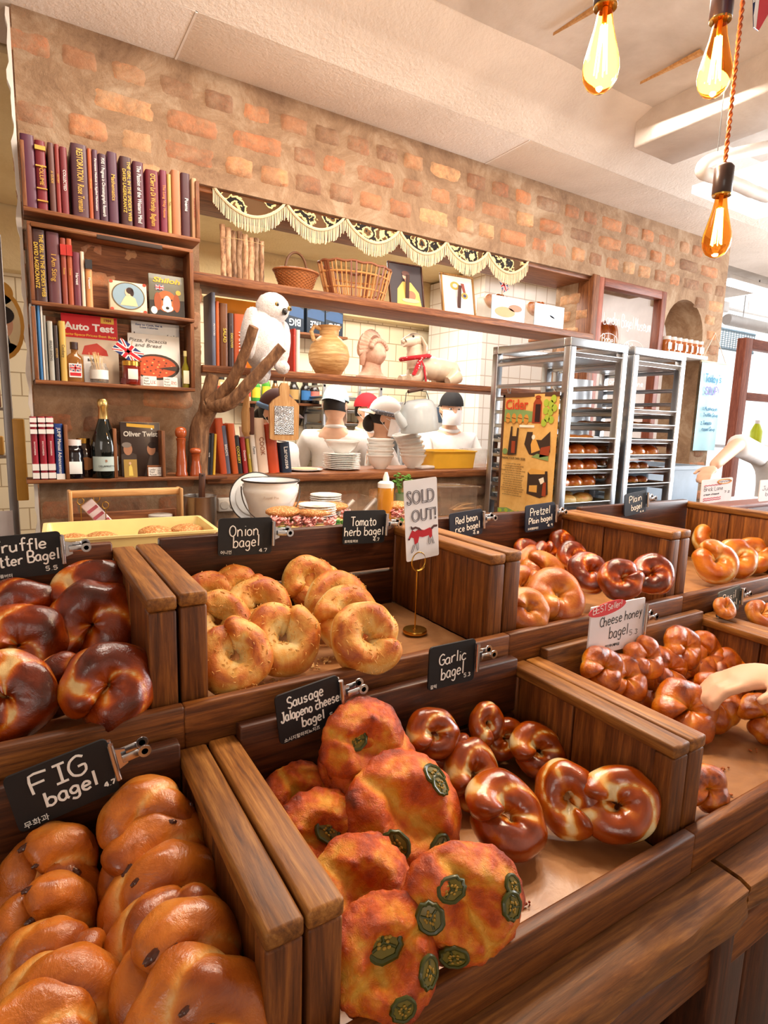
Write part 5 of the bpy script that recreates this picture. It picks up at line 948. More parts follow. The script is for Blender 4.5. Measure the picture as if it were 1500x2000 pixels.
def face_r(d):
    q = 1.0; f = max(0, -d.y)
    q += .22*math.exp(-((d.x/.13)**2+((d.z+.12)/.16)**2))*f          # nose
    q -= .10*math.exp(-(((abs(d.x)-.33)/.14)**2+((d.z-.08)/.1)**2))*f    # eye sockets
    q += .06*math.exp(-((d.x/.25)**2+((d.z+.42)/.06)**2))*f; q += .08*math.exp(-((d.x/.25)**2+((d.z+.7)/.15)**2))*f  # lips, chin
    q += .05*math.exp(-(((abs(d.x)-.5)/.2)**2+((d.z+.2)/.2)**2))*f
    return q
mb = MB(); mb.lathe([(0, 0), (wd*.42, 0), (wd*.42, hb*.05), (wd*.36, hb*.08), (wd*.28, hb*.14), (wd*.25, hb*.24), (wd*.27, hb*.36), (.01, hb*.4)], 28); sculpt(mb, face_r, (0, -.004, hb*.50), (wd*.34, wd*.38, hb*.27)); mb.build('head', stone, t)
mb = MB()
for k in range(17):
    an = rad(-10+200*k/16); c = Vector((wd*.5*math.cos(an), .012, hb*.56+hb*.38*math.sin(an))); mb.tube([(wd*.28*math.cos(an), -.012, hb*.58+hb*.24*math.sin(an)), c], [wd*.09, wd*.10], 8)
for k in range(9): an = rad(15+150*k/8); mb.ball((wd*.33*math.cos(an), -wd*.24, hb*.58+hb*.17*math.sin(an)), wd*.075, 10)
for s in (-1, 1): mb.tube([(s*wd*.36, 0, hb*.62), (s*wd*.38, .0, hb*.42), (s*wd*.34, .01, hb*.26)], [wd*.1, wd*.1, wd*.06], 8)
mb.build('headdress', stone, t)
pale, t_, b_, n_, l_ = nt('glazed_stone'); v_ = coords(n_, l_, (1, 1, 1)); r_ = ramp(n_, [(.35, '#cdbba4'), (.65, '#e5d6c0')]); l_.new(nz(n_, l_, v_, 8, 5, .6), r_.inputs[0]); l_.new(r_.outputs[0], b_.inputs['Base Color']); b_.inputs['Roughness'].default_value = .35; b_.inputs['Coat Weight'].default_value = .3
a = P(792, 745, y=LY); b = P(898, 748, y=LY); L = b.x-a.x; hd = P(820, 648, y=LY).z-ZL
t = thing('stone_dog', 'pale stone dachshund figure with long ears lying on the lower shelf', 'statue', (a.x, LY+.04, ZL), (0, 0, 0))
o, ro = limb([(L*.2, 0, hd*.34), (L*.45, 0, hd*.32), (L*.7, 0, hd*.3), (L*.9, 0, hd*.27), (L*.98, 0, hd*.2)], [.055, .054, .056, .055, .035], 1, 16)
mb = MB().tube(o, [r*L/.33 for r in ro], 20); o, ro = limb([(L*.26, 0, hd*.3), (L*.24, 0, hd*.55), (L*.2, 0, hd*.78)], [.05, .042, .036]); mb.tube(o, [r*L/.33 for r in ro], 18)
mb.ball((L*.2, -.005, hd*.84), (L*.14, L*.12, hd*.15), 20); o, ro = limb([(L*.16, -.01, hd*.82), (L*.06, -.015, hd*.8), (L*-.005, -.018, hd*.76)], [.033, .024, .018]); mb.tube(o, [r*L/.33 for r in ro], 14); mb.ball((L*-.02, -.018, hd*.79), .012, 10); mb.build('body', pale, t)
for s in (-1, 1): MB().tube([(L*.26, s*L*.1, hd*.9), (L*.32, s*L*.13, hd*.72), (L*.32, s*L*.13, hd*.58), (L*.27, s*L*.12, hd*.5)], [.014*L/.3, .03*L/.3, .03*L/.3, .012*L/.3], 12, flat=.35).build('ear', pale, t)
for s in (-1, 1):
    MB().tube([(L*.28, s*L*.12, hd*.2), (L*.2, s*L*.13, hd*.06), (L*.06, s*L*.12, hd*.045)], [.03*L/.3, .024*L/.3, .02*L/.3], 12).build('paw', pale, t); MB().tube([(L*.88, s*L*.15, hd*.18), (L*.8, s*L*.17, hd*.1), (L*.72, s*L*.17, hd*.05)], [.04*L/.3, .03*L/.3, .02*L/.3], 12).build('paw', pale, t)
    MB().ball((L*.12, s*L*.085-.006, hd*.9), .006, 10).build('eye', plain('#3a2c24', .3), t)
bd, t_, b_, n_, l_ = nt('red_bandana'); v_ = coords(n_, l_, (1, 1, 1)); vo = n_.new('ShaderNodeTexVoronoi'); vo.inputs['Scale'].default_value = 60; l_.new(v_, vo.inputs['Vector']); r_ = ramp(n_, [(.16, '#f0e4e0'), (.24, '#bb1f2b')]); l_.new(vo.outputs['Distance'], r_.inputs[0]); l_.new(r_.outputs[0], b_.inputs['Base Color']); b_.inputs['Roughness'].default_value = .85
mb = MB(); mb.tube([(L*.235+.058*L/.33*1.2*math.cos(2*PI*k/24), .058*L/.33*1.2*math.sin(2*PI*k/24), hd*.5+.012*math.cos(2*PI*k/24)) for k in range(24)], .011, 8, closed=True); kn = Vector((L*.2, -.066*L/.33, hd*.47)); mb.ball(kn, .015, 12)
mb.tube([kn, kn+Vector((-.02, -.008, -.035)), kn+Vector((-.045, -.005, -.085))], [.008, .016, .012], 8, flat=.3); mb.tube([kn, kn+Vector((.012, -.012, -.045)), kn+Vector((.03, -.01, -.12))], [.008, .019, .014], 8, flat=.3)
o = mb.build('bandana', bd, None, t.location[:], None); tag(o, 'red and white bandana knotted round the stone dog', 'bandana')
# scalloped valance along the lintel
VY = WY+.012
cusp = [(414, 352), (558, 388), (674, 416), (780, 443), (872, 466), (953, 486), (1032, 504)]
fl_m, t_, b_, n_, l_ = nt('flower_cloth'); v_ = coords(n_, l_, (1, 0, 1)); vo = n_.new('ShaderNodeTexVoronoi'); vo.inputs['Scale'].default_value = 14; l_.new(v_, vo.inputs['Vector']); wv = nz(n_, l_, v_, 26, 3, .6, 1.5); ad = n_.new('ShaderNodeMath'); ad.operation = 'MULTIPLY_ADD'; ad.inputs[1].default_value = .5; l_.new(wv, ad.inputs[0]); l_.new(vo.outputs['Distance'], ad.inputs[2])
r_ = ramp(n_, [(0, '#1a120d'), (.44, '#6b4a26'), (.53, '#e6c88c'), (.66, '#1a120d'), (.82, '#e6c88c'), (.9, '#5a3c1c')]); r_.color_ramp.interpolation = 'CONSTANT'; l_.new(ad.outputs[0], r_.inputs[0]); l_.new(r_.outputs[0], b_.inputs['Base Color']); b_.inputs['Roughness'].default_value = .9
cl_ = MB(); br_ = MB(); fr_ = MB()
zt = 2.412
for i in range(6):
    a = P(*cusp[i], y=VY); b = P(*cusp[i+1], y=VY); w_ = b.x-a.x
    def edge(u): z = a.z+(b.z-a.z)*u; return Vector((a.x+w_*u, VY, z-.012-.088*math.sin(PI*u)**.75*min(1, w_/.3)))
    cl_.grid(lambda u, v: (edge(u).x, VY+.004*math.sin(u*9+v*2), edge(u).z*(1-v)+zt*v), 24, 4)
    br_.tube([edge(u/20)+Vector((0, -.003, 0)) for u in range(21)], .006, 6, flat=1.0)
    n = int(w_/.0055)
    for k in range(n):
        e = edge((k+.5)/n); q = R_.uniform(-.003, .003); fr_.tube([e, e+Vector((q*.4, -.002+R_.uniform(-.002, .002), -.03)), e+Vector((q, -.001, -.058+R_.uniform(-.004, .004)))], .0019, 4, caps=False)
t = thing('scalloped_valance', 'flowered scalloped valance with cream fringe hung along the pass-through', 'valance', (0, 0, 0)); CREAM = plain('#e3cda8', .85)
cl_.build('flower_cloth', fl_m, t); br_.build('braid', CREAM, t); q = fr_.build('fringe', CREAM, t); q['kind'] = 'stuff'
# ================================================================= things on the back table and the ledge
TZ = 1.1655
YEL = plain('#f5e098', .35, 0, .1)
def tub(t, w0, d0, w1, d1, h, th, m, rim=.006, nm='tub_body'):
    "open tapered tray: w0,d0 at the base, w1,d1 at the rim"
    def ringp(w_, d_, z, r=.012, n=6):
        out = []
        for cx, cy, a0 in ((w_/2-r, d_/2-r, 0), (-w_/2+r, d_/2-r, PI/2), (-w_/2+r, -d_/2+r, PI), (w_/2-r, -d_/2+r, 3*PI/2)):
            for i in range(n+1): a = a0+PI/2*i/n; out.append((cx+r*math.cos(a), cy+r*math.sin(a), z))
        return out
    rings = [ringp(w0, d0, 0), ringp(w1, d1, h-rim), ringp(w1+2*rim, d1+2*rim, h-rim), ringp(w1+2*rim, d1+2*rim, h), ringp(w1-2*th, d1-2*th, h), ringp(w0-2*th, d0-2*th, th)]
    n = len(rings[0]); vv = [p for r in rings for p in r]; ff = [(i*n+j, i*n+(j+1) % n, (i+1)*n+(j+1) % n, (i+1)*n+j) for i in range(5) for j in range(n)]
    ff.append(tuple(reversed(range(n)))); ff.append(tuple(range(5*n, 6*n)))
    return MB().add(vv, ff, 0, False).build(nm, m, t)
nl, nr, bl, br2 = P(120, 1055, z=1.25), P(424, 1036, z=1.25), P(75, 1023, z=1.25), P(392, 1008, z=1.25)
tx, ty = (nl.x+nr.x)/2-.01, (nl.y+bl.y)/2; tw, td = .405, bl.y-nl.y-.012
t = thing('plastic_tray', 'pale yellow rectangular plastic tray of seeded buns behind the left crates', 'tray', (tx, ty, TZ), (0, 0, rad(-3)))
tub(t, tw-.03, td-.03, tw, td, 1.25-TZ, .004, YEL)
BUN, t_, b_, n_, l_ = nt('seeded_bun'); v_ = coords(n_, l_, (1, 1, 1)); vo = n_.new('ShaderNodeTexVoronoi'); vo.inputs['Scale'].default_value = 190; l_.new(v_, vo.inputs['Vector']); r_ = ramp(n_, [(.12, '#f0dcae'), (.3, '#d9a463'), (.6, '#b9783d')]); l_.new(vo.outputs['Distance'], r_.inputs[0]); l_.new(r_.outputs[0], b_.inputs['Base Color']); b_.inputs['Roughness'].default_value = .6; bump(n_, l_, b_, vo.outputs['Distance'], .5, .003)
for i, (px, py, lb) in enumerate(((120, 1038, 'seeded bun in the yellow tray, mostly behind the Truffle sign'), (192, 1042, 'seeded bun with a pink filling at the left of the yellow tray'), (300, 1036, 'seeded bun in the middle of the yellow tray'), (364, 1034, 'seeded bun at the right end of the yellow tray'))):
    p = P(px, py+14, z=1.205); t = thing('filled_bun', lb, 'bun', (min(max(p.x, .10), .41), ty+(-.02 if i < 2 else .02), TZ+.006), (0, 0, i), 'seeded buns in the yellow tray'); furry(MB(), (0, 0, .05), (.047, .046, .022), .06, 28).build('top_bun', BUN, t); furry(MB(), (.003, -.004, .03), (.048, .046, .010), .2, 28).build('ham', plain('#e2a09a', .4), t); furry(MB(), (0, 0, .014), (.046, .045, .013), .05, 28).build('bottom_bun', plain('#e0b87a', .6), t)
# wooden caddy with gold name stands
p = P(244, 1012, y=1.98); a = P(138, 1010, y=1.98); b = P(352, 1010, y=1.98); w_ = b.x-a.x; ht = P(244, 955, y=1.98).z-TZ
t = thing('tool_caddy', 'open wooden carrying caddy with a top bar, holding gold stands', 'caddy', ((a.x+b.x)/2, 1.98, TZ))
MB().box((-w_/2, -.06, 0), (w_/2, .06, .01), 0, .002).build('floor_board', W_pale('x'), t)
for s in (-1, 1): MB().box((s*w_/2-.005, -.03, .01), (s*w_/2+.005, .03, ht), 0, .003).build('end_post', W_pale('z'), t)
MB().box((-w_/2, -.012, ht-.022), (w_/2, .008, ht), 0, .004).build('top_bar', W_pale('x'), t); MB().box((-w_/2, .05, .01), (w_/2, .06, .075), 0, .002).build('side_board', W_shelf('x'), t); MB().box((-w_/2, -.06, .01), (w_/2, -.052, .06), 0, .002).build('side_board', W_shelf('x'), t)
def wire_stand(label, loc, h, group=None, big=False):
    t = thing('sign_stand', label, 'sign stand', loc, (0, 0, 0), group)
    k = 1.0 if big else .6
    MB().lathe([(0, 0), (.0215*k, 0), (.0225*k, .003), (.021*k, .006*k), (.004, .0065*k), (.0035, .009)], 32).build('base_disc', BRASS, t)
    MB().cyl((0, 0, .004), (0, 0, h), .0014, None, 8).build('rod', BRASS, t)
    c = Vector((0, -.002, h+.016*k)); pts = [Vector((0, 0, h))]+[c+Vector((.015*k*math.sin(a), -.003*(i/26), -.017*k*math.cos(a))) for i, a in enumerate([2*PI*i/26*1.15 for i in range(27)])]
    MB().tube(pts, .0013, 8).build('clip_loop', BRASS, t); return t
for i, (px, lb) in enumerate(((158, 'silver ringed gold sign stand at the left of the caddy'), (190, 'gold sign stand with a looped ring in the caddy'), (206, 'short gold sign stand right of the others in the caddy'))): wire_stand(lb, (P(px, 1000, y=1.98).x, 1.975+.012*(i % 2), TZ+.0105), (.10, .105, .085)[i], 'gold sign stands in the caddy')
p = P(225, 1000, y=1.98); t = thing('paper_pack', 'red and white printed paper packet slanting out of the caddy', 'packet', (p.x, 1.985, TZ+.012), (0, rad(-38), 0)); MB().box((-.02, -.006, 0), (.02, .006, .13), 0, .003).build('packet', plain('#ecd9da', .4), t)
mb = MB()
for k in range(4): mb.box((-.017, -.0066, .02+.026*k), (.017, -.006, .03+.026*k))
mb.build('printing', plain('#b65a66', .5), t)
p = P(316, 1012, y=1.96); t = thing('deli_cup', 'clear plastic cup with a lid standing in the caddy', 'cup', (p.x, 1.98, TZ+.0105)); MB().lathe([(0, 0), (.028, 0), (.036, .05), (.034, .05), (.027, .003), (0, .003)], 24).build('cup_body', CLEAR, t); MB().lathe([(.037, .048), (.037, .055), (.03, .057), (0, .056)], 24).build('lid', plain('#efeae2', .3, 0, 0, .4), t)
# steel pot with ladle
a = P(358, 966, y=2.02); b = P(422, 966, y=2.02); r = (b.x-a.x)/2*.98; hp = P(390, 968, y=2.02).z-TZ
t = thing('steel_pot', 'brushed steel cylinder pot with a wooden ladle, beside the bucket', 'pot', ((a.x+b.x)/2, 2.02, TZ)); MB().lathe([(0, 0), (r, 0), (r, hp-.004), (r*1.05, hp), (r*1.0, hp+.001), (r*.96, hp-.006), (r*.96, .004), (0, .004)], 40).build('pot_body', plain('#b9b7b6', .28, 1.0), t)
q = thing('wooden_spatula', 'dark wooden spatula handle standing in the steel pot', 'spatula', ((a.x+b.x)/2+.005, 2.03, TZ+.006), (0, rad(2), 0)); MB().box((-.011, -.004, 0), (.011, .004, hp+.07), 0, .003).build('handle', W_dark('z'), q); MB().cyl((0, -.006, hp+.062), (0, .006, hp+.062), .003, None, 10).build('hang_hole', plain('#1a0f0a', .6), q)
p = P(455, 1003, y=2.28); a = P(435, 985, y=2.30); b = P(477, 985, y=2.30); h_ = a.z-P(435, 1012, y=2.30).z
t = thing('power_socket', 'white double power socket beside the enamel bucket', 'socket', ((a.x+b.x)/2, 2.36, max(TZ+.001, a.z-h_-.01))); w_ = b.x-a.x; MB().box((-w_/2, 0, 0), (w_/2, .038, h_), 0, .004).build('cover_plate', plain('#d9cfc2', .4), t)
for s in (-1, 1):
    mb = MB(); M0 = Matrix.Translation((s*w_*.22, -.0005, h_*.5)) @ Matrix.Rotation(PI/2, 4, 'X'); mb.lathe([(.014, 0), (.0165, 0), (.0165, .002), (.014, .002)], 20, 0, M0); mb.lathe([(0, .0002), (.014, .0002), (.014, .001), (0, .001)], 20, 0, M0)
    for e in (-.005, .005): mb.lathe([(0, .001), (.0022, .001), (.0022, .0016), (0, .0016)], 10, 1, M0 @ Matrix.Translation((e, 0, 0)))
    mb.build('outlet', [plain('#c4b8aa', .4), INK], t)
# enamel bucket with lid
BX = P(528, 990, y=1.95); a = P(475, 935, y=1.95); b = P(580, 940, y=1.95); r = (b.x-a.x)/2; hb = (a.z+b.z)/2-TZ
ENAM = plain('#f2f3f2', .14, 0, .6); RIM = plain('#39322f', .3)
t = thing('enamel_bucket', 'white enamel bucket with dark rim, wire handle and wooden grip', 'bucket', ((a.x+b.x)/2, 1.95, TZ), (0, 0, rad(-20)))
MB().lathe([(0, .004), (r*.6, .004), (r*.62, .0), (r*.64, .004), (r*.70, hb*.22), (r*.82, hb*.5), (r*.97, hb*.76), (r*.98, hb*.84), (r*.93, hb*.93), (r*.97, hb*.98), (r*1.0, hb), (r*.95, hb), (r*.90, hb*.92), (r*.93, hb*.8), (r*.78, hb*.5), (r*.6, hb*.06), (0, hb*.05)], 44).build('bucket_body', ENAM, t)
MB().tube([(r*1.0*math.cos(2*PI*k/44), r*1.0*math.sin(2*PI*k/44), hb) for k in range(44)], .0032, 8, closed=True).build('rim', RIM, t)
for s in (-1, 1): MB().lathe([(0, 0), (.011, 0), (.011, .006), (0, .006)], 14, 0, Matrix.Translation((s*r*.92, 0, hb*.86)) @ Matrix.Rotation(s*PI/2, 4, 'Y')).build('ear', ENAM, t)
hk = [(-r*1.02*math.cos(PI*k/24), -.052-r*.75*math.sin(PI*k/24)**.8+.05*(abs(k-12)/12)**2, hb*.86-hb*.62*math.sin(PI*k/24)) for k in range(25)]
MB().tube(hk, .0022, 8).build('wire_handle', plain('#4a4038', .35, .9), t); c = Vector(hk[12]); MB().lathe([(.005, -.034), (.008, -.03), (.009, 0), (.008, .03), (.005, .034)], 14, 0, Matrix.Translation(c) @ Matrix.Rotation(PI/2, 4, 'Y')).build('grip', plain('#8a4526', .45), t)
mb = MB(); jack(mb, .03, .021, Matrix.Translation((r*.38, -r*.79, hb*.42)) @ Matrix.Rotation(rad(26), 4, 'Z')); mb.build('flag_sticker', FLAGM, t); text('Royal Pie', .012, plain('#b9a79a', .6), t, (0, -r*.96, hb*.70), fit=.05)
p = P(497, 940, y=2.12); a = P(447, 940, y=2.12); b = P(541, 940, y=2.12); rl = (b.x-a.x)/2*1.0
t = thing('enamel_cover', 'round white enamel lid leaning behind the bucket', 'lid', ((a.x+b.x)/2, 2.10, TZ+rl*.98), (rad(78), 0, rad(-28)))
MB().lathe([(rl, 0), (rl*.98, .004), (rl*.8, .004), (rl*.74, .016), (rl*.2, .02), (0, .02), (0, .0175), (rl*.2, .0175), (rl*.72, .0135), (rl*.78, .001), (rl*.96, .001)], 44).build('lid_body', ENAM, t); MB().tube([(rl*math.cos(2*PI*k/44), rl*math.sin(2*PI*k/44), .001) for k in range(44)], .003, 8, closed=True).build('rim', RIM, t)
MB().lathe([(0, .018), (.006, .018), (.014, .03), (0, .036)], 18).build('knob', ENAM, t)
# plates: one plate built, then copied into the stacks
def plate(label, loc, r, group):
    t = tag(MB().lathe([(0, .002), (r*.55, .002), (r*.58, 0), (r*.62, .002), (r*.98, .0085), (r, .0095), (r*.98, .011), (r*.66, .006), (r*.6, .0045), (0, .0045)], 40).build('plate', CERAMIC, None, loc), label, 'plate', group); return t
def stack(nm, px, yb, y, wpx, n, dz, z0, group):
    p = P(px, yb, y=y); r = wpx/2*depth(p)/F_PX; pl = plate('bottom plate of '+nm, (p.x, y, z0), r, group)
    for k in range(1, n): c = dup(pl, (p.x+R_.uniform(-.0015, .0015), y+R_.uniform(-.0015, .0015), z0+dz*k), None, ('top plate of ' if k == n-1 else f'plate {("second","third","fourth","fifth","sixth","seventh","eighth","ninth","tenth","eleventh","twelfth","thirteenth")[k-1]} from the bottom of ')+nm); 
    return p.x, r, z0+dz*n
stack('the white stack nearest the bucket', 620, 1015, 1.78, 73, 13, .0078, TZ, 'white plates stacked beside the bucket')
stack('the white stack behind the one by the bucket', 636, 1000, 1.98, 62, 13, .0082, TZ, 'white plates stacked behind the bucket stack')
lx, lr, lz = stack('the plate stack on the ledge under a bowl', 667, 922, 2.50, 74, 9, .0085, ZG, 'white plates stacked on the ledge')
def bowl(label, loc, r, h, group, tilt=0):
    return tag(MB().lathe([(0, 0), (r*.42, 0), (r*.45, .004), (r*.8, h*.42), (r*.95, h*.80), (r*.97, h*.84), (r*1.03, h*.88), (r*1.04, h), (r*.965, h), (r*.93, h*.86), (r*.76, h*.44), (r*.4, .009), (0, .008)], 40).build('bowl', CERAMIC, None, loc, (0, tilt, 0)), label, 'bowl', group)
bowl('single white bowl standing on the ledge plate stack', (lx, 2.50, lz+.002), .082, .062, None)
for nm, px, wpx, n, dz, lean in (('the short bowl stack on the ledge', 742, 52, 4, .026, 0), ('the tall leaning bowl stack on the ledge', 806, 50, 6, .022, -.004)):
    p = P(px, 918, y=2.50); r = wpx/2*depth(p)/F_PX; b0 = bowl('bottom bowl of '+nm, (p.x, 2.50, ZG), r, .072, 'white bowls stacked on the ledge')
    for k in range(1, n): dup(b0, (p.x+lean*k*abs(k)*.35, 2.50, ZG+dz*k), (0, -.05*k if lean else 0, 0), ('top bowl of ' if k == n-1 else f'bowl {("second","third","fourth","fifth")[k-1]} from the bottom of ')+nm)
p = P(603, 915, y=2.42); plate('white plate with a flat golden crepe at the left of the ledge', (p.x, 2.47, ZG), .085, None); furry(MB(), (0, 0, 0), (.06, .06, .004), .08, 30).build('flatbread', plain('#dfae7c', .6), None, (p.x, 2.47, ZG+.0105)); tag(bpy.data.objects['flatbread'], 'flat golden crepe on a white plate at the left of the ledge', 'bread')
p = P(838, 905, y=2.42); o = tag(MB().box((-.05, -.03, 0), (.05, .03, .016), 0, .006).build('folded_cloth', plain('#eee9e6', .8), None, (p.x, 2.46, ZG), (0, 0, .2)), 'folded white cloth beside the yellow tub on the ledge', 'cloth')
p = P(874, 908, y=2.5); a = P(832, 908, y=2.5); b = P(916, 908, y=2.5); t = thing('plastic_tub', 'bright yellow rectangular plastic tub on the ledge', 'tub', ((a.x+b.x)/2, 2.53, ZG)); tub(t, b.x-a.x-.02, .17, b.x-a.x-.006, .185, .092, .004, plain('#eab53a', .35))
p = P(932, 908, y=2.5); t = thing('clear_tub', 'clear plastic tub at the right end of the ledge', 'tub', (p.x, 2.53, ZG)); tub(t, .09, .12, .10, .13, .10, .003, CLEAR)
# sandwiches
def sandwich(label, px, py, sc_, yaw, z=TZ):
    sc_ *= 1.16; p = P(px, py-5, z=z+.012); t = thing('ham_sandwich', label, 'sandwich', (p.x, p.y, z+.0112), (0, 0, rad(yaw)), 'ham sandwiches on the back table'); k = sc_
    furry(MB(), (0, 0, .012*k), (.052*k, .047*k, .013*k), .05, 28).build('bottom_bread', plain('#e3bd7e', .6), t)
    furry(MB(), (0, -.004*k, .024*k), (.05*k, .046*k, .006*k), .15, 28).build('cheese', plain('#efd58e', .5), t)
    mb = MB(); rg = random.Random(px)
    for i in range(26):
        a = rg.uniform(PI*1.05, 1.95*PI); r0 = rg.uniform(.034, .053)*k; c = Vector((r0*math.cos(a), r0*math.sin(a), (.028+rg.uniform(0, .022))*k)); th = rg.uniform(0, 6); mb.grid(lambda u, v: (c.x+.018*k*(u-.5)*math.cos(th)+.005*k*math.sin(9*v), c.y+.018*k*(u-.5)*math.sin(th)+.006*k*math.cos(7*u+5*v), c.z+.014*k*(v-.5)+.003*math.sin(u*8)), 6, 6)
    mb.build('ham', plain('#eda9a3', .35, 0, .2), t)
    furry(MB(), (.0, .012*k, .062*k), (.052*k, .044*k, .016*k), .05, 28).build('top_bread', BUN, t); t.children[0]
    mb = MB()
    for i in range(12): mb.ball((-.02*k+rg.uniform(-.012, .012)*k, -.047*k+rg.uniform(-.006, .006), (.010+rg.uniform(0, .014))*k), .0052*k, 8)
    mb.build('parsley', plain('#3d7a2a', .6), t); pl = plate('white plate under '+label, (p.x, p.y, z), .066*k, 'plates under the sandwiches'); return t
sandwich('ham sandwich with parsley, front and centre of the group', 620, 1046, .98, 4)
sandwich('ham sandwich on the right, behind the front one', 655, 1030, .92, 10); sandwich('ham sandwich behind and left of the front one', 595, 1030, .92, -14); sandwich('ham sandwich half hidden behind the Onion sign clip', 555, 1046, .98, -8)
sandwich('round seeded sandwich peeping out behind the gold framed sold out card', 778, 1026, .9, 0)
# acrylic trays with tongs, squeeze bottle, plant
ACR = plain('#f5efe8', .05, 0, 0, .95, 1.2, alpha=.35)
def acrylic(label, x0, x1, ytop, ybot, y, d):
    a = P(x0, ybot, y=y); b = P(x1, ybot, y=y); c = P(x0, ytop, y=y); t = thing('acrylic_box', label, 'box', ((a.x+b.x)/2, y, TZ)); w_ = b.x-a.x; h_ = max(.05, c.z-TZ); mb = MB()
    for q0, q1 in (((-w_/2, 0, 0), (-w_/2+.003, d, h_)), ((w_/2-.003, 0, 0), (w_/2, d, h_)), ((-w_/2, d-.003, 0), (w_/2, d, h_)), ((-w_/2, 0, 0), (w_/2, .003, h_)), ((-w_/2, 0, 0), (w_/2, d, .003))): mb.box(q0, q1)
    mb.build('box_body', ACR, t); return t, w_, h_
t, w_, h_ = acrylic('clear acrylic box with two white handled tongs behind the Tomato sign', 660, 738, 978, 1015, 1.86, .16)
for i, (x0, y0, x1, y1, lb) in enumerate(((662, 1008, 691, 977, 'left white handled spoon sticking out of the acrylic box'), (706, 1006, 735, 974, 'right white handled spoon sticking out of the acrylic box'))):
    a = P(x0, y0, y=1.90); b = P(x1, y1, y=1.89); a.z = max(a.z, TZ+.008); q = thing('serving_spoon', lb, 'spoon', a); MB().tube([(0, 0, 0), tuple((b-a)*.6), tuple(b-a)], [.004, .005, .006], 10).build('handle', plain('#efece8', .4), q); MB().ball((-.006, 0, .004), (.012, .008, .004), 12).build('spoon_head', STEEL, q)
t, w_, h_ = acrylic('clear lidded acrylic box with wooden tongs behind the sold out card', 858, 930, 955, 1012, 1.95, .18)
MB().box((-w_/2-.012, -.004, h_), (w_/2+.02, .185, h_+.004), 0, .001).build('lid', ACR, t)
p = P(905, 1000, y=2.0); t = thing('wooden_tongs', 'pale wooden tongs lying inside the lidded acrylic box', 'tongs', (p.x, 2.0, TZ+.004)); 
for s in (-1, 1): MB().tube([(-.06, s*.003, .008), (.0, s*.012, .014+.012*(s > 0)), (.05, s*.006, .012+.02*(s > 0))], [.004, .005, .006], 8, flat=.5).build('arm', W_pale('x'), t)
p = P(752, 1000, y=1.82); a = P(739, 980, y=1.82); b = P(766, 980, y=1.82); r = (b.x-a.x)/2; ht = P(752, 922, y=1.82).z-TZ
t = thing('squeeze_bottle', 'tall clear squeeze bottle of amber dressing beside the sold out card', 'bottle', (p.x, 1.82, TZ))
MB().lathe([(0, 0), (r*.94, 0), (r, .006), (r, ht*.70), (r*.96, ht*.74), (0, ht*.74)], 28).build('dressing', plain('#c8892c', .12, 0, .5), t); MB().lathe([(r*1.0, ht*.72), (r*1.0, ht*.8), (r*.75, ht*.83), (r*.4, ht*.84), (r*.38, ht*.9), (r*.16, ht), (0, ht)], 24).build('nozzle_cap', plain('#eeeae2', .35), t)
p = P(785, 985, y=2.15); t = thing('herb_pot', 'small green herb plant in a glass behind the squeeze bottle', 'plant', (p.x, 2.15, TZ)); MB().lathe([(0, 0), (.026, 0), (.032, .075), (.029, .075), (.024, .004), (0, .004)], 20).build('glass_pot', plain('#9fb08a', .1, 0, .3, .3), t)
mb = MB(); rg = random.Random(2)
for i in range(14):
    a = rg.uniform(0, 6.28); q = Vector((.03*math.cos(a), .03*math.sin(a), .11+rg.uniform(0, .05))); mb.tube([(0, 0, .04), tuple(q*.6), tuple(q)], .0012, 5)
    for k in range(4): mb.ball(q+Vector((rg.uniform(-.012, .012), rg.uniform(-.012, .012), rg.uniform(-.02, .006))), (.008, .006, .003), 8)
mb.build('leaves', plain('#5c8f2e', .5), t)
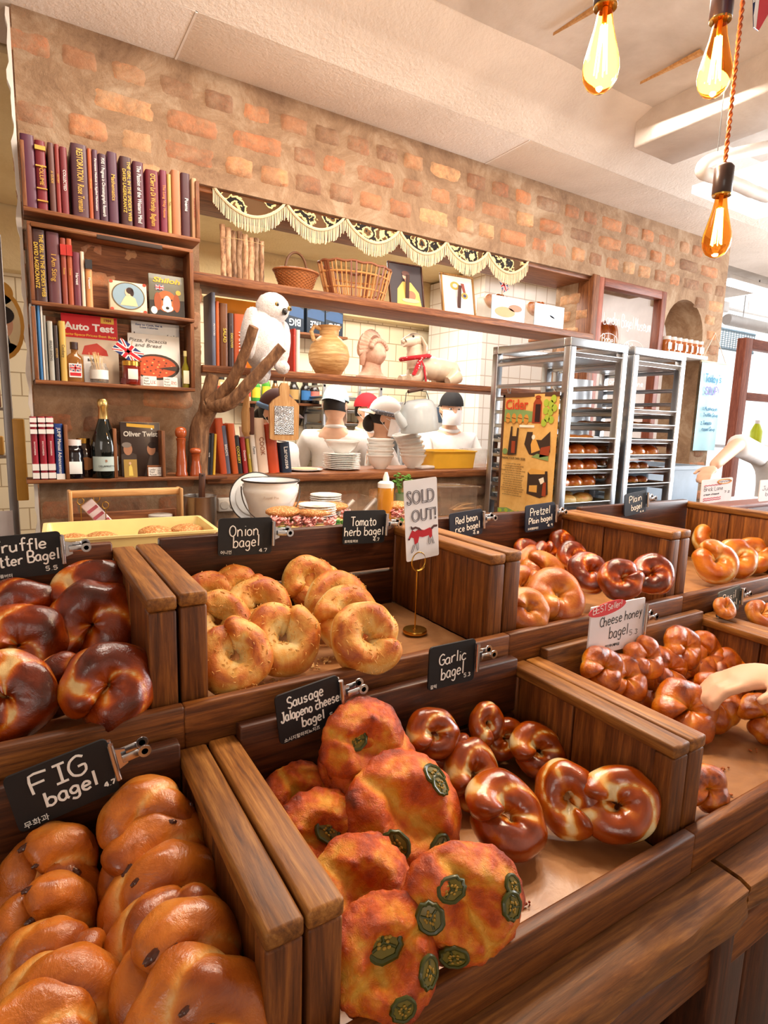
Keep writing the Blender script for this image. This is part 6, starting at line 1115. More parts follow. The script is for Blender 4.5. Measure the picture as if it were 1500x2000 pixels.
# ================================================================= signs and clips
def sign(label, TL, TR, BL, y, lines, ko=None, price=None, col=None, ink=None, pen=.0011, clip=True, clab='', yaw=0, th=.003, nm='chalk_sign', rc=.006):
    a, b, c = P(*TL, y=y), P(*TR, y=y), P(*BL, y=y); X = (b-a).normalized(); Z = (a-c); Z = (Z-X*Z.dot(X)).normalized(); Y = Z.cross(X); w_ = (b-a).length; h_ = (a-c).dot(Z)
    M = Matrix(((X.x, Y.x, Z.x), (X.y, Y.y, Z.y), (X.z, Y.z, Z.z))); o0 = a-Z*h_; eu = M.to_euler()
    t = thing(nm, label, 'sign', o0, eu)
    pts = []
    for cx, cz, a0 in ((w_-rc, h_-rc, 0), (rc, h_-rc, PI/2), (rc, rc, PI), (w_-rc, rc, 3*PI/2)):
        for i in range(5): an = a0+PI/2*i/4; pts.append((cx+rc*math.cos(an), cz+rc*math.sin(an)))
    MB().poly(pts, th).build('board', col or BOARD, t)
    k = ink or CHALK
    L = [(s_, fx*w_, fz*h_, fw*w_, fh*h_, sl) for s_, fx, fz, fw, fh, sl in lines]
    put(script_mesh(L, k, pen, len(label)), 'lettering', t, (0, -.0005, 0))
    if price: put(script_mesh([(price[0], price[1]*w_, price[2]*h_, price[3]*w_, price[4]*h_, 0)], k, pen*.6, 3), 'lettering', t, (0, -.0004, 0))
    if ko: text(ko[0], ko[3]*h_, k, t, (ko[1]*w_, -.0004, ko[2]*h_), align='LEFT', bold=.004, depth_=.0002)
    if clip:
        s = clip if isinstance(clip, float) else 1.0; bar = h_*.66*s; c0 = o0+M @ Vector((w_+.0015, 0, h_*.56))
        q = thing('bulldog_clip', clab, 'clip', c0, eu)
        MB().tube([(0, -.004, -bar/2), (0, -.004, bar/2)], .0034, 12).build('jaw', STEEL, q); MB().tube([(-.001, .006, -bar/2), (-.001, .006, bar/2)], .0034, 12).build('jaw', STEEL, q)
        MB().poly([(0, -bar*.30), (.012, -bar*.2), (.012, bar*.2), (0, bar*.30)], .003, 0, Matrix.Translation((.001, -.001, 0))).build('spring_plate', STEEL, q)
        for s2, dz in ((-1, 0), (1, .004)):
            MB().box((.008, s2*.005-.001, -.0045+dz), (.026, s2*.005+.001, .0045+dz), 0, .0008).build('lever', STEEL, q)
            MB().lathe([(.0035, -.0012), (.0068, -.0012), (.0072, 0), (.0068, .0012), (.0035, .0012), (.0035, -.0012)], 24, 0, Matrix.Translation((.0315, s2*.0062, dz)) @ Matrix.Rotation(PI/2, 4, 'X')).build('ring', STEEL, q)
    return t, w_, h_
YB, YF = RY1-.034, FY1-.034
sign('black chalkboard sign reading Truffle Butter Bagel at the left edge', (-52, 1053), (117, 1037), (-48, 1140), YB, [('Truffle', .18, .60, .66, .28, .04), ('Butter Bagel', .07, .28, .90, .25, .06)], ('트러플버터', .14, .08, .09), ('5.5', .78, .10, .16, .12), clab='steel clip on the Truffle sign', pen=.0013)
sign('black chalkboard sign reading Onion bagel', (427, 1013), (532, 1010), (428, 1087), YB, [('Onion', .2, .52, .56, .30, 0), ('bagel', .27, .2, .50, .30, .05)], ('어니언', .04, .09, .11), ('4.7', .76, .06, .16, .11), clab='steel clip on the Onion sign')
sign('black chalkboard sign reading Tomato herb bagel', (672, 998), (754, 996), (669, 1064), YB, [('Tomato', .17, .55, .62, .27, .0), ('herb bagel', .03, .25, .94, .26, .0)], ('토마토허브', .04, .08, .1), ('4.7', .72, .06, .16, .11), clab='steel clip on the Tomato herb sign')
sign('blue black chalkboard sign reading Red bean rice bagel', (878, 1004), (942, 993), (880, 1055), YB, [('Red bean', .18, .55, .68, .26, .04), ('rice bagel', .16, .24, .76, .25, .04)], ('팥', .08, .06, .1), ('4.8', .7, .05, .2, .12), plain('#22293a', .55), clab='steel clip on the Red bean sign')
sign('blue black chalkboard sign reading Pretzel Plain bagel', (1027, 988), (1084, 980), (1028, 1040), YB, [('Pretzel', .16, .58, .68, .28, .03), ('Plain bagel', .12, .28, .8, .22, .04)], ('프레첼플레인', .08, .1, .1), ('4.9', .76, .08, .2, .13), plain('#22293a', .55), clab='steel clip on the Pretzel sign')
sign('blue black chalkboard sign reading Plain bagel on the right rear crate', (1221, 966), (1263, 957), (1222, 1009), YB, [('Plain', .2, .55, .6, .3, .05), ('bagel', .3, .2, .5, .28, .05)], None, ('4.4', .7, .03, .2, .1), plain('#2a3442', .55), clab='steel clip on the Plain bagel sign')
sign('black chalkboard sign reading Garlic bagel', (840, 1266), (930, 1247), (838, 1350), YF, [('Garlic', .2, .54, .62, .27, .03), ('bagel', .26, .2, .5, .29, .05)], ('갈릭', .04, .07, .1), ('5.3', .76, .13, .16, .11), clab='steel clip on the Garlic sign')
sign('black chalkboard sign reading Sausage Jalapeno cheese bagel', (536, 1362), (660, 1318), (549, 1456), YF, [('Sausage', .17, .68, .58, .22, .02), ('Jalapeno cheese', .05, .44, .94, .2, .02), ('bagel', .36, .2, .36, .2, .02)], ('소시지할라피뇨치즈', .06, .06, .09), ('5.5', .8, .19, .15, .1), clab='copper toned steel clip on the Sausage sign')
sign('black chalkboard sign reading FIG bagel in the left foreground', (3, 1523), (207, 1442), (31, 1632), YF, [('FIG', .22, .54, .54, .34, .02), ('bagel', .30, .25, .52, .26, .03)], ('무화과', .05, .08, .13), ('4.7', .86, .16, .12, .1), clab='steel clip on the FIG sign in the left foreground', pen=.0015)
t, w_, h_ = sign('white card sign reading Cheese honey bagel with a red Best Seller tag', (1156, 1187), (1261, 1167), (1153, 1283), YF, [('Cheese honey', .17, .56, .8, .2, .06), ('bagel', .36, .28, .36, .24, .04)], ('치즈허니베이글', .3, .13, .07), ('5.3', .74, .26, .18, .13), plain('#e9eaf2', .4), INK, .0009, clab='brass steel clip on the white Cheese honey sign', nm='card_sign', rc=.002)
mb = MB(); mb.poly([(w_*.28+w_*.33*math.cos(2*PI*k/28), h_*.93+h_*.13*math.sin(2*PI*k/28)+.10*w_*.33*math.cos(2*PI*k/28)) for k in range(28)], -.0012); mb.build('best_seller_tag', plain('#d8414a', .5), t); put(script_mesh([('BEST', w_*.02, h_*.86, w_*.24, h_*.13, .1), ('Seller!', w_*.28, h_*.89, w_*.26, h_*.13, .1)], plain('#fbeeee', .5), .0008), 'lettering', t, (0, -.0016, 0))
sign('grey chalkboard sign reading Basil bagel at the right edge', (1404, 1158), (1447, 1143), (1406, 1205), YF, [('Basil', .2, .56, .6, .28, .03), ('bagel', .28, .24, .6, .25, .03)], None, None, plain('#4f5350', .6), clab='steel clip on the Basil sign')
# sold out card on the brass stand
p = P(810, 1236, z=RZ+.003); st_ = wire_stand('gold wire sign stand in the empty part of the onion bagel crate', (p.x, p.y, RZ+.0045), P(818, 1092, y=p.y).z-RZ-.024, None, True)
t, w_, h_ = sign('white laminated card reading SOLD OUT with a red crayon horse', (788, 940), (853, 931), (790, 1099), p.y-.004, [], None, None, plain('#eef0f6', .25, 0, .4), INK, clip=False, nm='sold_out_card', th=.0012, rc=.003)
DGREY = plain('#55505a', .6)
def outline(words, x, z, wd, hg, seed):
    me = text_mesh(words, hg*1.35, 0, 0); xs = [v.co.x for v in me.vertices]; ys = [v.co.y for v in me.vertices]; kx = wd/(max(xs)-min(xs)); kz = hg/(max(ys)-min(ys)); bm = bmesh.new(); bm.from_mesh(me); mb = MB()
    for e in bm.edges:
        if len(e.link_faces) == 1 or e.is_boundary:
            a, b = (Vector((x+(v.co.x-min(xs))*kx, 0, z+(v.co.y-min(ys))*kz)) for v in e.verts); mb.tube([a, b], .0005, 5)
    bm.free(); bpy.data.meshes.remove(me); return mb.mesh('lettering', DGREY)
put(outline('SOLD', w_*.08, h_*.70, w_*.82, h_*.17, 1), 'lettering', t, (0, -.0005, 0)); put(outline('OUT!', w_*.20, h_*.48, w_*.74, h_*.15, 2), 'lettering', t, (0, -.0005, 0))
mb = MB()
def hp(*pts): return [(w_*a, h_*b) for a, b in pts]
mb.poly(hp((.28, .36), (.40, .385), (.56, .36), (.74, .38), (.80, .35), (.80, .27), (.74, .24), (.70, .285), (.5, .275), (.40, .29), (.36, .22), (.26, .2), (.24, .28), (.16, .30), (.10, .265), (.08, .285), (.14, .34), (.2, .385)), -.0006, 0)
mb.poly(hp((.2, .385), (.3, .40), (.42, .37), (.5, .36), (.42, .40), (.3, .425), (.16, .41)), -.0009, 1); mb.poly(hp((.76, .37), (.86, .405), (.97, .40), (.96, .375), (.86, .375), (.8, .35)), -.0009, 1); mb.poly(hp((.17, .40), (.16, .44), (.21, .42)), -.0009, 1); mb.poly(hp((.07, .27), (.12, .27), (.12, .285), (.07, .29)), -.0009, 1)
mb.build('horse_drawing', [plain('#c2202c', .6), plain('#5a3b3a', .6)], t)
mb = MB()
for pts in (((.28, .21), (.2, .12), (.16, .10), (.15, .12), (.22, .2)), ((.36, .22), (.37, .14), (.34, .12), (.32, .15), (.31, .21)), ((.7, .27), (.68, .2), (.70, .17), (.74, .18), (.74, .25)), ((.8, .27), (.84, .2), (.86, .17), (.82, .17), (.78, .23))): mb.tube([Vector((w_*a, -.0006, h_*b)) for a, b in pts], .0004, 5)
mb.build('horse_legs', DGREY, t)
# ================================================================= bakery racks
RYF, RYB = 1.74, 2.22
ALU = plain('#b9bdc2', .32, 1.0); PAN = plain('#c3c3c2', .3, 1.0)

def simple_bun(kind, seed, r, h, lx=1.0):
    sd = Vector((seed, seed*2.1, 0)); mb = MB(); vv = []; cr = []; NU, NV = 12, 24
    for i in range(NU+1):
        th = PI*i/NU
        for j in range(NV):
            a = 2*PI*j/NV; d = Vector((math.sin(th)*math.cos(a), math.sin(th)*math.sin(a), math.cos(th))); q = 1+.06*noise.noise(d*2+sd)
            z = d.z*h*q; z = max(z, -.35*h); vv.append((d.x*r*q*lx, d.y*r*q, z)); cr.append(min(1, max(0, .45+.4*d.z+.25*noise.noise(d*3+sd))))
    ff = [(i*NV+j, i*NV+(j+1) % NV, (i+1)*NV+(j+1) % NV, (i+1)*NV+j) for i in range(NU) for j in range(NV)]
    mb.add(vv, ff, 0, True); me = mb.mesh('bun', BR[kind]); a = me.attributes.new('crust', 'FLOAT', 'POINT'); a.data.foreach_set('value', cr); return me
LOAF = {'round': simple_bun('garlic', 1, .062, .052), 'flat': simple_bun('red', 2, .055, .022, 1.4), 'pale': simple_bun('onion', 3, .045, .034, 1.7), 'red': simple_bun('garlic', 4, .055, .04, 1.1)}
def rack(label, x0, x1, zt, px_in, levels, first):
    t = thing('bakery_rack', label, 'rack', ((x0+x1)/2, RYF, 0)); ox, oy = t.location.x, RYF; s = .036
    def b(mb, nm): mb.v = [(a-ox, c-oy, d) for a, c, d in mb.v]; return mb.build(nm, ALU, t)
    for x in (x0, x1-s):
        for y in (RYF, RYB-s): b(MB().box((x, y, .08), (x+s, y+s, zt-s), 0, .003), 'post')
    for y in (RYF, RYB-s): b(MB().box((x0, y, zt-s), (x1, y+s, zt), 0, .003), 'top_bar'); b(MB().box((x0, y, .08), (x1, y+s, .11), 0, .003), 'bottom_bar')
    for x in (x0, x1-s): b(MB().box((x, RYF+s, zt-s), (x+s, RYB-s, zt), 0, .003), 'top_bar'); b(MB().box((x, RYF+s, .08), (x+s, RYB-s, .11), 0, .003), 'bottom_bar')
    for z, kind in levels:
        for x, q in ((x0+.004, x0+.02), (x1-.02, x1-.004)): b(MB().box((x, RYF+.01, z-.018), (q, RYB-.01, z), 0, .002).box((min(x, q) if x < ox else x-.014, RYF+.012, z-.003), (q+.014 if x < ox else q, RYB-.012, z)), 'rail')
    for x in (x0+.013, x1-.013):
        for y in (RYF+.013, RYB-.013):
            w_ = MB().lathe([(.0, -.012), (.03, -.012), (.034, -.006), (.034, .006), (.03, .012), (0, .012)], 18, 0, Matrix.Translation((x-ox, y-oy, .036)) @ Matrix.Rotation(PI/2, 4, 'Y')).cyl((x-ox, y-oy, .04), (x-ox, y-oy, .085), .008, None, 10); w_.build('caster', plain('#3b3b3d', .5), t)
    return t
def pan(label, x0, x1, z, group, kind=None, n=(4, 3), y0=RYF+.004, y1=RYB-.03):
    cx, cy = (x0+x1)/2, (y0+y1)/2; t = tag(bpy.data.objects.new('sheet_pan', PANMESH((x1-x0), (y1-y0))), label, 'baking tray', group); C.objects.link(t); t.location = (cx, cy, z)
    if kind:
        wx, wy = (x1-x0-.05)/n[0], (y1-y0-.05)/n[1]
        for j in range(n[1]):
            for i in range(n[0]):
                o = put(LOAF[kind], 'bun', None, (cx-(x1-x0-.05)/2+wx*(i+.5)+R_.uniform(-.006, .006), cy-(y1-y0-.05)/2+wy*(j+.5), z+.006+{'round': .018, 'flat': .008, 'pale': .012, 'red': .014}[kind]), (0, 0, R_.uniform(-.5, .5)))
                sc_ = min(wx/.125, 1.0) if kind != 'pale' else min(wx/.15, 1); o.scale = (sc_, sc_, sc_)
                tag(o, {'round': 'glossy dark round bun', 'flat': 'flat brown bread', 'pale': 'long pale roll', 'red': 'small reddish glazed bun'}[kind]+f', {("front","second","third")[j]} row, number {("one","two","three","four","five")[i]} across on the '+label.split(' ', 1)[1] if False else BUNLAB(kind, i, j, n, label), 'bun', 'buns on the '+label)
    return t
def BUNLAB(kind, i, j, n, label):
    k = {'round': 'dark round bun', 'flat': 'flat brown bread', 'pale': 'long pale roll', 'red': 'reddish glazed bun'}[kind]
    pos = ('leftmost', 'second from left', 'third from left', 'fourth from left')[i] if i < n[0]-1 else 'rightmost'
    return f'{k}, {pos}, {("front","middle","back")[j]} row, {label}'
_pm = {}
def PANMESH(w_, d_):
    k = (round(w_, 3), round(d_, 3))
    if k not in _pm:
        mb = MB(); mb.box((-w_/2+.012, -d_/2+.012, 0), (w_/2-.012, d_/2-.012, .002))
        for a, b, c, d in ((-w_/2, -d_/2, w_/2, -d_/2), (w_/2, -d_/2, w_/2, d_/2), (w_/2, d_/2, -w_/2, d_/2), (-w_/2, d_/2, -w_/2, -d_/2)): mb.tube([(a, b, .017), (c, d, .017)], .0035, 8); ii = .012; mb.add([(a, b, .017), (c, d, .017), (c-math.copysign(ii, c), d-math.copysign(ii, d), .001), (a-math.copysign(ii, a), b-math.copysign(ii, b), .001)], [(0, 1, 2, 3)])
        _pm[k] = mb.mesh('sheet_pan', PAN)
    return _pm[k]
x0 = P(1118, 662, y=RYF).x-.006; x1 = P(1228, 681, y=RYF).x; x2 = P(1240, 678, y=RYF).x+.004; x3 = P(1342, 690, y=RYF).x; zt = 1.925
def lev(crop_y, px=1110): return P(px, 640+crop_y/3, y=RYF).z
L1 = [(lev(182, 1160), None), (lev(325, 1160), None), (lev(405, 1160), None), (lev(490, 1160), None), (lev(578, 1160), None), (lev(672, 1155), 'flat'), (lev(766, 1150), 'round'), (lev(858, 1150), 'round'), (lev(952, 1150), 'round'), (lev(1046, 1150), 'pale')]
L2 = [(lev(230, 1280), None), (lev(345, 1280), None), (lev(430, 1280), None), (lev(508, 1275), 'flat'), (lev(592, 1275), 'flat'), (lev(680, 1270), None), (lev(768, 1270), 'round'), (lev(852, 1265), 'red'), (lev(936, 1265), 'red'), (lev(1030, 1265), None)]
rack('tall aluminium bakery rack nearest the wall opening with the cider towel', x0, x1, zt, None, L1, 5); rack('aluminium bakery rack at the right beside the soup banner', x2, x3, zt, None, L2, 3)
nm = ('top', 'second', 'third', 'fourth', 'fifth', 'sixth', 'seventh', 'eighth', 'ninth', 'tenth')
for (lv, xa, xb, wh) in ((L1, x0, x1, 'left rack'), (L2, x2, x3, 'right rack')):
    for i, (z, k) in enumerate(lv):
        if k or i == 0 or (lv is L2 and i in (5,)): pan(f'sheet pan on {nm[i]} level of {wh}', xa+.024, xb-.024, z+.001, 'sheet pans on the '+wh, k, {'round': (3, 3), 'flat': (3, 2), 'pale': (2, 3), 'red': (4, 2)}.get(k, (3, 3)))
o = MB().grid(lambda u, v: (x2+.03+(x3-x2-.08)*u, RYB+.02+.006*math.sin(u*14), .95+(lev(290, 1270)+.02-.95)*v), 20, 6); t = tag(o.build('rack_cover', plain('#cfd8e2', .35, 0, 0, .1)), 'pale bluish plastic cover hanging behind the right rack', 'cover')
# cider towel hung on the rack's left side
TXX = x0-.012
yl = [P(984, 775, x=TXX), P(1100, 764, x=TXX), P(984, 1000, x=TXX), P(1076, 985, x=TXX)]
ya, yb_ = yl[0].y, max(yl[1].y, RYF+.03); ztp = (yl[0].z+yl[1].z)/2; zbt = yl[2].z-.005
t = thing('printed_tea_towel', 'yellow printed tea towel headed Cider clipped to the left rack', 'towel', (TXX, ya, zbt), (0, 0, -PI/2)); w_, h_ = ya-yb_, ztp-zbt
linen, t_, b_, n_, l_ = nt('printed_linen'); v_ = coords(n_, l_, (1, 1, 1), False); r_ = ramp(n_, [(.3, '#cf9a4c'), (.6, '#e2b468'), (.75, '#d8a355')]); l_.new(nz(n_, l_, v_, 14, 5, .6), r_.inputs[0]); l_.new(r_.outputs[0], b_.inputs['Base Color']); b_.inputs['Roughness'].default_value = .9
MB().grid(lambda u, v: (w_*u, .0025*math.sin(u*7), h_*v), 16, 8).build('cloth', linen, t); MB().box((0, -.002, h_-.012), (w_, .003, h_+.006)).box((-.002, -.002, 0), (.012, .003, h_)).build('hem', plain('#5a3a26', .9), t)
text('Cider', .065, plain('#c8431f', .7), t, (w_*.27, -.004, h_*.915), bold=.02, fit=w_*.42)
mb = MB()
def tp(k, lay, pts): mb.poly([(w_*a, h_*b) for a, b in pts], -.0004, k, Matrix.Translation((0, -.0032-lay*.0004, 0)))
def tov(k, lay, cx, cz, rx, rz): tp(k, lay, [(cx+rx*math.cos(2*PI*i/14), cz+rz*math.sin(2*PI*i/14)) for i in range(14)])
tp(0, 0, ((.05, .78), (.62, .78), (.62, .86), (.3, .88), (.05, .88)))
for i in range(4): tov(1, 1, .12+.115*i, .81-.004*i, .045, .042); tp(6, 2, ((.08+.115*i, .815), (.16+.115*i, .805), (.16+.115*i, .80), (.08+.115*i, .81)))
tp(2, 1, ((.57, .77), (.73, .77), (.73, .93), (.69, .965), (.62, .965), (.58, .93))); tov(2, 1, .655, .975, .05, .014); tp(3, 2, ((.62, .78), (.71, .78), (.71, .92), (.62, .92)))
for cx, cz in ((.80, .93), (.88, .92), (.8, .87), (.88, .86), (.83, .81), (.78, .775), (.92, .96), (.9, .80), (.94, .89)): tov(4, 2, cx, cz, .045, .03)
tp(5, 1, ((.35, .735), (.62, .735), (.62, .755), (.35, .755)))
tp(6, 1, ((.15, .5), (.19, .74), (.22, .74), (.22, .66), (.30, .66), (.31, .73), (.34, .73), (.32, .51))); tp(2, 2, ((.22, .52), (.29, .52), (.29, .62), (.22, .62))); tov(0, 1, .1, .53, .05, .025)
tp(6, 1, ((.46, .6), (.5, .7), (.6, .7), (.6, .64), (.76, .64), (.9, .71), (.92, .55), (.78, .5), (.56, .52))); tp(7, 2, ((.58, .6), (.62, .67), (.68, .63), (.75, .56), (.6, .53))); tov(5, 3, .62, .66, .03, .02); tp(2, 2, ((.74, .5), (.76, .58), (.92, .6), (.9, .52))); tp(0, 2, ((.6, .5), (.9, .48), (.9, .52), (.7, .53)))
tp(6, 1, ((.56, .2), (.56, .38), (.9, .4), (.93, .22), (.8, .18))); tp(7, 2, ((.56, .38), (.62, .41), (.86, .4), (.86, .375), (.6, .36))); tp(5, 2, ((.76, .33), (.84, .35), (.86, .31), (.8, .29))); tp(2, 2, ((.83, .2), (.84, .31), (.89, .31), (.9, .2))); tp(7, 2, ((.6, .22), (.6, .27), (.74, .28), (.74, .22)))
tp(0, 1, ((.02, .0), (.98, .0), (.98, .05), (.8, .035), (.6, .06), (.4, .03), (.2, .055), (.02, .04)))
for i in range(8): tov(4, 2, .07+.12*i, .022+.01*(i % 2), .035, .016)
mb.build('printed_pictures', [plain(c, .9) for c in ('#7f9a5a', '#c98a3a', '#9a3f1c', '#33170e', '#a5b93c', '#efe6cf', '#3d2a1c', '#dba34d')], t)
text('MAKING YOUR OWN CIDER', .016, plain('#5a4526', .9), t, (w_*.27, -.0036, h_*.475), fit=w_*.45)
rg = random.Random(8)
body = '\n'.join(' '.join(rg.choice(('the apples', 'are pressed', 'and left', 'to stand', 'in casks', 'until', 'clear', 'then drawn', 'with care')) for _ in range(4)) for _ in range(15))
text(body, .0105, plain('#5a4526', .9), t, (w_*.28, -.0036, h_*.30), fit=w_*.46, depth_=.0001)
for i, yy in enumerate((ya-.03, yb_+.03)):
    q = thing('towel_clip', ('left' if i == 0 else 'right')+' small steel clip holding the cider towel on the rack', 'clip', (TXX, yy, ztp+.004), (0, 0, -PI/2)); MB().poly([(-.012, -.006), (.012, -.006), (.006, .008), (-.006, .008)], .008).build('jaw', STEEL, q)
    for s in (-1, 1): MB().tube([(s*.004, .004, .006), (s*.012, .004, .024), (s*.006, .004, .022)], .0016, 6).build('lever', STEEL, q)
# ================================================================= kitchen fittings behind the opening
def bracket_shelf(label, pxa, pxb, py, y, d=.16):
    a = P(pxa, py, y=y); b = P(pxb, py, y=y); t = thing('bracket_shelf', label, 'shelf', (a.x, KY-.002, (a.z+b.z)/2)); w_ = b.x-a.x
    MB().box((0, -d, -.02), (w_, 0, 0), 0, .003).build('board', W_shelf('x'), t)
    for k in (.18, .82): MB().poly([(0, 0), (-d*.85, 0), (-d*.85, -.02), (-.02, -.16), (0, -.16)], .02, 0, Matrix.Translation((w_*k, 0, -.0205)) @ Matrix.Rotation(PI/2, 4, 'Z') @ Matrix.Scale(1, 4)).build('bracket', plain('#2b211c', .5), t)
    return t, a, b
t, a, b = bracket_shelf('low wooden bracket shelf of sauces on the kitchen tiles', 470, 628, 786, 4.45, .17)
sz_ = t.location.z
JB = [(433, .10, .17, '#d8ad7a', '#c8503a', 'printed tin behind the branch on the kitchen shelf'), (462, .06, .16, '#e0b183', '#d98a3a', 'peach coloured flask behind the branch'), (484, .06, .2, '#e6d9c4', '#c84a3a', 'cream carton left of the green bottles'), (502, .06, .18, '#3a9a3c', '#e9d23a', 'left green and yellow squeeze bottle on the kitchen shelf'), (522, .06, .2, '#5aa83c', '#f0d840', 'right green and yellow squeeze bottle on the kitchen shelf'), (540, .05, .17, '#8a5a2a', '#c9a46a', 'amber jar just left of the grater board'), (576, .075, .18, '#2a221e', '#b8935a', 'black spice jar with a round cockerel coloured label'), (599, .075, .175, '#1c1614', '#3a78b8', 'dark bottle with a blue label on the kitchen shelf'), (617, .075, .17, '#241614', '#d8786a', 'dark bottle with a red and white label on the kitchen shelf')]
for px, wd, ht, c1, c2, lb in JB:
    p = P(px, 784, y=4.5); r = wd/2*1.15; q = thing('sauce_bottle', lb, 'bottle', (p.x, KY-.09, sz_+.0005), (0, 0, 0), 'sauces on the kitchen shelf')
    MB().lathe([(0, 0), (r*.95, 0), (r, .006), (r, ht*.68), (r*.6, ht*.86), (r*.5, ht*.9), (0, ht*.9)], 20).build('bottle_body', plain(c1, .2, 0, .4), q); MB().lathe([(r*.55, ht*.88), (r*.55, ht), (0, ht)], 16).build('cap', plain('#2f7d3a' if 'green' in lb else '#2a221c', .4), q)
    mb = MB(); mb.grid(lambda u, v: (r*1.015*math.sin(-1.2+2.4*u), -r*1.015*math.cos(-1.2+2.4*u), ht*(.16+.44*v)), 10, 1); mb.build('label', plain(c2, .5), q)
t, a, b = bracket_shelf('upper wooden bracket shelf of dark boxes on the kitchen tiles', 545, 676, 652, 4.45, .2); uz = t.location.z
for i, (px, wd, tx) in enumerate(((577, 48, 'BIG'), (618, 40, 'TREE'), (654, 34, 'BIG'))):
    p = P(px, 640, y=4.42); r = 40/2*depth(p)/F_PX; q = thing('carton', ('left', 'middle', 'right')[i]+' dark blue carton printed with '+('BIG' if i != 1 else 'TREE')+' on the kitchen shelf', 'box', (p.x, KY-.19, uz+.0005), (0, 0, 0), 'cartons on the upper kitchen shelf'); MB().box((-r*.96, 0, 0), (r*.96, .17, .26), 0, .002).build('carton_body', plain('#2b3644', .5), q); text(tx, .075, plain('#d9dde0', .5), q, (0, -.001, .07), (PI/2, PI, 0), bold=.02, fit=r*1.2); mb = MB(); mb.poly([(-r*.9, .12), (r*.9, .10), (r*.9, .17), (0, .2), (-r*.9, .17)], -.0006); mb.poly([(-.02, .19), (.02, .19), (.0, .23)], -.0008, 1); mb.build('printing', [plain('#3a5a86', .5), plain('#d8a83a', .5)], q)
# distant tray rack and steel oven
def far_rack(label, xa, xb, y0, y1, zlist):
    t = thing('bakery_rack', label, 'rack', ((xa+xb)/2, y0, 0)); w_ = xb-xa
    for x in (-w_/2, w_/2-.025):
        for y in (0, y1-y0-.025): MB().box((x, y, 0), (x+.025, y+.025, 1.9), 0, .002).build('post', ALU, t)
    MB().box((-w_/2, 0, 1.875), (w_/2, .025, 1.9)).build('top_bar', ALU, t)
    for z in zlist:
        for x in (-w_/2+.003, w_/2-.02): MB().box((x, 0, z-.016), (x+.017, y1-y0, z)).build('rail', ALU, t)
    return t
a = P(690, 800, y=4.0); b = P(792, 800, y=4.0); far_rack('far bakery rack standing behind the kitchen staff', a.x-.16, b.x-.10, 4.2, 4.58, [1.30+.105*i for i in range(6)])
far_rack_x = (a.x-.16, b.x-.10)
for i in range(5):
    z = 1.301+.105*i; pan(f'sheet pan on {("lowest","second","third","fourth","top")[i]} level of far rack', far_rack_x[0]+.02, far_rack_x[1]-.02, z, 'sheet pans on the far kitchen rack', ('round', 'red', 'flat', 'flat', 'flat')[i], (4, 1), 4.204, 4.55)
a = P(815, 770, y=4.2); b = P(912, 770, y=4.2); t = thing('steel_oven', 'tall stainless steel oven with a dark top panel behind the black capped cook', 'oven', ((a.x+b.x)/2-.02, 4.15, 0)); w_ = min(b.x-a.x, .5); t.location.x = min(t.location.x, q_pillar-w_/2-.02)
MB().box((-w_/2, 0, .1), (w_/2, .3, 1.72), 0, .006).build('oven_body', plain('#c4c8cc', .3, .9), t); MB().box((-w_/2+.02, -.012, .3), (w_/2-.02, -.001, 1.52), 0, .004).build('door', plain('#d5d8dc', .25, .9), t); MB().box((-w_/2+.02, -.01, 1.56), (w_/2-.02, -.001, 1.69), 0, .003).build('control_panel', plain('#3c5068', .3), t); MB().box((-w_/2+.05, -.04, 1.2), (-w_/2+.07, -.014, 1.48), 0, .004).build('handle', STEEL, t)
for sx in (-1, 1): MB().cyl((sx*(w_/2-.05), .1, 0), (sx*(w_/2-.05), .1, .1), .02, None, 12).build('foot', STEEL, t)
# grey enamel watering kettle hung from the lower shelf
a = P(790, 800, y=2.36); b = P(852, 810, y=2.36); r = (b.x-a.x)/2; top = P(815, 782, y=2.36).z; bot = P(812, 842, y=2.36).z
t = thing('enamel_kettle', 'pale grey enamel kettle with a spout hanging tilted under the lower shelf', 'kettle', ((a.x+b.x)/2, 2.36, bot), (0, rad(-9), 0)); hk = top-bot
KET = plain('#c3cbcf', .25, 0, .4)
MB().lathe([(0, 0), (r*.98, 0), (r*1.0, .008), (r*.96, hk*.7), (r*.8, hk*.92), (r*.72, hk*.97), (r*.5, hk*1.03), (0, hk*1.05)], 36).build('kettle_body', KET, t); MB().tube([(-r*.9, 0, hk*.3), (-r*1.15, 0, hk*.5), (-r*1.3, 0, hk*.72)], [.03, .022, .016], 14).build('spout', KET, t)
zt2 = zd-bot-.004; MB().tube([(-r*.8, 0, hk*.86), (-r*.62, 0, hk*1.3), (-r*.1, 0, zt2-.012)], .002, 8).build('wire_handle', plain('#4a4a4a', .4, .8), t); MB().tube([(r*.8, 0, hk*.86), (r*.62, 0, hk*1.25), (r*.1, 0, zt2-.012)], .002, 8).build('wire_handle', plain('#4a4a4a', .4, .8), t); MB().cyl((-r*.5, 0, zt2-.012), (r*.4, 0, zt2-.008), .008, None, 12).build('grip', plain('#4a2a1a', .5), t)
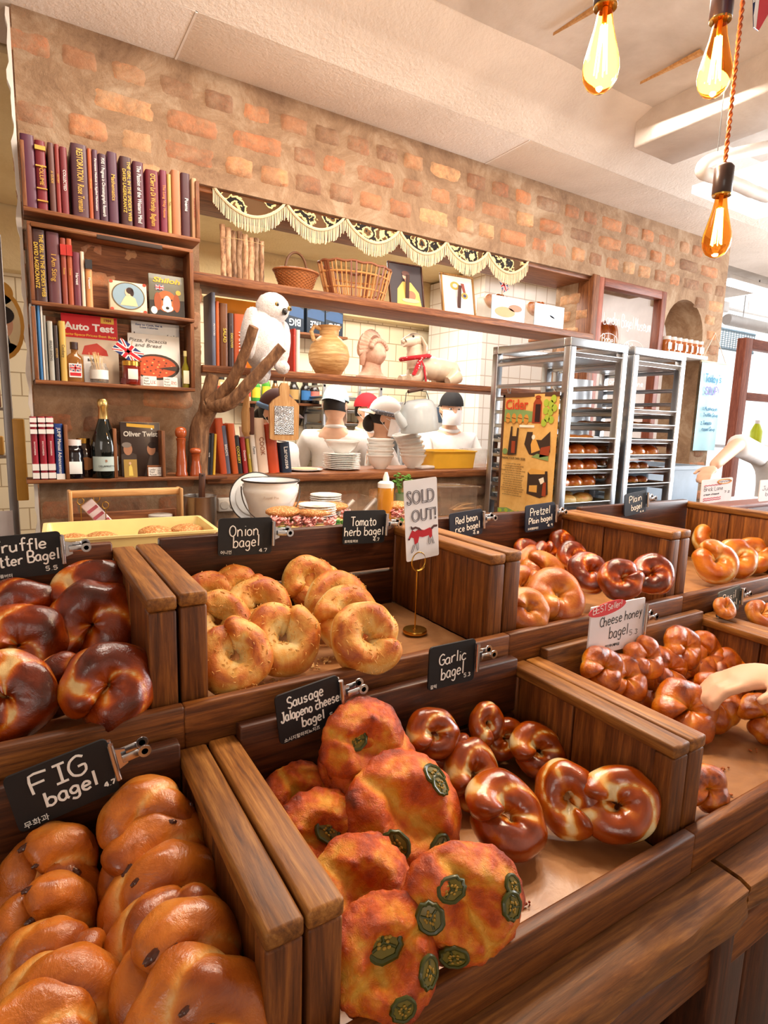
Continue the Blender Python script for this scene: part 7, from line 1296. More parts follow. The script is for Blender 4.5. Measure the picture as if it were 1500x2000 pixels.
# ================================================================= people
SKIN = plain('#e3b394', .5, 0, 0, sss=.1); HAIR = plain('#1c1413', .5); COAT = plain('#f1ece8', .8); MASK = plain('#f6f4f3', .8)
def skin(verts, edges, radii, sub=2):
    me = bpy.data.meshes.new('s'); me.from_pydata([Vector(v) for v in verts], edges, []); o = bpy.data.objects.new('s', me); C.objects.link(o)
    sk = o.modifiers.new('k', 'SKIN'); sk.use_smooth_shade = True
    for i, r in enumerate(radii): me.skin_vertices[0].data[i].radius = r if hasattr(r, '__len__') else (r, r)
    me.skin_vertices[0].data[0].use_root = True
    su = o.modifiers.new('b', 'SUBSURF'); su.levels = sub
    ev = o.evaluated_get(bpy.context.evaluated_depsgraph_get()); out = bpy.data.meshes.new_from_object(ev); bpy.data.objects.remove(o); bpy.data.meshes.remove(me); return out
def fuse(meshes, voxel, name, m):
    bm = bmesh.new()
    for q in meshes: bm.from_mesh(q)
    me = bpy.data.meshes.new(name); bm.to_mesh(me); bm.free(); o = bpy.data.objects.new('f', me); C.objects.link(o); r = o.modifiers.new('r', 'REMESH'); r.mode = 'VOXEL'; r.voxel_size = voxel; r.use_smooth_shade = True
    s = o.modifiers.new('s', 'SMOOTH'); s.factor = .5; s.iterations = 2
    out = bpy.data.meshes.new_from_object(o.evaluated_get(bpy.context.evaluated_depsgraph_get())); bpy.data.objects.remove(o); out.name = name; out.materials.clear(); out.materials.append(m); out.polygons.foreach_set('use_smooth', [True]*len(out.polygons)); return out
def person(label, loc, yaw, arms, head=(0, 0, 0), cap=('#bcd3dd', 1, None), mask=True, hair='short', band=None, H=1.66, sleeve='short', coat=None, voxel=.0075, pants='#3a3a40', tags=()):
    "arms: for -1 (right hand) and +1 (left hand) elbow and wrist points, local, person facing -y"
    t = thing('person', label, 'person', loc, (0, 0, rad(yaw))); k = H/1.70
    def S(*v): return (v[0]*k, v[1]*k, v[2]*k)
    V = [S(0, .01, .96), S(0, .0, 1.12), S(0, -.005, 1.28), S(0, .005, 1.39), S(0, -.005, 1.47), S(0, -.015, 1.56)]; E = [(0, 1), (1, 2), (2, 3), (3, 4), (4, 5)]; Rr = [(.15, .11), (.125, .095), (.15, .105), (.11, .075), (.052, .055), (.05, .05)]
    cv = list(V[:4]); ce = [(0, 1), (1, 2), (2, 3)]; cr_ = [(.185, .135), (.165, .125), (.178, .125), (.125, .085)]
    cv[0] = S(0, .01, .84); 
    extra = []
    for s in (-1, 1):
        el, wr = arms[s]; sh = S(s*.165, .005, 1.385); i = len(V); V += [sh, S(*el), S(*wr)]; E += [(3, i), (i, i+1), (i+1, i+2)]; Rr += [.052, .041, .03]
        hip = S(s*.09, .01, .9); i = len(V); V += [hip, S(s*.1, -.01, .5), S(s*.1, .02, .08), S(s*.1, -.13, .035)]; E += [(0, i), (i, i+1), (i+1, i+2), (i+2, i+3)]; Rr += [.088, .058, .042, (.04, .03)]
        j = len(cv); el_v, sh_v, wr_v = Vector(S(*el)), Vector(sh), Vector(S(*wr)); endp = sh_v.lerp(el_v, .85) if sleeve == 'short' else el_v
        cv += [sh, tuple(endp)]; ce += [(3, j), (j, j+1)]; cr_ += [.078, .068]
        if sleeve == 'long': cv.append(tuple(el_v.lerp(wr_v, .85))); ce.append((j+1, j+2)); cr_.append(.05)
        d = (wr_v-el_v).normalized(); side = d.cross(Vector((0, 0, 1))).normalized() if abs(d.z) < .95 else Vector((1, 0, 0)); dn = side.cross(d).normalized()
        hm = MB(); palm = wr_v+d*.05; hm.ball((0, 0, 0), (1, 1, 1), 14, 0, Matrix.Translation(palm) @ Matrix((tuple(side)+(0,), tuple(d)+(0,), tuple(dn)+(0,), (0, 0, 0, 1))).transposed() @ Matrix.Diagonal((.04, .052, .017, 1)))
        for f in range(4):
            b0 = palm+side*(-.027+.018*f)+d*.035; L = (.062, .072, .068, .052)[f]; hm.tube([b0-d*.02, b0+d*L*.45-dn*.006, b0+d*L*.8-dn*.022, b0+d*L*.9-dn*.038], [.0095, .0092, .0088, .0075], 8)
        b0 = palm-side*.03*s-d*.02; hm.tube([b0, b0-side*.025*s+d*.02-dn*.008, b0-side*.03*s+d*.05-dn*.014], [.012, .0105, .008], 8); q = bpy.data.meshes.new('h'); q.from_pydata(hm.v, [], hm.f); extra.append(q)
    hc = Vector(S(0, -.02, 1.60)); hm = MB(); sculpt(hm, lambda d: face_r2(d), (0, 0, 0), (.074*k, .092*k, .112*k), 48)
    for s in (-1, 1): hm.ball((s*.075*k, .012, -.005), (.012, .02, .03), 12)
    HM = Matrix.Translation(hc) @ Euler(tuple(rad(a) for a in head)).to_matrix().to_4x4(); hm.v = [tuple(HM @ Vector(v)) for v in hm.v]; q = bpy.data.meshes.new('hd'); q.from_pydata(hm.v, [], hm.f); extra.append(q)
    put(fuse([skin(V, E, Rr)]+extra, voxel, 'body', SKIN), 'body', t)
    cm = skin(cv, ce, cr_); cm.materials.clear(); cm.materials.append(coat or COAT); cm.name = 'chef_shirt'; put(cm, 'chef_shirt', t)
    tm = MB(); tm.ball(S(0, .01, .90), (.165*k, .12*k, .11*k), 20)
    for s in (-1, 1): tm.tube([S(s*.085, .01, .90), S(s*.095, .0, .7), S(s*.1, -.01, .5), S(s*.1, .01, .3), S(s*.1, .02, .09)], [.10*k, .095*k, .075*k, .07*k, .065*k], 16)
    tm.build('trousers', plain(pants, .85), t)
    cl = MB(); cl.tube([(.064*k*math.cos(2*PI*i/20), -.004+.06*k*math.sin(2*PI*i/20), 1.455*k+.012*math.sin(2*PI*i/20)) for i in range(20)], .014, 8, closed=True); cl.build('collar', coat or COAT, t)
    def hd(mb, nm, m): mb.v = [tuple(HM @ Vector(v)) for v in mb.v]; return mb.build(nm, m, t)
    def shell(rx, ry, rz, u0, u1, f=None, n=32):
        mb = MB()
        def fn(u, v):
            th = u0+(u1-u0)*u; ph = 2*PI*v; d = Vector((math.sin(th)*math.sin(ph), -math.sin(th)*math.cos(ph), math.cos(th))); q = f(d) if f else 1; return (d.x*rx*k*q, d.y*ry*k*q, d.z*rz*k*q)
        return mb.grid(fn, 14, n)
    mb = MB()
    if hair == 'short': hd(shell(.079, .098, .118, 0, PI*.62, lambda d: 1 if d.y > -.12 or d.z > .6 else .6), 'hair', HAIR)
    else:
        hd(shell(.081, .10, .118, 0, PI*.62, lambda d: 1 if d.y > -.12 or d.z > .6 else .6), 'hair', HAIR); hd(MB().ball((0, .085*k, -.05*k), (.05, .045, .055), 18), 'hair_bun', HAIR)
    for s in (-1, 1): hd(MB().ball((s*.03*k, -.082*k, .008*k), (.013, .008, .0075), 14), 'eye', plain('#f1ece8', .3)); hd(MB().ball((s*.03*k, -.0885*k, .008*k), (.0058, .003, .0058), 12), 'iris', plain('#1e1310', .2)); hd(MB().tube([(s*(.014+.008*i)*k, (-.089+.0035*i)*k, (.028+.004*math.sin(i*.9))*k) for i in range(5)], .0024, 6), 'eyebrow', HAIR)
    if mask:
        mm = MB()
        def mf(u, v): x = -1+2*u; z = -.105+.108*v; a = x*1.15; bul = 1+.16*(1-abs(x))*math.sin(PI*min(1, v*1.05))**.7; return (.079*k*math.sin(a)*1.0, -.095*k*math.cos(a)*bul+.004, z*k-.002+.0012*math.sin(v*25))
        mm.grid(mf, 20, 14); hd(mm, 'face_mask', MASK)
        for s in (-1, 1): hd(MB().tube([(s*.072*k, -.04*k, -.012), (s*.082*k, .02, .006), (s*.08*k, .028, -.02), (s*.07*k, -.035*k, -.075*k)], .0016, 6), 'ear_loop', MASK)
    else: hd(MB().ball((0, -.088*k, -.052*k), (.022, .008, .007), 12), 'lips', plain('#b5655a', .4))
    col, brim, dots = cap
    cp_ = shell(.086, .106, .108, 0, PI*.5); cp_.v = [(a, b, c+.028*k) for a, b, c in cp_.v]; hd(cp_, 'cap_crown', plain(col, .85))
    if brim:
        bb = MB(); 
        def bf(u, v): a = -1.05+2.1*u; r = 1+.62*v*math.cos(a*.9); return (.088*k*math.sin(a)*(1+.1*v), -brim*.106*k*math.cos(a)*r, .028*k-.018*v*v+.006*math.cos(a*2))
        bb.grid(bf, 18, 6); bb.v += []; hd(bb, 'cap_brim', plain(dots or col, .85)); so = t.children[-1]
    if band: hd(MB().tube([(.086*k*math.sin(2*PI*i/28), -.104*k*math.cos(2*PI*i/28), .030*k-.004) for i in range(28)], .014, 8, closed=True), 'headscarf', band)
    return t
def face_r2(d):
    q = 1.0; f = max(0, -d.y)
    q += .20*math.exp(-((d.x/.14)**2+((d.z+.15)/.14)**2))*f; q -= .07*math.exp(-(((abs(d.x)-.38)/.16)**2+((d.z-.07)/.1)**2))*f; q += .05*math.exp(-((d.x/.3)**2+((d.z+.8)/.2)**2))*f
    q -= .08*max(0, -d.z-.3)*abs(d.x); return q
bl_m, t_, b_, n_, l_ = nt('grey_paisley'); v_ = coords(n_, l_, (1, 1, 1)); vo = n_.new('ShaderNodeTexVoronoi'); vo.inputs['Scale'].default_value = 90; l_.new(v_, vo.inputs['Vector']); r_ = ramp(n_, [(.2, '#d9d9dc'), (.35, '#6d6f78')]); l_.new(vo.outputs['Distance'], r_.inputs[0]); l_.new(r_.outputs[0], b_.inputs['Base Color']); b_.inputs['Roughness'].default_value = .9
def at_px(px, py, y, H): p = P(px, py, y=y); return (p.x, y, p.z-1.60*H/1.70)
def ground(px, py, y, H=None):
    global HH
    p = P(px, py, y=y); HH = p.z*1.70/1.60; return (p.x, y, 0.0)
DOWN = {-1: ((-.24, -.02, 1.1), (-.16, -.22, .98)), 1: ((.24, -.02, 1.1), (.16, -.22, .98))}
person('person in white shirt and pale blue cap seen from behind, plating food', ground(655, 792, 3.55), 150, {-1: ((-.27, -.1, 1.13), (-.18, -.33, 1.08)), 1: ((.28, -.08, 1.13), (.3, -.3, 1.06))}, (8, 0, -14), ('#b9d3de', -1, '#dfe6ea'), True, 'short', None, HH)
person('masked person in white shirt and white backwards cap, turned right, holding food', ground(745, 816, 3.12), 62, {-1: ((-.2, -.14, 1.14), (-.05, -.33, 1.22)), 1: ((.22, -.12, 1.14), (.06, -.32, 1.22))}, (10, 0, 0), ('#f2eeea', -1, '#e9d8c2'), True, 'bun', bl_m, HH)
person('masked person in a red cap mostly hidden behind the white capped cook', ground(712, 802, 4.0), 25, DOWN, (0, 0, 0), ('#b8202b', 1, '#8e1520'), True, 'short', None, HH)
person('masked person in white chef coat and black cap facing the shop, working at right', ground(879, 800, 3.55, 1.60), -14, {-1: ((-.25, -.08, 1.12), (-.12, -.3, 1.08)), 1: ((.26, -.08, 1.12), (.2, -.3, 1.14))}, (4, 0, -6), ('#1d1a1c', -1, None), True, 'bun', None, HH, 'long')
person('masked person in a brown cap with blue patterned scarf behind the grater board', ground(532, 806, 3.1, 1.58), 40, DOWN, (14, 0, 0), ('#5b3a36', 1, '#4a2d2a'), True, 'bun', plain('#6f8fb8', .9), HH)
# ================================================================= right hand side of the wall
# glazed frame with white writing
t = thing('glazed_frame', 'dark wooden framed pane with white handwritten shop name above the racks', 'window panel', (GX0, WY-.01, GZ0)); w_, h_ = GX1-GX0, GZ1-GZ0
for a, b, ax in (((0, 0, 0), (.05, .06, h_), 'z'), ((w_-.05, 0, 0), (w_, .06, h_), 'z'), ((.05, 0, h_-.05), (w_-.05, .06, h_), 'x'), ((.05, 0, 0), (w_-.05, .06, .05), 'x')): MB().box(a, b, 0, .004).build('frame_bar', wood('rose', '#5a2a1c', '#86452f', '#a86248', ax), t)
PANE = plain('#ffffff', .02, 0, 0, 1.0, 1.02, alpha=.18); MB().box((.05, .028, .05), (w_-.05, .032, h_-.05)).build('glass', PANE, t)
put(script_mesh([('London Bagel Museum', .10, h_-.25, w_-.2, .07, -.02), ('Bagel', .1, h_-.36, .12, .045, 0), ('Bakes', .33, h_-.38, .14, .04, 0), ('Fresh', .08, h_-.48, .16, .05, 0), ('and Coffee', .28, h_-.50, .26, .045, -.05), ('on Brick Lane', .2, h_-.60, .34, .035, 0)], plain('#f6f3ee', .7), .0022, 4), 'lettering', t, (0, .026, 0))
for cx, cz, rx in ((.16, h_-.345, .085), (.40, h_-.365, .095)): MB().tube([(cx+rx*math.cos(2*PI*i/30), .026, cz+.042*math.sin(2*PI*i/30)) for i in range(30)], .0016, 6, closed=True).build('oval_line', plain('#f6f3ee', .7), t)
BZ = P(1230, 684, y=2.84).z; bs = MB().box((GX0+.02, WY+TH+.02, BZ-.02), (GX1+.3, WY+TH+.28, BZ), 0, .003); tag(bs.build('shelf_board', W_shelf('x')), 'shelf of golden loaves behind the glazed frame', 'shelf')
for i in range(8):
    o = put(LOAF['red'], 'bun', None, (GX0+.07+.083*i, WY+TH+.12, BZ+.044), (0, 0, i*.7)); o.scale = (.9, .9, 3.0); tag(o, ('leftmost', 'second', 'third', 'fourth', 'fifth', 'sixth', 'seventh', 'rightmost')[i]+' golden loaf on the shelf behind the glazed frame', 'bun', 'loaves behind the glazed frame')
# jars on the arch board
jb = MB().box((AX0-.0, WY-.05, 2.035), (AX1+.01, WY+.2, 2.06), 0, .003); tag(jb.build('shelf_board', plain('#e3dcd4', .5)), 'white shelf board across the brick arch carrying a row of jars', 'shelf')
jp = None
for i in range(7):
    x = AX0+.03+.062*i; hj = .095
    if jp is None:
        jp = thing('spice_jar', 'leftmost small jar of orange preserve on the arch board', 'jar', (x, WY-.01, 2.0605), (0, 0, 0), 'jars on the arch board'); MB().lathe([(0, 0), (.024, 0), (.026, .004), (.026, hj*.72), (.022, hj*.8), (0, hj*.8)], 20).build('preserve', plain('#b8662a', .15, 0, .5), jp); MB().lathe([(.025, hj*.78), (.025, hj), (0, hj)], 20).build('lid', plain('#e9e2dc', .4), jp); MB().box((-.018, -.028, hj*.14), (.018, -.0262, hj*.58)).build('label', plain('#f4efe9', .5), jp)
    else: dup(jp, (x, WY-.01, 2.0605), (0, 0, R_.uniform(-.3, .3)), ('', 'second', 'third', 'fourth', 'fifth', 'sixth', 'rightmost')[i]+' small jar of orange preserve on the arch board')
# soup banner on the pier
SYY = WY-.03; pc = [P(1372, 705, y=SYY), P(1415, 716, y=SYY), P(1340, 880, y=SYY), P(1395, 890, y=SYY)]
bx0, bx1, bz0, bz1 = pc[0].x, pc[1].x, pc[2].z, pc[0].z
t = thing('soup_banner', "pale blue cloth banner reading Today's Soup hanging by a string", 'banner', ((bx0+bx1)/2, SYY, bz0)); w_, h_ = bx1-bx0, bz1-bz0
MB().grid(lambda u, v: (-w_/2+w_*u, .008*math.sin(u*9)*(1-v*.6), h_*v), 24, 10).build('cloth', plain('#b5dce6', .85), t); MB().cyl((-w_/2-.02, 0, h_), (w_/2+.02, 0, h_), .006, None, 10).build('rod', plain('#d8c8a8', .6), t); MB().tube([(-w_/2-.015, 0, h_), (0, .012, h_+.2), (w_/2+.015, 0, h_)], .003, 6).build('string', plain('#e3d6c6', .8), t)
BLU = plain('#4a86a8', .8)
put(script_mesh([("Today's", -w_*.36, h_*.78, w_*.74, h_*.085, 0)], BLU, .0042, 3), 'lettering', t, (0, -.012, 0)); put(script_mesh([('SOUP!', -w_*.3, h_*.64, w_*.62, h_*.085, 0)], plain('#8a7ab8', .8), .004, 3), 'lettering', t, (0, -.012, 0))
put(script_mesh([('1 Mushroom', -w_*.34, h_*.46, w_*.66, h_*.04, 0), ('Truffle Soup', -w_*.28, h_*.39, w_*.66, h_*.04, 0), ('2 Tomato', -w_*.36, h_*.30, w_*.5, h_*.04, 0), ('rosee Soup', -w_*.28, h_*.23, w_*.6, h_*.04, 0)], plain('#3c6f92', .8), .0024, 5), 'lettering', t, (0, -.012, 0))
# white bin, paper stack, wooden ledge, name cards at the far right
a = P(1200, 960, y=2.3); b = P(1318, 940, y=2.3)
t = thing('storage_bin', 'large pale blue grey plastic bin behind the right rack', 'bin', (3.12, 2.12, 0)); w_ = .5; tub(t, w_, .36, w_, .38, P(1268, 905, y=2.12).z, .01, plain('#a9bacb', .4), .02)
p = P(1424, 925, y=1.9); t = thing('serving_counter', 'brown wooden counter behind the right crates under the white papers', 'counter', (3.15, 1.42, 0)); MB().box((-.28, 0, 1.14), (1.4, .32, 1.175), 0, .004).build('top', W_crate('x'), t); MB().box((-.24, .03, 0), (1.35, .29, 1.14), 0).build('body', W_dark('x'), t)
a = P(1312, 978, y=1.30); 
t = thing('low_partition', 'brown wooden ledge behind the plain bagel crate holding two name cards', 'ledge', (2.35, 1.26, 1.175)); MB().box((-.62, 0, 0), (.9, .05, .075), 0, .005).build('rail', wood('rose', '#5a2a1c', '#86452f', '#a86248', 'x'), t); MB().box((-.62, -.03, .07), (.9, .07, .088), 0, .005).build('top_board', wood('rose', '#5a2a1c', '#86452f', '#a86248', 'x'), t)
tbx = MB().box((1.90, 1.10, .9), (3.4, 1.4, 1.174), 0, .004); tag(tbx.build('back_step', W_dark('x')), 'dark wooden step under the ledge with the name cards', 'step')
t, w_, h_ = sign('white rounded card reading Brick Lane with red scribbled lines', (1372, 938), (1432, 932), (1369, 985), 1.2, [('Brick Lane', .08, .52, .62, .17, 0), ('cream cheese', .08, .34, .5, .08, 0), ('7.2', .74, .36, .2, .1, 0)], None, None, plain('#f3e3e0', .5), INK, .0009, False, nm='name_card', rc=.008)
mb = MB()
for z in (.74, .12, .2): mb.tube([(w_*(.08+.05*i), -.0008, h_*(z+.02*(i % 2))) for i in range(12)], .0016, 5)
mb.build('red_scribble', plain('#c8323a', .6), t); MB().tube([(w_*(.72+.22*math.cos(2*PI*i/26)), -.0008, h_*(.86+.09*math.sin(2*PI*i/26))) for i in range(26)], .0022, 6, closed=True).build('orange_ring', plain('#e8962e', .6), t)
put(script_mesh([('Signature', w_*.54, h_*.83, w_*.36, h_*.09, 0)], INK, .0006), 'lettering', t, (0, -.0005, 0))
t, w_, h_ = sign('white rounded card cut off at the right edge beside the Brick Lane card', (1486, 938), (1546, 934), (1482, 980), 1.2, [('Jumbo', .08, .52, .5, .2, 0), ('butter', .2, .25, .5, .18, 0)], None, None, plain('#f3e3e0', .5), INK, .0009, False, nm='name_card', rc=.008)
p = P(1430, 915, y=1.75); t = tag(MB().box((-.2, -.1, 0), (.2, .1, .02), 0, .003).box((-.16, -.09, .021), (.2, .09, .034), 0, .003).build('paper_stack', plain('#eef1f4', .6), None, (3.2, 1.58, 1.1755), (0, 0, .1)), 'flat stack of white greaseproof paper on the right counter', 'paper')
# person at the far right edge reaching left
H = 1.72; yw = -38; base = Vector((P(1600, 700, y=1.85).x, 1.98, 0)); base.x += .02
def loc_(v): return tuple((Matrix.Rotation(rad(-yw), 4, 'Z') @ (Vector(v)-base))*(1.70/H))
e_, w_p = P(1440, 868, y=1.72), P(1392, 912, y=1.66)
person('person at the right edge in white top reaching a bare forearm left over the counter', base, yw, {-1: (loc_(e_), loc_(w_p)), 1: ((.25, -.05, 1.1), (.2, -.2, .98))}, (12, 0, 0), ('#e8e2da', 0, None), False, 'bun', None, H, 'elbow')
# customer at the right, mostly outside the frame, reaching over the cheese honey crate
H = 1.66; cbase = Vector((1.47, -.02, 0)); tip = P(1528, 1312, z=1.135)
def loc_c(v): q = (Vector(v)-cbase)*(1.70/H); return (-q.x, -q.y, q.z)
person('customer in beige top reaching a hand in from the right over cheese honey bagels', cbase, 180, {1: (loc_c((1.46, .24, 1.22)), loc_c(tip)), -1: ((-.24, -.02, 1.1), (-.17, -.2, .95))}, (14, 0, -10), ('#d9c8b4', 0, None), True, 'bun', None, H, 'long', plain('#d9c4b0', .9), .0055)
# wooden shelving frame and daylight window at the far right
t = thing('shelving_frame', 'tall brown wooden glazed frame at the right edge with a green bottle behind', 'window panel', (P(1462, 625, y=3.0).x, 3.0, 0)); 
for a, b, ax in (((0, 0, .9), (.13, .08, 2.42), 'z'), ((.13, 0, 2.33), (1.6, .08, 2.42), 'x'), ((.13, 0, 1.86), (1.6, .08, 1.93), 'x'), ((.13, 0, 1.36), (1.6, .08, 1.42), 'x'), ((1.6, 0, .9), (1.73, .08, 2.42), 'z'), ((0, 0, 0), (1.73, .08, .9), 'x')): MB().box(a, b, 0, .005).build('frame_bar', wood('rose', '#6a3a28', '#965a42', '#b87f62', ax), t)
p = P(1488, 790, y=3.1); q = thing('detergent_bottle', 'bright yellow green bottle standing behind the right glazed frame', 'bottle', (p.x, 3.12, 1.4305)); MB().lathe([(0, 0), (.05, 0), (.055, .01), (.055, .14), (.03, .2), (.02, .22), (0, .22)], 20).build('bottle_body', plain('#cfe02a', .3, 0, .3), q); MB().lathe([(.022, .215), (.022, .25), (0, .25)], 14).build('cap', WHITE, q)
MB().box((.13, .085, 1.40), (1.6, .30, 1.43)).build('glass_shelf', plain('#dfe9f0', .2), t)
# ceiling services: mesh crate, tube lamp, pipes
a = P(1402, 640, y=3.2); b = P(1470, 690, y=3.2)
t = thing('mesh_guard', 'pale blue wire mesh guard panel high by the far window', 'guard', (a.x, 3.2, b.z)); w_, h_ = b.x-a.x, a.z-b.z; mb = MB()
for i in range(15): mb.cyl((w_*i/14, 0, 0), (w_*i/14, 0, h_), .004, None, 6)
for i in range(11): mb.cyl((0, 0, h_*i/10), (w_, 0, h_*i/10), .004, None, 6)
mb.build('wire_mesh', plain('#9fc0d2', .5), t); mb = MB()
for i in range(2): mb.tube([(0, 0, h_*i), (w_, 0, h_*i)], .012, 8)
mb.build('frame_bar', plain('#8fb0c4', .5), t)
p = P(1440, 628, y=3.4); t = thing('duct_pipe', 'grey corrugated duct running under the far ceiling', 'pipe', (p.x, 3.4, p.z)); MB().tube([(-.2+.02*i, 0, 0) for i in range(60)], [.05+.006*(i % 2) for i in range(60)], 16).build('duct', plain('#b9b3ae', .5, .3), t)
MB().cyl((.1, 0, .04), (.1, 0, 2.94-p.z), .004, None, 6).build('hanger', plain('#8a8682', .5), t)
a = P(1412, 545, y=3.0); b = P(1500, 578, y=3.0); t = thing('tube_lamp', 'bright white fluorescent tube fitting under the far right ceiling', 'lamp', (a.x, 3.0, a.z)); L = 1.3; MB().box((0, -.06, 0), (L, .06, .035), 0, .004).build('housing', plain('#e9e6e2', .5), t)
for s in (-1, 1): MB().cyl((.03, s*.03, -.018), (L-.03, s*.03, -.018), .013, None, 12).build('tube', plain('#eef5ff', .3, emit=6.0), t)
MB().cyl((.6, 0, .035), (.6, 0, 2.94-a.z), .006, None, 8).build('hanger', plain('#8a8682', .5), t)
a = P(1410, 600, y=3.5); t = thing('ceiling_pipe', 'thin white pipe running right under the far ceiling', 'pipe', (a.x, 3.5, a.z)); MB().tube([(0, 0, 0), (1.6, 0, .02)], .014, 10).build('pipe', WHITE, t); MB().cyl((.5, 0, .0), (.5, 0, 2.94-a.z), .005, None, 6).build('hanger', WHITE, t); MB().box((-.05, -.05, -.05), (.05, .05, .05), 0, .01).build('junction_box', WHITE, t)
y_ = 1.42; pts = [P(1372, 330, y=y_), P(1380, 318, y=y_), P(1420, 300, y=y_), P(1520, 272, y=y_)]
t = thing('white_conduit', 'bent white plastic conduit loop below the ceiling behind the lowest lamp', 'pipe', (0, 0, 0))
o, ro = limb([P(1500, 384, y=y_), P(1470, 374, y=y_), P(1420, 352, y=y_), P(1378, 340, y=y_), P(1372, 326, y=y_), P(1392, 312, y=y_), P(1450, 298, y=y_), P(1540, 278, y=y_)], [.026]*8); MB().tube(o, .024, 14).build('pipe', plain('#ece3da', .5), t)
c = P(1400, 310, y=y_); MB().cyl(c, (c.x, c.y, CZ), .002, None, 6).build('hanger', plain('#5a5450', .5), t)
a = P(1455, 345, y=1.55); t = thing('ceiling_panel', 'flat white ceiling lamp panel at the right edge', 'lamp', (a.x+.3, 1.55, a.z)); MB().box((-.3, -.15, 0), (.3, .25, .04), 0, .006).build('panel', plain('#eef2f6', .4, emit=.5), t); MB().cyl((0, 0, .04), (0, 0, CZ-a.z), .006, None, 8).build('hanger', WHITE, t)
for i, (x0, y0, x1, y1, lb) in enumerate(((1080, 70, 1195, 0, 'splintered tan wooden lath on the ceiling behind the left lamp'), (1250, 165, 1370, 105, 'thin tan wooden lath on the ceiling behind the middle lamp'))):
    a = P(x0, y0, z=CZ-.016); b = P(x1, y1, z=CZ-.016); d = b-a; n = Vector((-d.y, d.x, 0)).normalized()*.012; mb = MB(); mb.add([a, b-n, b+n, a+Vector((0, 0, .01)), b-n+Vector((0, 0, .012)), b+n+Vector((0, 0, .012))], [(0, 1, 2), (3, 5, 4), (0, 3, 4, 1), (1, 4, 5, 2), (2, 5, 3, 0)]); tag(mb.build('wood_lath', W_pale('x')), lb, 'lath')
# ================================================================= pendant bulbs and bunting
GL, t_, b_, n_, l_ = nt('amber_glass'); b_.inputs['Base Color'].default_value = rgb('#ffca7a'); b_.inputs['Transmission Weight'].default_value = 1; b_.inputs['Roughness'].default_value = .02; b_.inputs['IOR'].default_value = 1.15
FIL, t_, b_, n_, l_ = nt('hot_filament'); b_.inputs['Emission Color'].default_value = (1, .62, .22, 1); b_.inputs['Emission Strength'].default_value = 70
def pendant(label, px, pyb, pyt, dist, socket_px):
    k = dist/F_PX
    def at(px, py): return CAM+(_rt*(px-750)-_up*(py-1000)+_f*F_PX)*k
    bot, top, soc = at(px[0], pyb), at(px[1], pyt), at(px[2], socket_px); L = top.z-bot.z; R = L*.225; sl = max(.05, soc.z-top.z)
    t = thing('pendant_lamp', label, 'lamp', ((bot.x+top.x)/2, (bot.y+top.y)/2, bot.z))
    prof = [(0, 0), (R*.3, L*.012), (R*.65, L*.06), (R*.92, L*.16), (R, L*.27), (R*.95, L*.38), (R*.75, L*.56), (R*.52, L*.76), (R*.42, L*.9), (R*.4, L)]
    MB().lathe(prof+[(R*.37, L), (R*.40, L*.9), (R*.50, L*.76), (R*.73, L*.56), (R*.93, L*.38), (R*.98, L*.27), (R*.9, L*.16), (R*.63, L*.065), (R*.28, L*.018), (0, L*.006)], 36).build('glass_bulb', GL, t)
    for i in range(6):
        a = 2*PI*i/6; MB().tube([(R*.16*math.cos(a), R*.16*math.sin(a), L*.78), (R*.34*math.cos(a+.3), R*.34*math.sin(a+.3), L*.22), (R*.16*math.cos(a+.6), R*.16*math.sin(a+.6), L*.76)], .0018, 6).build('filament', FIL, t)
    MB().cyl((0, 0, L*.7), (0, 0, L*.98), R*.14, None, 10).build('stem', plain('#d9a24a', .3, .3), t)
    MB().lathe([(R*.40, L*.985), (R*.62, L*.97), (R*.64, L*1.0), (R*.45, L*1.02)], 28).build('brass_ring', BRASS, t); MB().lathe([(R*.62, L*.99), (R*.66, L), (R*.66, L+sl*.9), (R*.5, L+sl), (0, L+sl)], 28).build('socket', plain('#3a2620', .35, 0, .3), t)
    zc = CZ-bot.z; mb = MB()
    for s in (0, PI): mb.tube([(.0022*math.cos(z*260+s), .0022*math.sin(z*260+s), z) for z in [L+sl-.004+(zc-L-sl)*i/240 for i in range(241)]], .0022, 6)
    mb.build('twisted_cord', plain('#c8642a', .8), t); MB().lathe([(0, 0), (.04, 0), (.05, -.02), (.01, -.03), (0, -.03)][::-1], 24, 0, Matrix.Translation((0, 0, zc))).build('ceiling_rose', plain('#3a2620', .4), t)
    l = bpy.data.lights.new('bulb_glow', 'POINT'); l.energy = 9; l.color = (1, .74, .50); l.shadow_soft_size = .02; lo = bpy.data.objects.new('bulb_glow', l); C.objects.link(lo); lo.location = Vector((t.location.x, t.location.y, bot.z-.03))
pendant('amber filament bulb hanging at top left of the three lamps', (1167, 1185, 1188), 176, 20, 1.1, -40); pendant('amber filament bulb hanging at top right of the three lamps', (1393, 1405, 1410), 186, 45, 1.1, -50); pendant('lowest amber filament bulb on a twisted orange cord', (1395, 1410, 1412), 502, 383, 1.1, 330)
y_ = .62; a = P(1452, -5, y=y_); t = thing('bunting_flag', 'triangular union flag bunting at the top right corner', 'flag', (P(1482, 0, y=y_).x, y_, P(1470, 68, y=y_).z)); wb = .09; hb = .09
mb = MB(); jack(mb, .2, .16, Matrix.Translation((.015, 0, .09))); keep = MB()
bm = bmesh.new(); me_ = bpy.data.meshes.new('x'); me_.from_pydata(mb.v, [], mb.f); me_.polygons.foreach_set('material_index', mb.m); bm.from_mesh(me_)
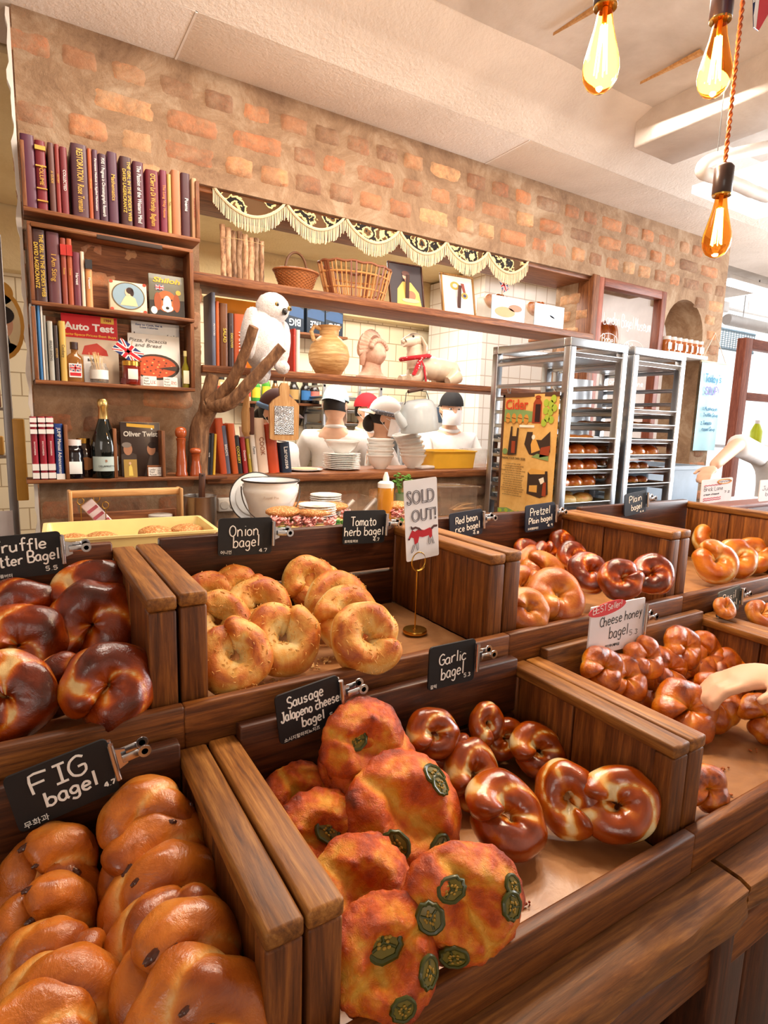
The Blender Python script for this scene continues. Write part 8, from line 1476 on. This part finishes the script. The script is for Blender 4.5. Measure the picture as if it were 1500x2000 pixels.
for pt, nrm in (((-.005, 0, 0), (-1, 0, -.28)), ((-.0, 0, 0), (.86, 0, -.6)), ((0, 0, .16), (0, 0, 1))):
    bmesh.ops.bisect_plane(bm, geom=bm.verts[:]+bm.edges[:]+bm.faces[:], plane_co=pt, plane_no=nrm, clear_outer=True)
bm.to_mesh(me_); bm.free(); me_.name = 'flag_cloth'
for q in FLAGM: me_.materials.append(q)
put(me_, 'flag_cloth', t); MB().tube([(-.3, 0, .168), (0, 0, .158), (.5, 0, .18)], .002, 6).build('bunting_string', WHITE, t)
# ================================================================= left edge, beyond the wall's end
y_ = 3.1; a = P(-60, 548, y=y_); b = P(24, 690, y=y_); t = thing('portrait_poster', 'gold framed portrait poster of a dark haired man at the left edge', 'poster', (a.x, y_, b.z)); w_, h_ = b.x-a.x, a.z-b.z
MB().box((0, 0, 0), (w_, .02, h_), 0, .004).build('panel', plain('#efe0c0', .6), t); mb = MB(); tov2 = lambda k, lay, cx, cz, rx, rz: mb.poly([(w_*cx+rx*math.cos(2*PI*i/24), h_*cz+rz*math.sin(2*PI*i/24)) for i in range(24)], -.001, k, Matrix.Translation((0, -.0005-lay*.001, 0)))
tov2(0, 0, .76, .42, .085, .15); tov2(1, 1, .76, .42, .07, .13); tov2(2, 2, .76, .42, .042, .06); tov2(3, 3, .75, .56, .05, .04); mb.poly([(w_*.5, h_*.14), (w_*.97, h_*.14), (w_*.92, h_*.26), (w_*.76, h_*.3), (w_*.58, h_*.26)], -.001, 4, Matrix.Translation((0, -.003, 0))); tov2(0, 1, .76, .88, .05, .05); tov2(0, 1, .76, .06, .06, .03)
mb.build('portrait', [plain('#d39a3a', .4), plain('#ead9b0', .6), plain('#dba78a', .6), plain('#1d1514', .5), plain('#22222c', .5)], t)
t = thing('metal_post', 'tall grey steel post at the left edge beyond the brick wall', 'post', (P(30, 900, y=2.7).x, 2.74, 0)); MB().box((-.03, -.02, 0), (.0, .02, 2.2), 0, .004).build('post', plain('#8f8a88', .35, .7), t)
t = tag(MB().grid(lambda u, v: (-.3+.3*u, .012*math.sin(u*12), .75+.42*v), 20, 6).build('white_cloth', plain('#efe9ea', .8), None, (P(22, 960, y=2.66).x, 2.66, 0)), 'white cloth hanging at the left edge below the portrait', 'cloth')
t = thing('wire_shelf', 'steel shelf unit with small packets at the left edge', 'shelf', (P(14, 800, y=3.0).x-.3, 2.95, 0)); 
for i, z in enumerate((1.35, 1.55, 1.75)): MB().box((0, 0, z), (.32, .2, z+.012), 0, .002).build('shelf_board', plain('#a9a6a5', .35, .7), t)
for x in (0, .3): MB().box((x, 0, 0), (x+.02, .02, 1.9), 0, .002).build('upright', plain('#a9a6a5', .35, .7), t)
for i in range(4):
    o = tag(MB().box((-.03, 0, 0), (.03, .05, .08), 0, .006).build('packet', plain(('#d8a04a', '#c8c4c0', '#7a4a2a', '#c87a3a')[i], .5), None, (t.location.x+.25-.0*i-(i % 2)*.08, 2.98, (1.3625 if i < 2 else 1.5625))), ('right lower', 'left lower', 'right upper', 'left upper')[i]+' small packet on the steel shelf at the left edge', 'packet', 'packets on the left steel shelf')
yl = P(33, 880, y=2.58); t = tag(MB().box((-.02, -.02, 0), (.02, .02, .32), 0, .004).build('bread_stick_box', plain('#d9a44a', .4), None, (yl.x+.01, 2.72, 1.2)), 'upright yellow box behind the ragged wall end', 'box')
MB()
